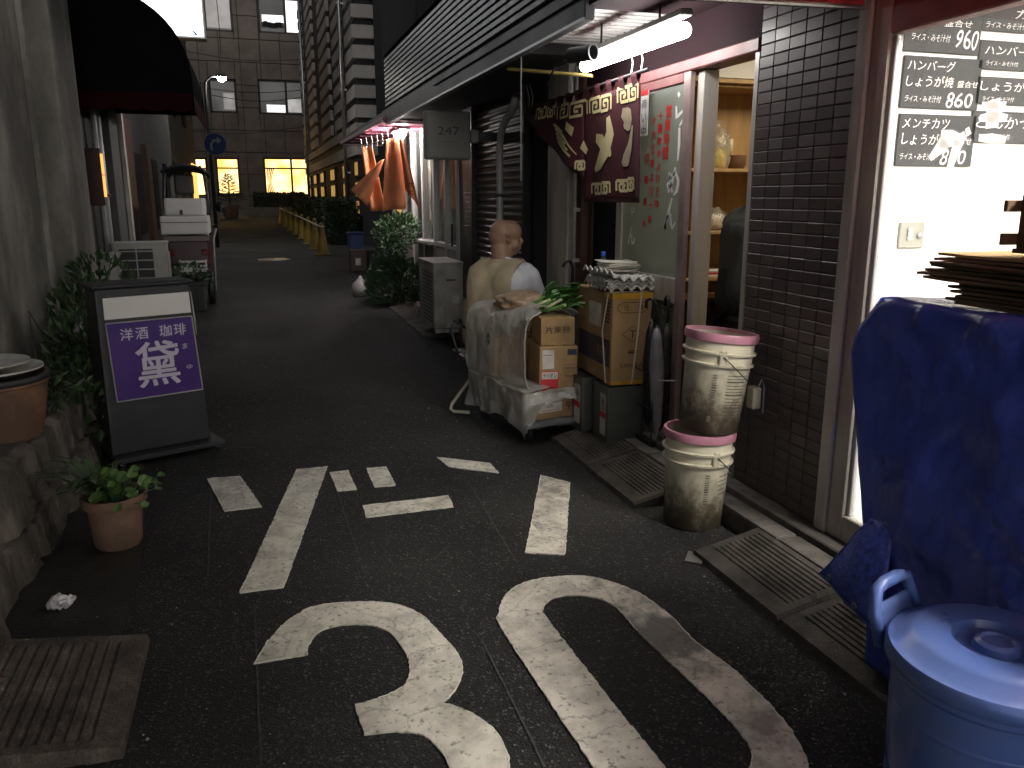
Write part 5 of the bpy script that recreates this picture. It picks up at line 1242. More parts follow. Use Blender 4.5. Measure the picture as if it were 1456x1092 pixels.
b = MB(); text(b, '宝', .05, .05, MM @ frame((0,-.0035,.08), (1,0,0), (0,0,1))); text(b, '市', .05, .04, MM @ frame((0,-.0035,.03), (1,0,0), (0,0,1))); b.build('lettering', LETR, cdn)
# crumpled litter
lt = MB(); bm = bmesh.new(); bmesh.ops.create_icosphere(bm, subdivisions=3, radius=1); bm.verts.index_update()
lt.add([Vector((v.co.x*.045+.02*noise.noise(v.co*2.3), v.co.y*.03+.02*noise.noise(v.co*2.1+Vector((5,0,0))), max(0,(v.co.z+.9)*.022+.022*noise.noise(v.co*2.6)))) for v in bm.verts], [[v.index for v in f.verts] for f in bm.faces]); bm.free()
o = lt.build('litter_bag', mat('litter_white', (.72,.70,.70), .4, .1, 30)); o.location = (-.775, 3.14, .005); tag(o, 'crumpled white scrap of litter in the gutter by the stone wall', 'litter')
# bush behind the sign and plants along the bed
bs = thing('shrub', 'dark leafy shrub in the bed behind the purple sign', 'shrub', (-1.15, 5.9, .4), world=True)
b = MB()
leaves(b, (-1.14, 6.1, .70), (.20,.45,.26), 300, .085); leaves(b, (-1.05, 5.5, .50), (.20,.55,.28), 620, .08); leaves(b, (-.98, 5.1, .35), (.16,.4,.25), 380, .075); leaves(b, (-1.12, 6.8, .82), (.22,.35,.24), 200, .08)
b.build('foliage', LEAFD, bs)
for k in range(9): b = MB(); x, y = -1.12+rnd(-.1,.1), rnd(5,6.6); b.tube([(x,y,.38),(x+rnd(-.1,.1),y+rnd(-.1,.1),.6),(x+rnd(-.12,.12),y+rnd(-.1,.1),.85)], [.012,.008,.004], 5); b.build('stem', BARK, bs)
fl_ = thing('pale_flower', 'pale hydrangea-like blossom among the dark shrub leaves', 'flower', (-1.02, 5.6, .68))
b = MB()
for k in range(60):
    d = Vector((rnd(-1,1), rnd(-1,1), rnd(-.6,1))).normalized()*.07; leaf(b, d, d+Vector((rnd(-.05,.05),)*3), .03, .9)
b.build('petals', mat('petal', (.42,.40,.42), .7), fl_)
tw_ = thing('trailing_plant', 'dry trailing twigs and leaves behind the large planter', 'plant', (-1.12, 4.6, .45), world=True)
b = MB(); b2 = MB()
for k in range(26):
    x, y = -1.12+rnd(-.1,.12), rnd(4.35,5.0); e = Vector((x+rnd(-.05,.16), y+rnd(-.25,.1), .47+rnd(.0,.20))); b2.tube([(x,y,.42), (Vector((x,y,.42))+e)/2+Vector((0,0,.07)), e], .003, 4)
    for t in range(8): leaf(b, Vector((x,y,.45)).lerp(e, rnd(.3,1)), (rnd(-1,1), rnd(-1,1), rnd(-.6,.6)), rnd(.04,.09), .35)
b2.build('twigs', BARK, tw_); b.build('leaves', LEAFD, tw_)

# left outdoor units
a = thing('outdoor_unit', 'outdoor unit with open guard bars behind the purple sign', 'outdoor unit', (-1.2, 9.65, 0), world=True)
MB().box(-1.42,-.90,9.5,9.82,.35,1.02).build('casing', ACW, a, bevel=.015, seg=2); MB().box(-1.43,-.89,9.49,9.83,1.0,1.03).build('lid', ACW, a, bevel=.008)
MB().box(-1.36,-1.02,9.495,9.499,.45,.96).build('fan_opening', BLACKP, a)
b = MB()
for i in range(6): b.box(-1.37,-1.01,9.478,9.490,.455+.095*i,.468+.095*i)
for x in (-1.37,-1.19,-1.02): b.box(x-.006,x+.006,9.476,9.488,.44,.965)
b.build('guard_bars', ACW, a)
MB().box(-.899,-.885,9.56,9.78,.5,.92).build('side_louvre', ACW, a, bevel=.005)
for x in (-1.38,-.96): MB().box(x-.03,x+.03,9.5,9.82,.0,.35).build('stand_leg', DARKM, a)
a = ac_unit('outdoor_unit', 'pale outdoor unit partly behind the dark shrub at left', -1.62,-1.24, 8.05, 8.75, .35, .98)
MB().box(-1.60,-1.26,8.1,8.7,.0,.35).build('stand', CONC, a)
# delivery trike
tk = thing('delivery_trike', 'canopied three-wheel delivery scooter with a white rear box', 'delivery scooter', (-.84, 12.2, gz(12.2)))
RDK = mat('scooter_red', (.035,.012,.012), .4, .15, 5); WB = mat('box_white', (.55,.54,.53), .45, .06, 4)
MB().box(-.31,.29,-.45,.25,.98,1.22).build('cargo_box', WB, tk, bevel=.02, seg=2)
bx = MB().box(-.25,.25,-.40,.25,1.221,1.45).build('box_lid', WB, tk, bevel=.03, seg=2)
MB().box(-.31,.29,-.455,-.451,1.135,1.142).build('lid_seam', DARKM, tk); MB().box(-.06,-.02,-.43,-.405,1.24,1.30).build('latch', BLACKP, bx, bevel=.004)
MB().box(-.27,.27,-.42,.6,.55,.95).build('rear_body', RDK, tk, bevel=.05, seg=3); MB().box(-.29,.29,-.47,-.42,.88,.96).build('rear_bumper', mat('bumper_grey', (.13,.10,.095), .5), tk, bevel=.015)
for x in (-.22,.22): MB().box(x-.05,x+.05,-.45,-.42,.7,.78).build('tail_light', mat('tail_red', (.12,.008,.008), .2), tk, bevel=.01)
MB().box(-.10,.10,-.44,-.425,.45,.58).build('number_plate', WHITEP, tk, bevel=.003)
for x, y in ((-.25,-.1),(.25,-.1),(0,1.15)):
    wh = MB().lathe([(.14,-.05),(.2,-.045),(.225,-.02),(.225,.02),(.2,.045),(.14,.05)], 24, T(x,y,.225) @ RY(PI/2)).build('wheel', BLACKP, tk, smooth=True)
    MB().lathe([(.13,-.03),(.13,.03)], 18, T(x,y,.225) @ RY(PI/2)).build('rim', STEEL, wh)
MB().box(-.20,.20,.55,1.0,.28,.36).build('floor_board', BLACKP, tk, bevel=.02)
MB().add([(-.25,1.0,.3),(.25,1.0,.3),(.27,1.12,.95),(-.27,1.12,.95),(-.22,1.12,.3),(.22,1.12,.3),(.22,1.22,.95),(-.22,1.22,.95)], [(0,1,2,3),(5,4,7,6),(4,0,3,7),(1,5,6,2),(3,2,6,7)]).build('front_shield', RDK, tk, bevel=.02)
MB().box(-.17,.17,.35,.75,.95,1.05).build('seat', BLACKP, tk, bevel=.03, seg=2)
MB().box(-.15,.1,.28,.36,1.50,1.78).build('headrest', BLACKP, tk, bevel=.03, seg=2)
for s in (-1, 1):
    MB().tube([(s*.27,.2,.95),(s*.285,.1,1.4),(s*.26,.12,1.75),(s*.2,.3,1.88)], .022, 8).build('roof_pillar', BLACKP, tk, smooth=True)
MB().grid(lambda u, v: (-.29+.58*u, .02+1.1*v, 1.80+.10*math.sin(u*PI)**.6-.12*(abs(v-.3)**2)), 14, 8).build('roof', BLACKP, tk, smooth=True, solid=.03)
MB().add([(-.26,1.18,.95),(.26,1.18,.95),(.25,1.05,1.78),(-.25,1.05,1.78)], [(0,1,2,3)]).build('windscreen', GLASS, tk, solid=.004)
MB().add([(-.30,.12,1.2),(-.30,.42,1.2),(-.29,.40,1.75),(-.29,.2,1.75)], [(0,1,2,3)]).build('side_sheet', WB, tk, solid=.006)
MB().tube([(-.35,.95,1.05),(0,1.05,1.0),(.35,.95,1.05)], .015, 8).build('handlebar', BLACKP, tk)
mi = MB().lathe([(.001,-.02),(.07,-.015),(.085,.0)], 16, T(.42,1.0,1.32) @ RX(PI/2) ).build('mirror', BLACKP, tk, smooth=True); MB().tube([(.35,.95,1.05),(.4,.97,1.2),(.42,.99,1.3)], .008, 6).build('mirror_stem', BLACKP, tk)
MB().tube([(.31,-.3,.2),(.33,-.3,.9),(.33,.9,1.0)], .015, 8).build('side_rail', STEEL, tk)
# clutter in front of the trike: planter box with plants, crate
pb = thing('planter_box', 'dark planter box with scraggly plants in front of the delivery scooter', 'planter', (-.82, 11.5, gz(11.5)))
MB().box(-.17,.17,-.14,.14,0,.36).build('box', mat('box_green_black', (.03,.033,.032), .6), pb, bevel=.012); MB().box(-.19,.19,-.16,.16,.34,.38).build('rim', BLACKP, pb, bevel=.008)
b = MB(); leaves(b, (0,0,.47), (.22,.18,.14), 170, .07); b.build('leaves', LEAFM, pb)
cr = thing('white_crate', 'small pale plastic crate on the planter behind the scraggly plants', 'crate', (-.78, 11.72, .5+gz(11.7)))
b = MB()
for z in (.0,.06,.12): 
    b.box(-.16,.16,-.11,-.10,z,z+.03); b.box(-.16,.16,.10,.11,z,z+.03); b.box(-.17,-.16,-.11,.11,z,z+.03); b.box(.16,.17,-.11,.11,z,z+.03)
for x in (-.165,-.05,.05,.165): b.box(x-.008,x+.008,-.112,-.098,0,.15)
b.box(-.16,.16,-.1,.1,0,.01); b.build('slats', ALUW, cr)
# ================================================================== PEOPLE
def sd_caps(p, a, c, ra, rc):
    d = c-a; t = max(0, min(1, (p-a).dot(d)/max(1e-9, d.length_squared))); return (p-(a+d*t)).length-lerp(ra, rc, t)
def solid_from(prims, voxel, smooth=6):
    """prims: (a, c, ra, rc, squash or None) capsules -> one continuous remeshed surface"""
    mb = MB()
    for (a, c, ra, rc, *_) in prims:
        a, c = Vector(a), Vector(c); n = 7; L = (c-a).length; ax = (c-a).normalized() if L > 1e-6 else Vector((0,0,1))
        q = ax.to_track_quat('Z', 'Y').to_matrix().to_4x4(); q.translation = a
        pr = [(max(1e-4, ra*math.sin(i/n*PI/2)), -ra*math.cos(i/n*PI/2)) for i in range(n+1)]+[(max(1e-4, rc*math.cos(i/n*PI/2)), L+rc*math.sin(i/n*PI/2)) for i in range(n+1)]
        mb.lathe(pr, 18, q)
    me = bpy.data.meshes.new('tmp'); me.from_pydata(mb.v, [], mb.f); o = bpy.data.objects.new('tmp', me); COL.objects.link(o)
    b = bmesh.new(); b.from_mesh(me); bmesh.ops.remove_doubles(b, verts=b.verts, dist=2e-4); bmesh.ops.recalc_face_normals(b, faces=b.faces); b.to_mesh(me); b.free()
    r = o.modifiers.new('r', 'REMESH'); r.mode = 'VOXEL'; r.voxel_size = voxel; r.adaptivity = 0
    s = o.modifiers.new('s', 'SMOOTH'); s.iterations = smooth; s.factor = .5
    ev = o.evaluated_get(bpy.context.evaluated_depsgraph_get()); m2 = ev.to_mesh()
    vs = [v.co.copy() for v in m2.vertices]; fs = [tuple(p.vertices) for p in m2.polygons]
    ev.to_mesh_clear(); bpy.data.objects.remove(o); bpy.data.meshes.remove(me)
    return vs, fs
def ball(c, r): return (c, Vector(c)+Vector((0,0,1e-3)), r, r)
def seated(name, label, base, face_dir, head_dir, mats, bald=True, lean=.12, hands='lap'):
    """one continuous seated body; mats: skin, top, trousers, shoe"""
    d = Vector(face_dir+(0,)).normalized(); r = Vector((d.y, -d.x, 0)); h = Vector(head_dir+(0,)).normalized(); hr = Vector((h.y, -h.x, 0)); up = Vector((0,0,1))
    B = Vector(base); P = []   # (prim, material)
    def A(a, c, ra, rc, m_): P.append(((a, c, ra, rc), m_))
    HS = 1.05; hip = B+up*.52; chest = hip+up*.36+d*lean*.6; neck = hip+up*.52+d*lean; hc = neck+up*.165+d*.045
    SK, TP_, TR, SH = 0, 1, 2, 3
    for s in (-1, 1):
        A(hip+r*.09*s, hip+up*.16+r*.10*s+d*.03, .145, .135, TP_ if 0 else TR)
        A(hip+up*.10+r*.095*s+d*.04, chest+r*.11*s-d*.01, .150, .145, TP_)
        A(chest+r*.10*s-d*.02, neck+r*.10*s-up*.06-d*.01, .14, .085, TP_)
        A(neck-up*.05+r*.03*s, neck-up*.075+r*.19*s, .07, .075, TP_)
        sh = neck-up*.10+r*.225*s; el = sh-up*.25+r*.06*s+d*.10; wr = el+d*.20-r*.10*s-up*.04
        A(sh, el, .075, .058, TP_); A(sh.lerp(el,.80), el, .056, .05, SK); A(el, wr, .048, .034, SK)
        hd = wr+(wr-el).normalized()*.06
        A(wr, hd, .034, .036, SK); side = r*s
        fd = ((wr-el).normalized()*.8-up*.5).normalized()
        for k in range(4):
            o_ = hd+fd*.02+side*(.030-.02*k); L = (.075,.085,.08,.06)[k]
            A(o_, o_+fd*L*.55, .0095, .009, SK); A(o_+fd*L*.55, o_+fd*L*.8-up*L*.35, .009, .0075, SK)
        A(hd-side*.025, hd-side*.05+fd*.03, .0125, .011, SK); A(hd-side*.05+fd*.03, hd-side*.05+fd*.06, .011, .009, SK)
        kn = hip+d*.44+r*.13*s-up*.02; an = kn-up*.40+d*.02; an.z = B.z+.09
        A(hip+r*.10*s, kn, .10, .075, TR); A(kn, an, .072, .05, TR)
        A(an-up*.035-d*.03, an-up*.045+d*.15, .045, .038, SH)
    A(hip+d*.10+up*.08, chest+d*.08-up*.12, .135, .12, TP_)      # belly
    A(neck-up*.06, neck+up*.09+d*.025, .066, .060, SK)
    # head
    hp0 = len(P)
    A(hc-h*.030+up*.040, hc+h*.028+up*.045, .092, .082, SK); A(hc-h*.052+up*.012, hc+up*.0, .078, .074, SK)
    A(hc+h*.02-up*.02, hc+h*.045-up*.075, .066, .047, SK)              # jaw
    A(hc+h*.058-up*.09, hc+h*.062-up*.092, .027, .025, SK)             # chin
    for s in (-1, 1):
        A(hc+h*.050+hr*.035*s-up*.03, hc+h*.045+hr*.045*s-up*.048, .034, .034, SK)     # cheek
        A(hc-h*.012+hr*.080*s+up*.022, hc-h*.020+hr*.094*s+up*.030, .017, .015, SK); A(hc-h*.008+hr*.080*s-up*.018, hc-h*.012+hr*.090*s-up*.012, .012, .013, SK)  # ear
        A(hc+h*.082+hr*.012*s+up*.032, hc+h*.068+hr*.042*s+up*.030, .018, .016, SK)  # brow
    A(hc+h*.092+up*.012, hc+h*.113-up*.024, .012, .016, SK)                # nose
    A(hc+h*.094-up*.056, hc+h*.094-up*.0561, .018, .018, SK); A(hc+h*.090-up*.071, hc+h*.090-up*.0711, .018, .018, SK)   # lips
    for k in range(hp0, len(P)):
        (a_, c_, ra, rc), m_ = P[k]; P[k] = ((hc+(a_-hc)*HS, hc+(c_-hc)*HS, ra*HS, rc*HS), m_)
    A(hc-h*.055-up*.045, neck-d*.02+up*.01, .066, .080, SK)              # nape
    A(hip+up*.05-d*.02, neck-up*.12-d*.04, .15, .13, TP_); A(neck-up*.10-d*.05+r*.09, neck-up*.10-d*.05-r*.09, .095, .095, TP_)               # back
    vs, fs = solid_from([p for p, _ in P], .0065, 3)
    prims = [(Vector(p[0]), Vector(p[1]), p[2], p[3], m_) for p, m_ in P]
    t = thing(name, label, 'person', tuple(B), world=True)
    mb = MB(); mb.v = [tuple(v) for v in vs]; mb.f = fs; mb.mi = []
    for f in fs:
        c = (vs[f[0]]+vs[f[2]])/2; best = min(prims, key=lambda q: sd_caps(c, q[0], q[1], q[2], q[3])); mb.mi.append(best[4])
    mb.build('body', mats, t, smooth=True, recalc=False)
    eb = MB()
    for s in (-1, 1):
        e = hc+(h*.080+hr*.032*s+up*.008)*HS
        eye = MB().lathe([(1e-4,-.011),(.008,-.008),(.011,0),(.008,.008),(1e-4,.011)], 12, Matrix.Translation(e)).build('eye', mat('eye_white', (.5,.48,.45), .2), t, smooth=True)
        MB().lathe([(1e-4,-.005),(.005,0),(1e-4,.005)], 10, Matrix.Translation(e+h*.008)).build('iris', LETB, eye, smooth=True)
        c_ = e+up*.022+h*.006
        MB().tube([c_-hr*.018*s, c_+up*.004+h*.004, c_+hr*.020*s-up*.002-h*.01], [.002,.004,.002], 6).build('eyebrow', mat('brow_grey', (.10,.08,.07), .8), t)
    return t, dict(hip=hip, chest=chest, neck=neck, hc=hc, d=d, r=r, h=h, hr=hr, up=up, prims=prims)
man, J = seated('person', 'bald seated man in a beige vest and white shirt looking towards the shops', (1.665, 5.70, -.005), (.74,.67), (1,.02), [SKIN, SHIRT, TROUS, BLACKP], lean=.13)
# vest over the shirt
hip, chest, neck, d, r, up = J['hip'], J['chest'], J['neck'], J['d'], J['r'], J['up']; pv = []
e_ = .024
for s in (-1, 1):
    pv += [(hip+r*.09*s-up*.02, hip+up*.16+r*.10*s+d*.03, .145+e_, .14+e_), (hip+up*.10+r*.095*s+d*.04, chest+r*.11*s-d*.01, .150+e_, .145+e_), (chest+r*.10*s-d*.02, neck+r*.10*s-up*.06-d*.01, .14+e_, .085+e_), (neck-up*.055+r*.04*s, neck-up*.08+r*.13*s, .07+e_*.7, .065+e_*.7)]
pv.append((hip+up*.03-d*.02, neck-up*.12-d*.04, .15+e_, .13+e_)); pv.append((neck-up*.10-d*.05+r*.09, neck-up*.10-d*.05-r*.09, .095+e_, .095+e_))
pv.append((hip+d*.10+up*.08, chest+d*.08-up*.12, .135+e_, .12+e_))
vs, fs = solid_from(pv, .010, 22)
keep = []
for f in fs:
    c = (vs[f[0]]+vs[f[2]])/2; ax = (neck+up*.02)
    if (c-ax-d*.02).length < .098 or c.z > neck.z+.02: continue
    side = (c-neck).dot(r)
    if abs(side) > .185 and c.z > chest.z-.12: continue
    keep.append(f)
mb = MB(); mb.v = [tuple(v+noise.noise_vector(Vector((v.x*8,v.y*8,v.z*5)))*.006+noise.noise_vector(Vector((v.x*26,v.y*26,v.z*9)))*.003) for v in vs]; mb.f = keep; mb.mi = [0]*len(keep)
mb.build('vest', VEST, man, smooth=True, recalc=False, solid=.006)
ring = [J['neck']+Vector((0,0,.005))+J['d']*(.012+.088*math.cos(t/20*2*PI))+J['r']*.092*math.sin(t/20*2*PI)+Vector((0,0,-.03*math.cos(t/20*2*PI))) for t in range(20)]
MB().tube(ring, .011, 8, closed=True).build('collar', SHIRT, man, smooth=True)
st_ = thing('stool', 'round stool under the seated man', 'stool', (1.665, 5.70, 0))
MB().lathe([(.001,.36),(.15,.36),(.165,.375),(.165,.40),(.15,.415),(.001,.42)], 24).build('seat', BLACKP, st_, smooth=True, auto=40)
for k in range(4):
    a = PI/4+k*PI/2; MB().tube([(math.cos(a)*.10,math.sin(a)*.10,.37),(math.cos(a)*.17,math.sin(a)*.17,0)], .011, 8).build('leg', STEEL, st_)
# customer inside, mostly behind the tiled pier
cu, K = seated('person', 'person in a grey top seated inside the ramen shop doorway', (2.80, 4.14, .40), (.9,.35), (.9,.3), [SKIN, GREYC, TROUS, BLACKP], lean=.10)
hcp = K['hc']; b = MB(); bm = bmesh.new(); bmesh.ops.create_icosphere(bm, subdivisions=4, radius=1); bm.verts.index_update()
b.add([hcp+K['up']*.045-K['h']*.008+Vector((v.co.x*.122, v.co.y*.122, v.co.z*.112))+noise.noise_vector(v.co*6)*.006 for v in bm.verts], [[v.index for v in f.verts] for f in bm.faces if (f.calc_center_median().dot(K['h']) < .35 or f.calc_center_median().z > .62) and f.calc_center_median().z > -.55]); bm.free()
b.build('hair', HAIR, cu, smooth=True, recalc=False)
s2 = dup(st_, (2.80, 4.14, .13), 0, 'tall round stool under the person in the grey top inside the shop'); s2.scale = (1,1,1.66)

# ================================================================== TROLLEY WITH BOXES IN PLASTIC
TX, TY, TR_ = 1.677, 4.925, math.radians(12)
tl = thing('hand_trolley', 'flat hand trolley with a pale tube handle loaded with boxes', 'trolley', (TX, TY, 0), TR_)
MB().box(-.20,.21,-.33,.38,.10,.135).build('deck', mat('deck_grey', (.12,.12,.125), .5, .1, 6), tl, bevel=.012, seg=2)
CREAMT = mat('cream_tube', (.50,.47,.38), .45, .12, 8)
MB().tube([(-.20,.37,.13),(-.20,.39,.70),(-.185,.395,.76),(-.15,.395,.785),(.15,.395,.785),(.185,.395,.76),(.20,.39,.70),(.20,.37,.13)], .0135, 10).build('handle', CREAMT, tl, smooth=True)
for x in (-.17,.17):
    for y in (-.26,.31):
        c = MB().lathe([(.045,-.014),(.05,-.008),(.05,.008),(.045,.014)], 18, T(x,y,.05) @ RY(PI/2)).build('wheel', BLACKP, tl); MB().box(x-.02,x+.02,y-.03,y+.03,.06,.099).build('fork', STEEL, c)
def tloc(x, y, z): return Matrix.Translation((TX,TY,0)) @ RZ(TR_) @ Vector((x,y,z))
def carton(label, x, y, z, sx, sy, sz, group, rz=0.0, m_=CARD):
    t = thing('cardboard_box', label, 'cardboard box', tuple(tloc(x,y,z)), TR_+rz, group)
    MB().box(-sx/2,sx/2,-sy/2,sy/2,0,sz).build('carton', m_, t, bevel=.004)
    MB().box(-.025,.025,-sy/2-.001,sy/2+.001,sz,sz+.0012).build('tape', mat('brown_tape', (.45,.32,.12), .3), t)
    return t
gB = 'boxes on the hand trolley'
k1 = carton('low cardboard box at the bottom of the trolley under the plastic sheet', .015,-.06,.137,.38,.50,.155,gB)
k2 = carton('cardboard box with red and white labels inside the plastic sack', .10,-.12,.30,.245,.36,.29,gB,-.34)
k3 = carton('smaller cardboard box under the leeks in the plastic sack', .10,-.12,.593,.215,.32,.175,gB,-.36)
k4 = carton('cardboard box at the handle end of the trolley', -.03,.27,.30,.34,.20,.30,gB)
b = MB(); text(b, '片栗粉', .16, .045, frame((.0,-.1625,.10), (1,0,0), (0,0,1)), .01); b.build('print', LETBR, k3)
fy = -.1825
MB().box(-.105,-.03,fy,fy+.0012,.15,.27).build('paper_label', PAPER, k2); q_ = MB().box(-.115,.0,fy,fy+.0012,.01,.135).build('red_label', LETR, k2)
b = MB(); MB().box(-.108,-.006,fy-.0012,fy-.0002,.085,.13).build('white_patch', PAPER, q_)
text(b, 'ライオン', .088, .03, frame((-.057,fy-.0018,.106), (1,0,0), (0,0,1)), .012, .15); b.build('lettering', LETB, q_)
b = MB(); b.box(.055,.115,fy,fy+.001,.235,.272); text(b, '100%', .07, .02, frame((.065,fy-.0005,.15), (1,0,0), (0,0,1))); text(b, '5kg', .05, .02, frame((.065,fy-.0005,.10), (1,0,0), (0,0,1)))
b.box(.03,.105,fy,fy+.001,.128,.130); b.box(.03,.105,fy,fy+.001,.172,.174); b.build('small_print', mat('print_navy', (.03,.03,.07), .6), k2)
b = MB(); b.box(-.10,-.04,fy-.0004,fy-.0001,.235,.238); b.build('label_text', LETB, k2)
b = MB(); text(b, '牛肩', .10, .055, frame((.115,-.2525,.075), (1,0,0), (0,0,1)), .012); b.build('print', LETBR, k1)
q_ = MB().box(-.13,.04,-.2515,-.2503,.045,.13).build('paper_label', PAPER, k1); b = MB(); text(b, '宛先', .05, .025, frame((-.05,-.2518,.085), (1,0,0), (0,0,1))); b.box(-.11,.02,-.2519,-.2516,.055,.057); b.build('print', LETB, q_)
# leeks
lk = thing('leek_bunch', 'bunch of green leeks sticking out on top of the boxes', 'leeks', tuple(tloc(.13,-.14,.775)), TR_-.3)
for k in range(16):
    a = rnd(-.5,.75); L = rnd(.14,.26); s0 = Vector((-.12+rnd(-.04,.08), rnd(-.10,.10), .012+rnd(0,.05))); e = s0+Vector((L*math.cos(a)*.9, -L*math.sin(a)*.55, rnd(.03,.11))); b = MB()
    b.tube([s0-Vector((.05,0,0)), s0.lerp(e,.35)+Vector((0,0,.02))], [.009,.011], 7); o = b.build('stem', LEEKW if k % 3 == 0 else LEEK, lk, smooth=True)
    b = MB()
    for j in range(3):
        f = e+Vector((rnd(-.02,.10), rnd(-.05,.05), rnd(-.03,.06))); m0 = s0.lerp(f,.55)+Vector((0,0,.035)); sd = Vector((-(f-s0).y,(f-s0).x,rnd(-.1,.1))).normalized(); vs = []
        for p_, w_ in zip((s0.lerp(e,.3), m0, m0.lerp(f,.6)+Vector((0,0,.008)), f), (.009,.014,.012,.002)): vs += [p_+sd*w_, p_+Vector((0,0,-.006)), p_-sd*w_]
        b.add(vs, [(3*i, 3*i+1, 3*i+4, 3*i+3) for i in range(3)]+[(3*i+1, 3*i+2, 3*i+5, 3*i+4) for i in range(3)])
    b.build('leaf', LEEK, o)
# plastic sack round the upper boxes: closed on the left and back, mouth open to the front right
def rough_p(p, a=.012, s=9): return p+noise.noise_vector(p*s)*a+noise.noise_vector(p*s*3)*a*.3
sk = thing('plastic_sack', 'big clear plastic sack around the upper boxes on the trolley', 'plastic sack', tuple(tloc(0,0,.30)), world=True)
ringx = []
def sack(u, v):
    # u round the girth (0..1, closed), v from the mouth (front, y-) to the back
    a = 2*PI*u; ca, sa = math.cos(a), math.sin(a); e = .55
    w_ = lerp(.285, .27, v); hh = lerp(.29,.275,v)
    x = lerp(.115,.01,v)+w_*math.copysign(abs(ca)**e, ca); z = .555+hh*math.copysign(abs(sa)**e, sa)
    y = lerp(-.30,.42,v)
    if v < .12: fl = (1-v/.12); x += .035*ca*fl; z += .015*sa*fl; y -= .02*math.sin(a*3+1)*fl+ .05*fl*(ca > .3)
    if sa > .5: z -= .035*(sa-.5)*(1+math.sin(y*16))                # sag on top
    if sa > .2 and v < .55: z -= max(0,(ca+.2))*.10*(1-v/.55); y += .12*max(0,sa)*(1-v/.55)*(1 if ca > -.4 else .3)
    return rough_p(tloc(x, y, z), .016, 8)
MB().grid(sack, 64, 36, close_u=True).build('film', FILM, sk, smooth=True, recalc=False)
rimv = [sack(i/64, 0) for i in range(64)]
MB().tube(rimv, .0045, 6, closed=True).build('rolled_mouth', sheet('film_fold', (.60,.58,.52), .8, .25), sk, smooth=True)
b = MB(); q = tloc(-.235,.12,.60); 
stk_ = frame(q, (tloc(0,-1,0)-tloc(0,0,0)), (0,0,1))
text(b, 'ゆ', .05, .10, stk_ @ T(0,0,.006), .02); b.build('green_print', mat('green_print', (.03,.16,.07), .6), sk)
# brown paper lump by the man
pl_ = MB(); bm = bmesh.new(); bmesh.ops.create_icosphere(bm, subdivisions=4, radius=1); bm.verts.index_update()
pl_.add([Vector((v.co.x*.17, v.co.y*.17, v.co.z*.075))*(1+.22*noise.noise(v.co*2.2)+.10*noise.noise(Vector((v.co.x*9,v.co.y*3,v.co.z*9)))) for v in bm.verts], [[v.index for v in f.verts] for f in bm.faces]); bm.free()
o = pl_.build('wrapped_parcel', mat('brown_film', (.30,.21,.135), .42, .25, 16, .7, 26), smooth=True); o.location = tuple(tloc(-.0,.10,.83)); tag(o, 'crumpled brownish wrapped parcel on top of the plastic sack', 'parcel')
# lower sheet hanging over the bottom box
sh_ = thing('plastic_sheet', 'crumpled clear plastic sheet draped over the lowest trolley box', 'plastic sheet', tuple(tloc(0,0,.1)), world=True)
def skirt(u, v):
    # u along left side (0..0.55), front corner, along the front (to 1) ; v down
    if u < .62: x, y = -.235-.02*v, lerp(.42,-.345,u/.62)
    else: x, y = lerp(-.235,.22,(u-.62)/.38), -.345-.03*v
    cut = 0 if u < .60 else lerp(0,.16,min(1,(u-.60)/.15)*1.0)
    tip = .09*math.exp(-((u-.60)/.05)**2)
    z = lerp(.335, .115-tip+cut+.035*noise.noise(Vector((u*7,0,8))), v); k = .05*v*noise.noise(Vector((u*9, v*1.5, 2)))+.02*v*noise.noise(Vector((u*24, v*2, 5)))
    if u > .7: z += 0
    return rough_p(tloc(x-k*(u < .62), y-k*(u >= .62), z), .014, 10)
MB().grid(skirt, 80, 20).build('film', FILM, sh_, smooth=True, recalc=False)
MB().grid(lambda u, v: rough_p(tloc(lerp(-.24,.23,u), lerp(-.35,.42,v), .335+.012*math.sin(u*6)), .014, 10), 24, 34).build('film_top', FILM, sh_, smooth=True, recalc=False)
pdl = MB(); pdl.grid(lambda u, v: rough_p(tloc(lerp(-.22,.22,u), -.33-.03*math.sin(v*PI), lerp(.09,.14,v)), .01, 14), 24, 6); pdl.build('bundled_edge', sheet('grey_film', (.35,.36,.38), .7, .2), sh_, smooth=True, recalc=False)
# folding chair behind the trolley
fc = thing('folding_chair', 'folding chair with pale tube legs behind the loaded trolley', 'chair', (1.42, 5.62, 0), .0, world=True)
P_ = lambda u, v, y: tuple(pY(u, v, y))
MB().tube([P_(700,500,5.5), P_(672,535,5.52), (1.275,5.46,.06), (1.262,5.44,.03), (1.28,5.42,.015), (1.38,5.36,.015)], .012, 8).build('leg', CREAMT, fc, smooth=True)
MB().tube([(1.62,5.5,.42),(1.55,5.75,.05),(1.55,5.78,.015),(1.7,5.85,.015)], .012, 8).build('leg', CREAMT, fc, smooth=True)
MB().tube([P_(668,470,5.6), P_(645,455,5.65), P_(641,470,5.65), P_(650,500,5.62), P_(690,530,5.58)], .012, 8).build('arm_rest', BLACKP, fc, smooth=True)
MB().tube([P_(690,440,5.75), P_(672,520,5.65), P_(690,560,5.6)], .012, 8).build('back_tube', CREAMT, fc, smooth=True)
MB().box(1.36,1.62,5.45,5.80,.37,.40).build('seat', BLACKP, fc, bevel=.012, seg=2)

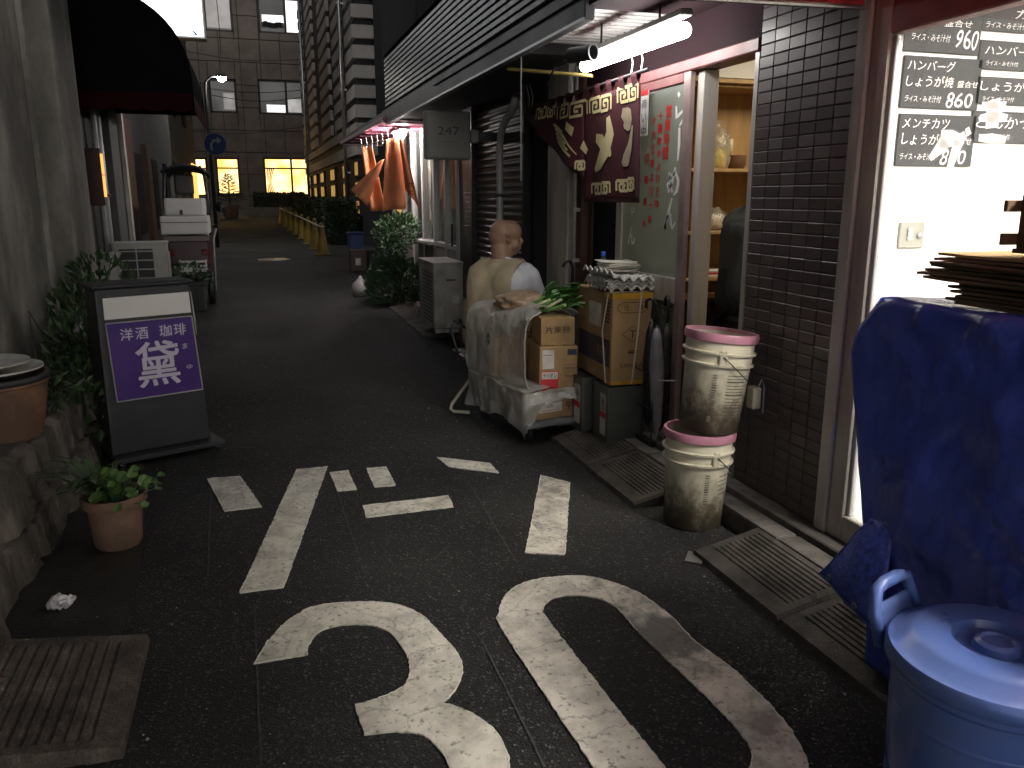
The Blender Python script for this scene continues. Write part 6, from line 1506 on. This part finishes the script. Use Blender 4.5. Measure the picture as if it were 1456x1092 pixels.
# ================================================================== CANS, BOX, TRAYS
def tin(label, x, y, z, rzz=0, lab=True):
    t = thing('tin_can', label, 'tin can', (x, y, z), rzz, 'square tin cans')
    MB().box(-.117,.117,-.117,.117,.004,.346).build('body', GREYTIN, t, bevel=.010, seg=2)
    for zz in (0, .342): MB().prism([(-.119,-.119),(.119,-.119),(.119,.119),(-.119,.119)], zz, zz+.008, None, [(-.112,-.112),(-.112,.112),(.112,.112),(.112,-.112)]).build('rim', GREYTIN, t)
    MB().lathe([(.03,.346),(.03,.356),(.025,.358)], 16, T(.06,.06,0)).build('cap', WHITEP, t)
    if lab:
        q = MB().box(-.1185,-.1175,-.085,.0,.05,.30).build('paper_label', PAPER, t)
        MB().box(-.1192,-.1186,-.085,.0,.155,.19).build('red_band', LETR, q)
        b = MB(); text(b, '油', .05, .05, frame((-.1196,-.042,.25), (0,-1,0), (0,0,1))); text(b, '業務用', .06, .02, frame((-.1196,-.042,.21), (0,-1,0), (0,0,1))); b.build('lettering', LETB, q)
    return t
tin('grey square tin can under the strapped cardboard box, front one', 2.04, 4.32, .062, math.radians(-2)); tin('grey square tin can half hidden behind the trolley', 1.99, 4.62, .062, math.radians(2))
tin('grey square tin can standing against the shop ledge, behind the other two', 2.02, 4.90, .062, math.radians(1))
cb_ = thing('strapped_box', 'tall cardboard box bound with white string on the tin cans', 'cardboard box', (2.08, 4.40, .422), math.radians(-2))
MB().box(-.13,.12,-.17,.40,0,.535).build('carton', CARD, cb_, bevel=.006)
MB().box(-.131,.121,-.1715,-.05,.505,.5365).build('tape', mat('amber_tape', (.55,.30,.03), .3, .1, 8), cb_); MB().box(-.131,.121,-.1716,-.10,-.001,.022).build('tape', mat('amber_tape', (.55,.30,.03), .3), cb_)
b = MB(); FR = lambda x, z: frame((x, -.1735, z), (1,0,0), (0,0,1))
text(b, '元', .035, .035, FR(-.045,.455), .006); text(b, '禄', .035, .035, FR(.045,.455), .006)
pts = [(-.07,-.03),(.06,-.03),(.085,-.015),(.09,.0),(.085,.015),(.06,.03),(-.07,.03),(-.095,.015),(-.10,0),(-.095,-.015),(-.07,-.03)]
stroke(b, pts, .004, FR(0,.455)); stroke(b, [(-.07,0),(0,.045),(.07,0),(0,-.045),(-.07,0)], .004, FR(.0,.30)); text(b, 'T', .04, .045, FR(0,.30), .01)
b.box(-.025,.03,-.1735,-.172,.185,.195); b.box(-.025,.03,-.1735,-.172,.198,.204); text(b, '3,000枚入', .15, .03, FR(.0,.115), .006); b.build('print', LETBR, cb_)
b = MB(); b.box(-.1315,-.1305,-.14,.36,.10,.26); b.build('dark_print', mat('print_slate', (.07,.065,.075), .8, .2, 9), cb_)
b = MB(); text(b, '角底袋', .16, .07, frame((-.1322,-.02,.18), (0,-1,0), (0,0,1)), .01); b.build('side_lettering', mat('print_tan', (.26,.17,.085), .8), cb_)
MB().box(-.1315,-.1305,.0,.2,.32,.46).build('paper_label', PAPER, cb_); b = MB()
for k in range(6): b.box(-.1316,-.1306,-.13,-.06,.36+.022*k,.372+.022*k)
b.build('small_print', LETBR, cb_)
b = MB(); b.tube([(.045,-.175,.538),(.03,-.176,.3),(.0,-.176,0)], .0045, 6); b.tube([(.045,-.175,.538),(.045,.1,.539),(.045,.40,.538)], .004, 6); b.tube([(-.134,-.11,.538),(-.138,-.04,.3),(-.134,-.10,.0)], .004, 6); b.tube([(-.134,-.11,.538),(.12,-.11,.539)], .004, 6)
b.build('string', mat('string_white', (.66,.62,.52), .8), cb_)
for i in range(4):
    t = thing('egg_tray', 'pulp egg tray in the stack on the strapped box, ' + ['lowest','second from below','third from below','topmost with a curled corner'][i], 'egg tray', (2.085+rnd(-.01,.01), 4.42+rnd(-.01,.01), .962+.017*i), math.radians(rnd(-5,3)), 'egg trays on the strapped box')
    def ef(u, v, i=i):
        x, y = -.17+.34*u, -.17+.36*v
        z = .030+.013*math.cos(u*PI*11)*math.cos(v*PI*11)-.010*(u in (0, 1) or v in (0, 1))
        if i == 3: z += .05*max(0, .35-u)**2*8
        return (x, y, z)
    MB().grid(ef, 88, 88).build('tray', PULP, t, smooth=True, recalc=False, solid=.004)
for i in range(9):
    t = thing('newspaper', 'folded newspaper in the pile on the egg trays, ' + ('bottom one' if i == 0 else 'top one' if i == 8 else 'number %s from below' % ['','two','three','four','five','six','seven','eight'][i]), 'newspaper', (2.075+rnd(-.02,.02), 4.47+rnd(-.015,.02), 1.07+.0065*i), rnd(-.25,.2), 'newspapers on the egg trays')
    o = MB().grid(lambda u, v, i=i: (-.105+.21*u, -.08+.16*v, .0035*math.sin(u*5+i)+.003*math.sin(v*4+i*2)+(.008*(u-.85) if u > .85 else 0)), 10, 8).build('paper', PAPER, t, smooth=True, solid=.006)
bt = thing('water_bottle', 'small bottle with a blue cap behind the newspapers', 'bottle', (2.05, 4.62, .965))
MB().lathe([(.03,0),(.032,.01),(.032,.12),(.026,.15),(.013,.17),(.013,.185)], 18).build('body', sheet('bottle_pet', (.4,.5,.6), .3, .05), bt, smooth=True); MB().lathe([(.016,.18),(.016,.205),(.014,.208)], 18).build('cap', mat('cap_blue', (.02,.10,.55), .35), bt); MB().lathe([(.0325,.05),(.0325,.11)], 18, None, False, False).build('label', mat('cap_blue', (.02,.10,.55), .35), bt)

# ================================================================== BUCKETS
DIRTY = bpy.data.materials.new('dirty_bucket'); DIRTY.use_nodes = True
def dirty():
    n = DIRTY.node_tree; L = n.links; b = n.nodes['Principled BSDF']; tc = n.nodes.new('ShaderNodeTexCoord'); sx = n.nodes.new('ShaderNodeSeparateXYZ'); L.new(tc.outputs['Object'], sx.inputs[0])
    nz = n.nodes.new('ShaderNodeTexNoise'); nz.inputs['Scale'].default_value = 16; nz.inputs['Detail'].default_value = 10; nz.inputs['Roughness'].default_value = .7; L.new(tc.outputs['Object'], nz.inputs['Vector'])
    ma = n.nodes.new('ShaderNodeMath'); ma.operation = 'MULTIPLY_ADD'; ma.inputs[1].default_value = -.42; L.new(nz.outputs['Fac'], ma.inputs[0]); L.new(sx.outputs[2], ma.inputs[2])
    rp = n.nodes.new('ShaderNodeValToRGB'); e = rp.color_ramp; e.elements[0].position = .0; e.elements[0].color = (.055,.045,.03,1); e.elements[1].position = .26; e.elements[1].color = (.62,.585,.45,1)
    q = e.elements.new(.05); q.color = (.13,.11,.075,1); q = e.elements.new(.12); q.color = (.36,.335,.25,1)
    ad = n.nodes.new('ShaderNodeMath'); ad.operation = 'ADD'; ad.inputs[1].default_value = .175; L.new(ma.outputs[0], ad.inputs[0]); L.new(ad.outputs[0], rp.inputs[0]); L.new(rp.outputs[0], b.inputs['Base Color']); b.inputs['Roughness'].default_value = .45
    bp = n.nodes.new('ShaderNodeBump'); bp.inputs['Strength'].default_value = .15; L.new(nz.outputs['Fac'], bp.inputs['Height']); L.new(bp.outputs[0], b.inputs['Normal'])
dirty()
BRIM = mat('bucket_white', (.56,.53,.42), .42, .08, 8, dark=(.36,.33,.24), dscale=6, damt=.3)
INK = mat('bucket_ink', (.10,.09,.07), .6, .4, 30)
def bucket(label, loc, tilt, rzz, cartoon):
    LA = -1.55 if cartoon else -2.0
    t = thing('bucket', label, 'bucket', loc, group='stacked plastic buckets'); t.rotation_euler = (tilt[0], tilt[1], rzz)
    MB().lathe([(.001,.0),(.128,.0),(.134,.008),(.146,.262),(.161,.264),(.163,.271),(.149,.275),(.150,.306),(.164,.308),(.166,.315),(.152,.319),(.152,.355),(.158,.357)], 48, None, True, False).build('body', [DIRTY], t, smooth=True, auto=35)
    MB().lathe([(.149,.372),(.145,.27),(.130,.02),(.001,.012)], 40, None, False, False).build('inside', BRIM, t, smooth=True)
    MB().lathe([(.158,.352),(.165,.356),(.167,.378),(.163,.386),(.152,.386),(.149,.37)], 48, None, False, False).build('rim', ROSE, t, smooth=True, auto=40)
    for a in (LA, LA+PI):
        M_ = RZ(a) @ T(.149,0,.30); lug = MB().box(.0,.014,-.018,.018,-.035,.025,M_).build('handle_lug', BRIM, t, bevel=.005)
    c0 = RZ(LA) @ Vector((.168,0,.305)); ax = (RZ(LA+PI/2) @ Vector((1,0,0)))
    pts = []
    for k in range(17):
        s = k/16*PI; p = Vector((0,0,.305))+(c0-Vector((0,0,.305)))*math.cos(s)+(ax*.168*.95-Vector((0,0,.11)))*math.sin(s); pts.append(p)
    w_ = MB().tube(pts, .0025, 6).build('wire_handle', DARKM, t)
    def on(a, z, off=.0012): r_ = lerp(.134,.147,(z-.008)/.262)+off; return Vector((r_*math.cos(a), r_*math.sin(a), z))
    b = MB()
    def patch(a0, a1, z0, z1_): 
        n = 5
        b.grid(lambda u, v: on(lerp(a0,a1,u), lerp(z0,z1_,v)), n, 1)
    aB = -1.75 if cartoon else -2.15
    for k in range(13): patch(aB-.07, aB+.07, .115+.0095*k, .115+.0095*k+rnd(.002,.006))
    if not cartoon:
        patch(aB-.08,aB+.04,.05,.075)
        for k in range(14): patch(aB+.38, aB+.38+rnd(.6,.85), .07+.0125*k, .07+.0125*k+(.006 if k % 4 == 3 else .0028))
    else:
        for k in range(5): patch(aB+.42, aB+.42+rnd(.4,.6), .15+.018*k, .1535+.018*k)
    b.build('label_print', INK, t)
    if False:
        b = MB()
        for cx, cz, rr in ((-2.35,.20,.030),(-2.25,.13,.045),(-2.5,.10,.03)):
            ring = [on(cx+rr/.14*math.cos(k/16*2*PI), cz+rr*math.sin(k/16*2*PI)) for k in range(17)]
            b.tube(ring, .0014, 4)
        b.build('faded_outline_print', INK, t)
    return t
bucket('lower of two stacked white buckets, its bottom half dark with dirt', (1.895, 3.17, 0), (0, .04), 0, True).scale = (1.0,1.0,1.19)
bucket('upper white bucket with pink rim, tilted on top of another', (1.955, 3.17, .452), (.0, .10), 0, False).scale = (1.0,1.0,1.19)
# small dustpan-like scoop hanging behind the buckets
ds = thing('scoop', 'small pale plastic scoop hanging on the tile wall behind the upper bucket', 'scoop', (2.12, 3.08, .56))
MB().box(-.012,.03,-.03,.03,0,.10).build('pan', BRIM, ds, bevel=.006); MB().tube([(.03,0,.10),(.045,0,.13),(.06,0,.10),(.062,0,-.03)], .004, 6).build('wire', STEEL, ds)
# umbrellas in a stand
us = thing('umbrella_stand', 'black wire umbrella stand beside the shop door', 'umbrella stand', (2.19, 4.12, .10), 0)
b = MB()
for z in (.02,.22,.42):
    b.tube([(-.09,-.12,z),(.09,-.12,z),(.09,.12,z),(-.09,.12,z)], .005, 6, closed=True)
for x, y in ((-.09,-.12),(.09,-.12),(.09,.12),(-.09,.12),(0,-.12),(-.09,0)): b.tube([(x,y,0),(x,y,.46)], .005, 6)
b.build('wire_frame', BLACKP, us); MB().box(-.09,.09,-.12,.12,0,.012).build('tray', BLACKP, us)
b = MB(); b.tube([(-.06,-.125,.405),(-.10,-.2,.41),(-.02,-.24,.41)], .004, 6); b.build('wire_hooks', STEEL, us)
um0 = [('closed black umbrella in the wire stand', LETB, 2.18, 4.06, .02, -.04), ('closed silver-grey umbrella in the wire stand', mat('umbrella_grey', (.28,.29,.33), .35, .2, 9), 2.14, 4.01, -.03, .03), ('closed dark umbrella leaning at the back of the stand', BLACKP, 2.17, 4.19, .04, .05)]
for lb_, m_, x, y, ax_, ay in um0:
    t = thing('umbrella', lb_, 'umbrella', (x, y, .13), rnd(0,3), 'umbrellas in the stand'); t.rotation_euler = (ax_, ay, rnd(1.2,2.6))
    MB().lathe([(.004,0),(.006,.04),(.028,.10),(.036,.25),(.040,.45),(.028,.60),(.012,.66)], 12).build('canopy', m_, t, smooth=True, noisy=.006, nscale=30)
    MB().tube([(0,0,-.02),(0,0,.74)], .005, 8).build('shaft', STEEL, t)
    MB().tube([(0,0,.68),(0,0,.78),(.01,0,.81),(.035,0,.825),(.058,0,.81),(.062,0,.77)], .009, 8).build('handle', BLACKP, t, smooth=True)
    MB().lathe([(.042,.43),(.042,.45)], 12, None, False, False).build('strap', m_, t)
bu = thing('umbrella', 'black umbrella hooked over the top behind the newspapers', 'umbrella', (2.14, 5.35, .1), 0, 'umbrellas in the stand')
MB().lathe([(.004,0),(.03,.12),(.035,.4),(.02,.72),(.01,.76)], 12).build('canopy', BLACKP, bu, smooth=True); MB().tube([(0,0,.7),(0,0,.92),(-.02,0,.96),(-.06,0,.955),(-.075,0,.92)], .010, 8).build('handle', BLACKP, bu, smooth=True)

# ================================================================== TARP, CARDBOARD, BIN
tp_ = thing('tarp_covered_stack', 'stack of goods under a dark blue tarp in front of the diner window', 'tarp', (1.95, 1.3, 0), world=True)
YF = [(.08,1.83),(.30,1.86),(.515,1.92),(.80,2.00),(1.026,2.063),(1.10,2.045),(1.198,1.965)]
def yfar(z):
    for (a, ya), (c, yc) in zip(YF[:-1], YF[1:]):
        if z <= c: return lerp(ya, yc, max(0, (z-a)/(c-a)))
    return YF[-1][1]
def ridge(p): return 1-abs(noise.noise(p))*2
def tarp(u, v):
    # u along the stack (far end u=0 -> near end u=1), v from the bottom front, up the face, over the top to the window side
    if v < .72: t = v/.72; z = lerp(.08, 1.198, t); x = 1.775-.035*(1-t); n_ = 1
    else: t = (v-.72)/.28; z = 1.198-.02*t; x = lerp(1.775, 2.15, t); n_ = .3
    y = lerp(yfar(z), -.45, u); p = Vector((x, y, z)); q = Vector((y*2.6, z*.9, 0))  # near end, out of view, lengthened to block diner light from the bin
    fold = .018*ridge(q)+.013*ridge(Vector((y*5+z*2.5, z*2, 4)))+.012*ridge(Vector((y*4-z*7, z*3+y, 9)))+.007*ridge(Vector((y*14, z*9+y*6, 2)))
    k_ = min(1, u*5+.15); p.x += (.02-fold)*n_*k_; p.z += (1-n_)*fold*.5; return p+noise.noise_vector(p*13)*.003
MB().grid(tarp, 150, 110).build('tarp', TARP, tp_, smooth=True, recalc=False, solid=.002)
def tend(u, v):
    a = tarp(0, .72*v); c = Vector((2.13, 2.0, lerp(.12,1.18,v))); p = a.lerp(c, u); p.y += .06*math.sin(u*PI); return p
MB().grid(tend, 16, 24).build('end_fold', TARP, tp_, smooth=True, recalc=False, solid=.002)
def flap(u, v):
    A, B2, C, D = pX(1238,738,1.74), pX(1166,816,1.68), pX(1250,905,1.66), Vector((1.76,1.80,.55)); p = A.lerp(B2,u).lerp(D.lerp(C,u), v); return p+Vector((-.03*math.sin(u*PI)*math.sin(v*PI),0,0))+noise.noise_vector(p*12)*.006
MB().grid(flap, 14, 14).build('loose_corner', TARPW, tp_, smooth=True, recalc=False, solid=.002)
MB().box(1.84,2.12,-.4,1.94,.1,1.13).build('hidden_boxes', CARDD, tp_)
hem = [flap(1, t/14) for t in range(15)]; MB().tube(hem, .004, 6).build('hem', TARPW, tp_, smooth=True); MB().tube([flap(t/14, 0) for t in range(15)], .004, 6).build('hem', TARPW, tp_, smooth=True)
for t in (.12, .62):
    p_ = flap(.93, t); MB().lathe([(.006,-.002),(.010,-.001),(.011,.001),(.006,.002)], 14, frame(p_+Vector((-.004,0,0)), (0,-1,0), (0,0,1)), False, False).build('eyelet', STEEL, tp_)
for i in range(13):
    z = 1.212+.0108*i; y1 = 1.82+rnd(-.02,.03)+(.04 if i > 5 else -.04); x0 = 1.845+rnd(-.015,.02)-(.02 if i > 5 else 0)
    t = thing('flat_cardboard', 'flattened cardboard sheet in the pile on the tarp, ' + ('bottom one' if i == 0 else 'top one' if i == 12 else ['','second','third','fourth','fifth','sixth','seventh','eighth','ninth','tenth','eleventh','twelfth'][i]+' from the bottom'), 'cardboard sheet', (2.0, 1.3, z), rnd(-.03,.03), 'flattened cardboard on the tarp')
    MB().grid(lambda u, v, i=i: (lerp(x0,2.2,u)-2.0+.012*noise.noise(Vector((v*5,i,0))), lerp(.55,y1,v)-1.3+.02*noise.noise(Vector((u*6,i,3))), .004*noise.noise(Vector((u*4,v*6,i)))-.02*max(0,v-.9)*(i%3-1)), 14, 24).build('sheet', CARDD if i < 12 else CARD, t, solid=.0075)
ct_ = thing('slatted_crate', 'small dark slatted box on top of the cardboard pile', 'crate', (1.98, 1.52, 1.357), math.radians(-8))
b = MB(); b.box(-.10,.22,-.2,.12,0,.012); b.build('bottom', CARDD, ct_, bevel=.002)
for x in (-.09,.20): MB().box(x,x+.012,-.2,.12,.012,.15).build('end', CARDD, ct_, bevel=.002)
for z in (.02,.105):
    for y in (-.215,.12): MB().box(-.13,.25,y,y+.014,z,z+.03).build('slat', CARDD, ct_, bevel=.002)
MB().add([(-.07,-.15,.13),(.19,-.15,.13),(.17,-.02,.20),(-.05,-.02,.20)], [(0,1,2,3)]).build('flap', mat('tan_card', (.30,.21,.11), .85), ct_, solid=.005)
# blue lidded bin
bi = thing('lidded_bin', 'round blue plastic bin with a lid in the lower right corner', 'bin', (1.41, 1.135, 0))
MB().lathe([(.001,0),(.165,0),(.172,.01),(.192,.52),(.200,.53),(.200,.555),(.192,.56)], 64, None, True, False).build('body', BINB, bi, smooth=True, auto=35)
ld = MB().lathe([(.206,.545),(.210,.55),(.210,.572),(.203,.582),(.185,.586),(.165,.604),(.150,.610),(.10,.612),(.085,.608),(.078,.592),(.070,.590),(.045,.590),(.042,.604),(.032,.610),(.028,.604),(.001,.602)], 72, None, False, False).build('lid', BINB, bi, smooth=True, auto=40)
for a in (1.9, 1.9+PI):
    M_ = RZ(a)
    h_ = MB().tube([M_ @ Vector(q) for q in ((.198,-.085,.53),(.222,-.080,.60),(.232,-.062,.645),(.234,-.03,.652),(.234,.03,.652),(.232,.062,.645),(.222,.080,.60),(.198,.085,.53))], [.013,.013,.014,.015,.015,.014,.013,.013], 10).build('handle', BINB, bi, smooth=True)
    MB().grid(lambda u, v: M_ @ Vector((.205+.022*v, lerp(-.075,.075,u)*(1-.05*v), .55+.06*v)), 8, 3).build('handle_web', BINB, h_, smooth=True, solid=.008)
MB().lathe([(.186,.44),(.190,.445),(.190,.455),(.187,.46)], 64, None, False, False).build('rib', BINB, bi, smooth=True)
yo = MB().lathe([(.001,0),(.022,.0),(.024,.02),(.012,.05),(.001,.055)], 14).build('yellow_plug', mat('plug_yellow', (.55,.35,.02), .4)); yo.location = (1.60, 1.50, .075); yo.rotation_euler = (.6,.2,0); tag(yo, 'small yellow plastic plug on the ramp behind the blue bin', 'plug')
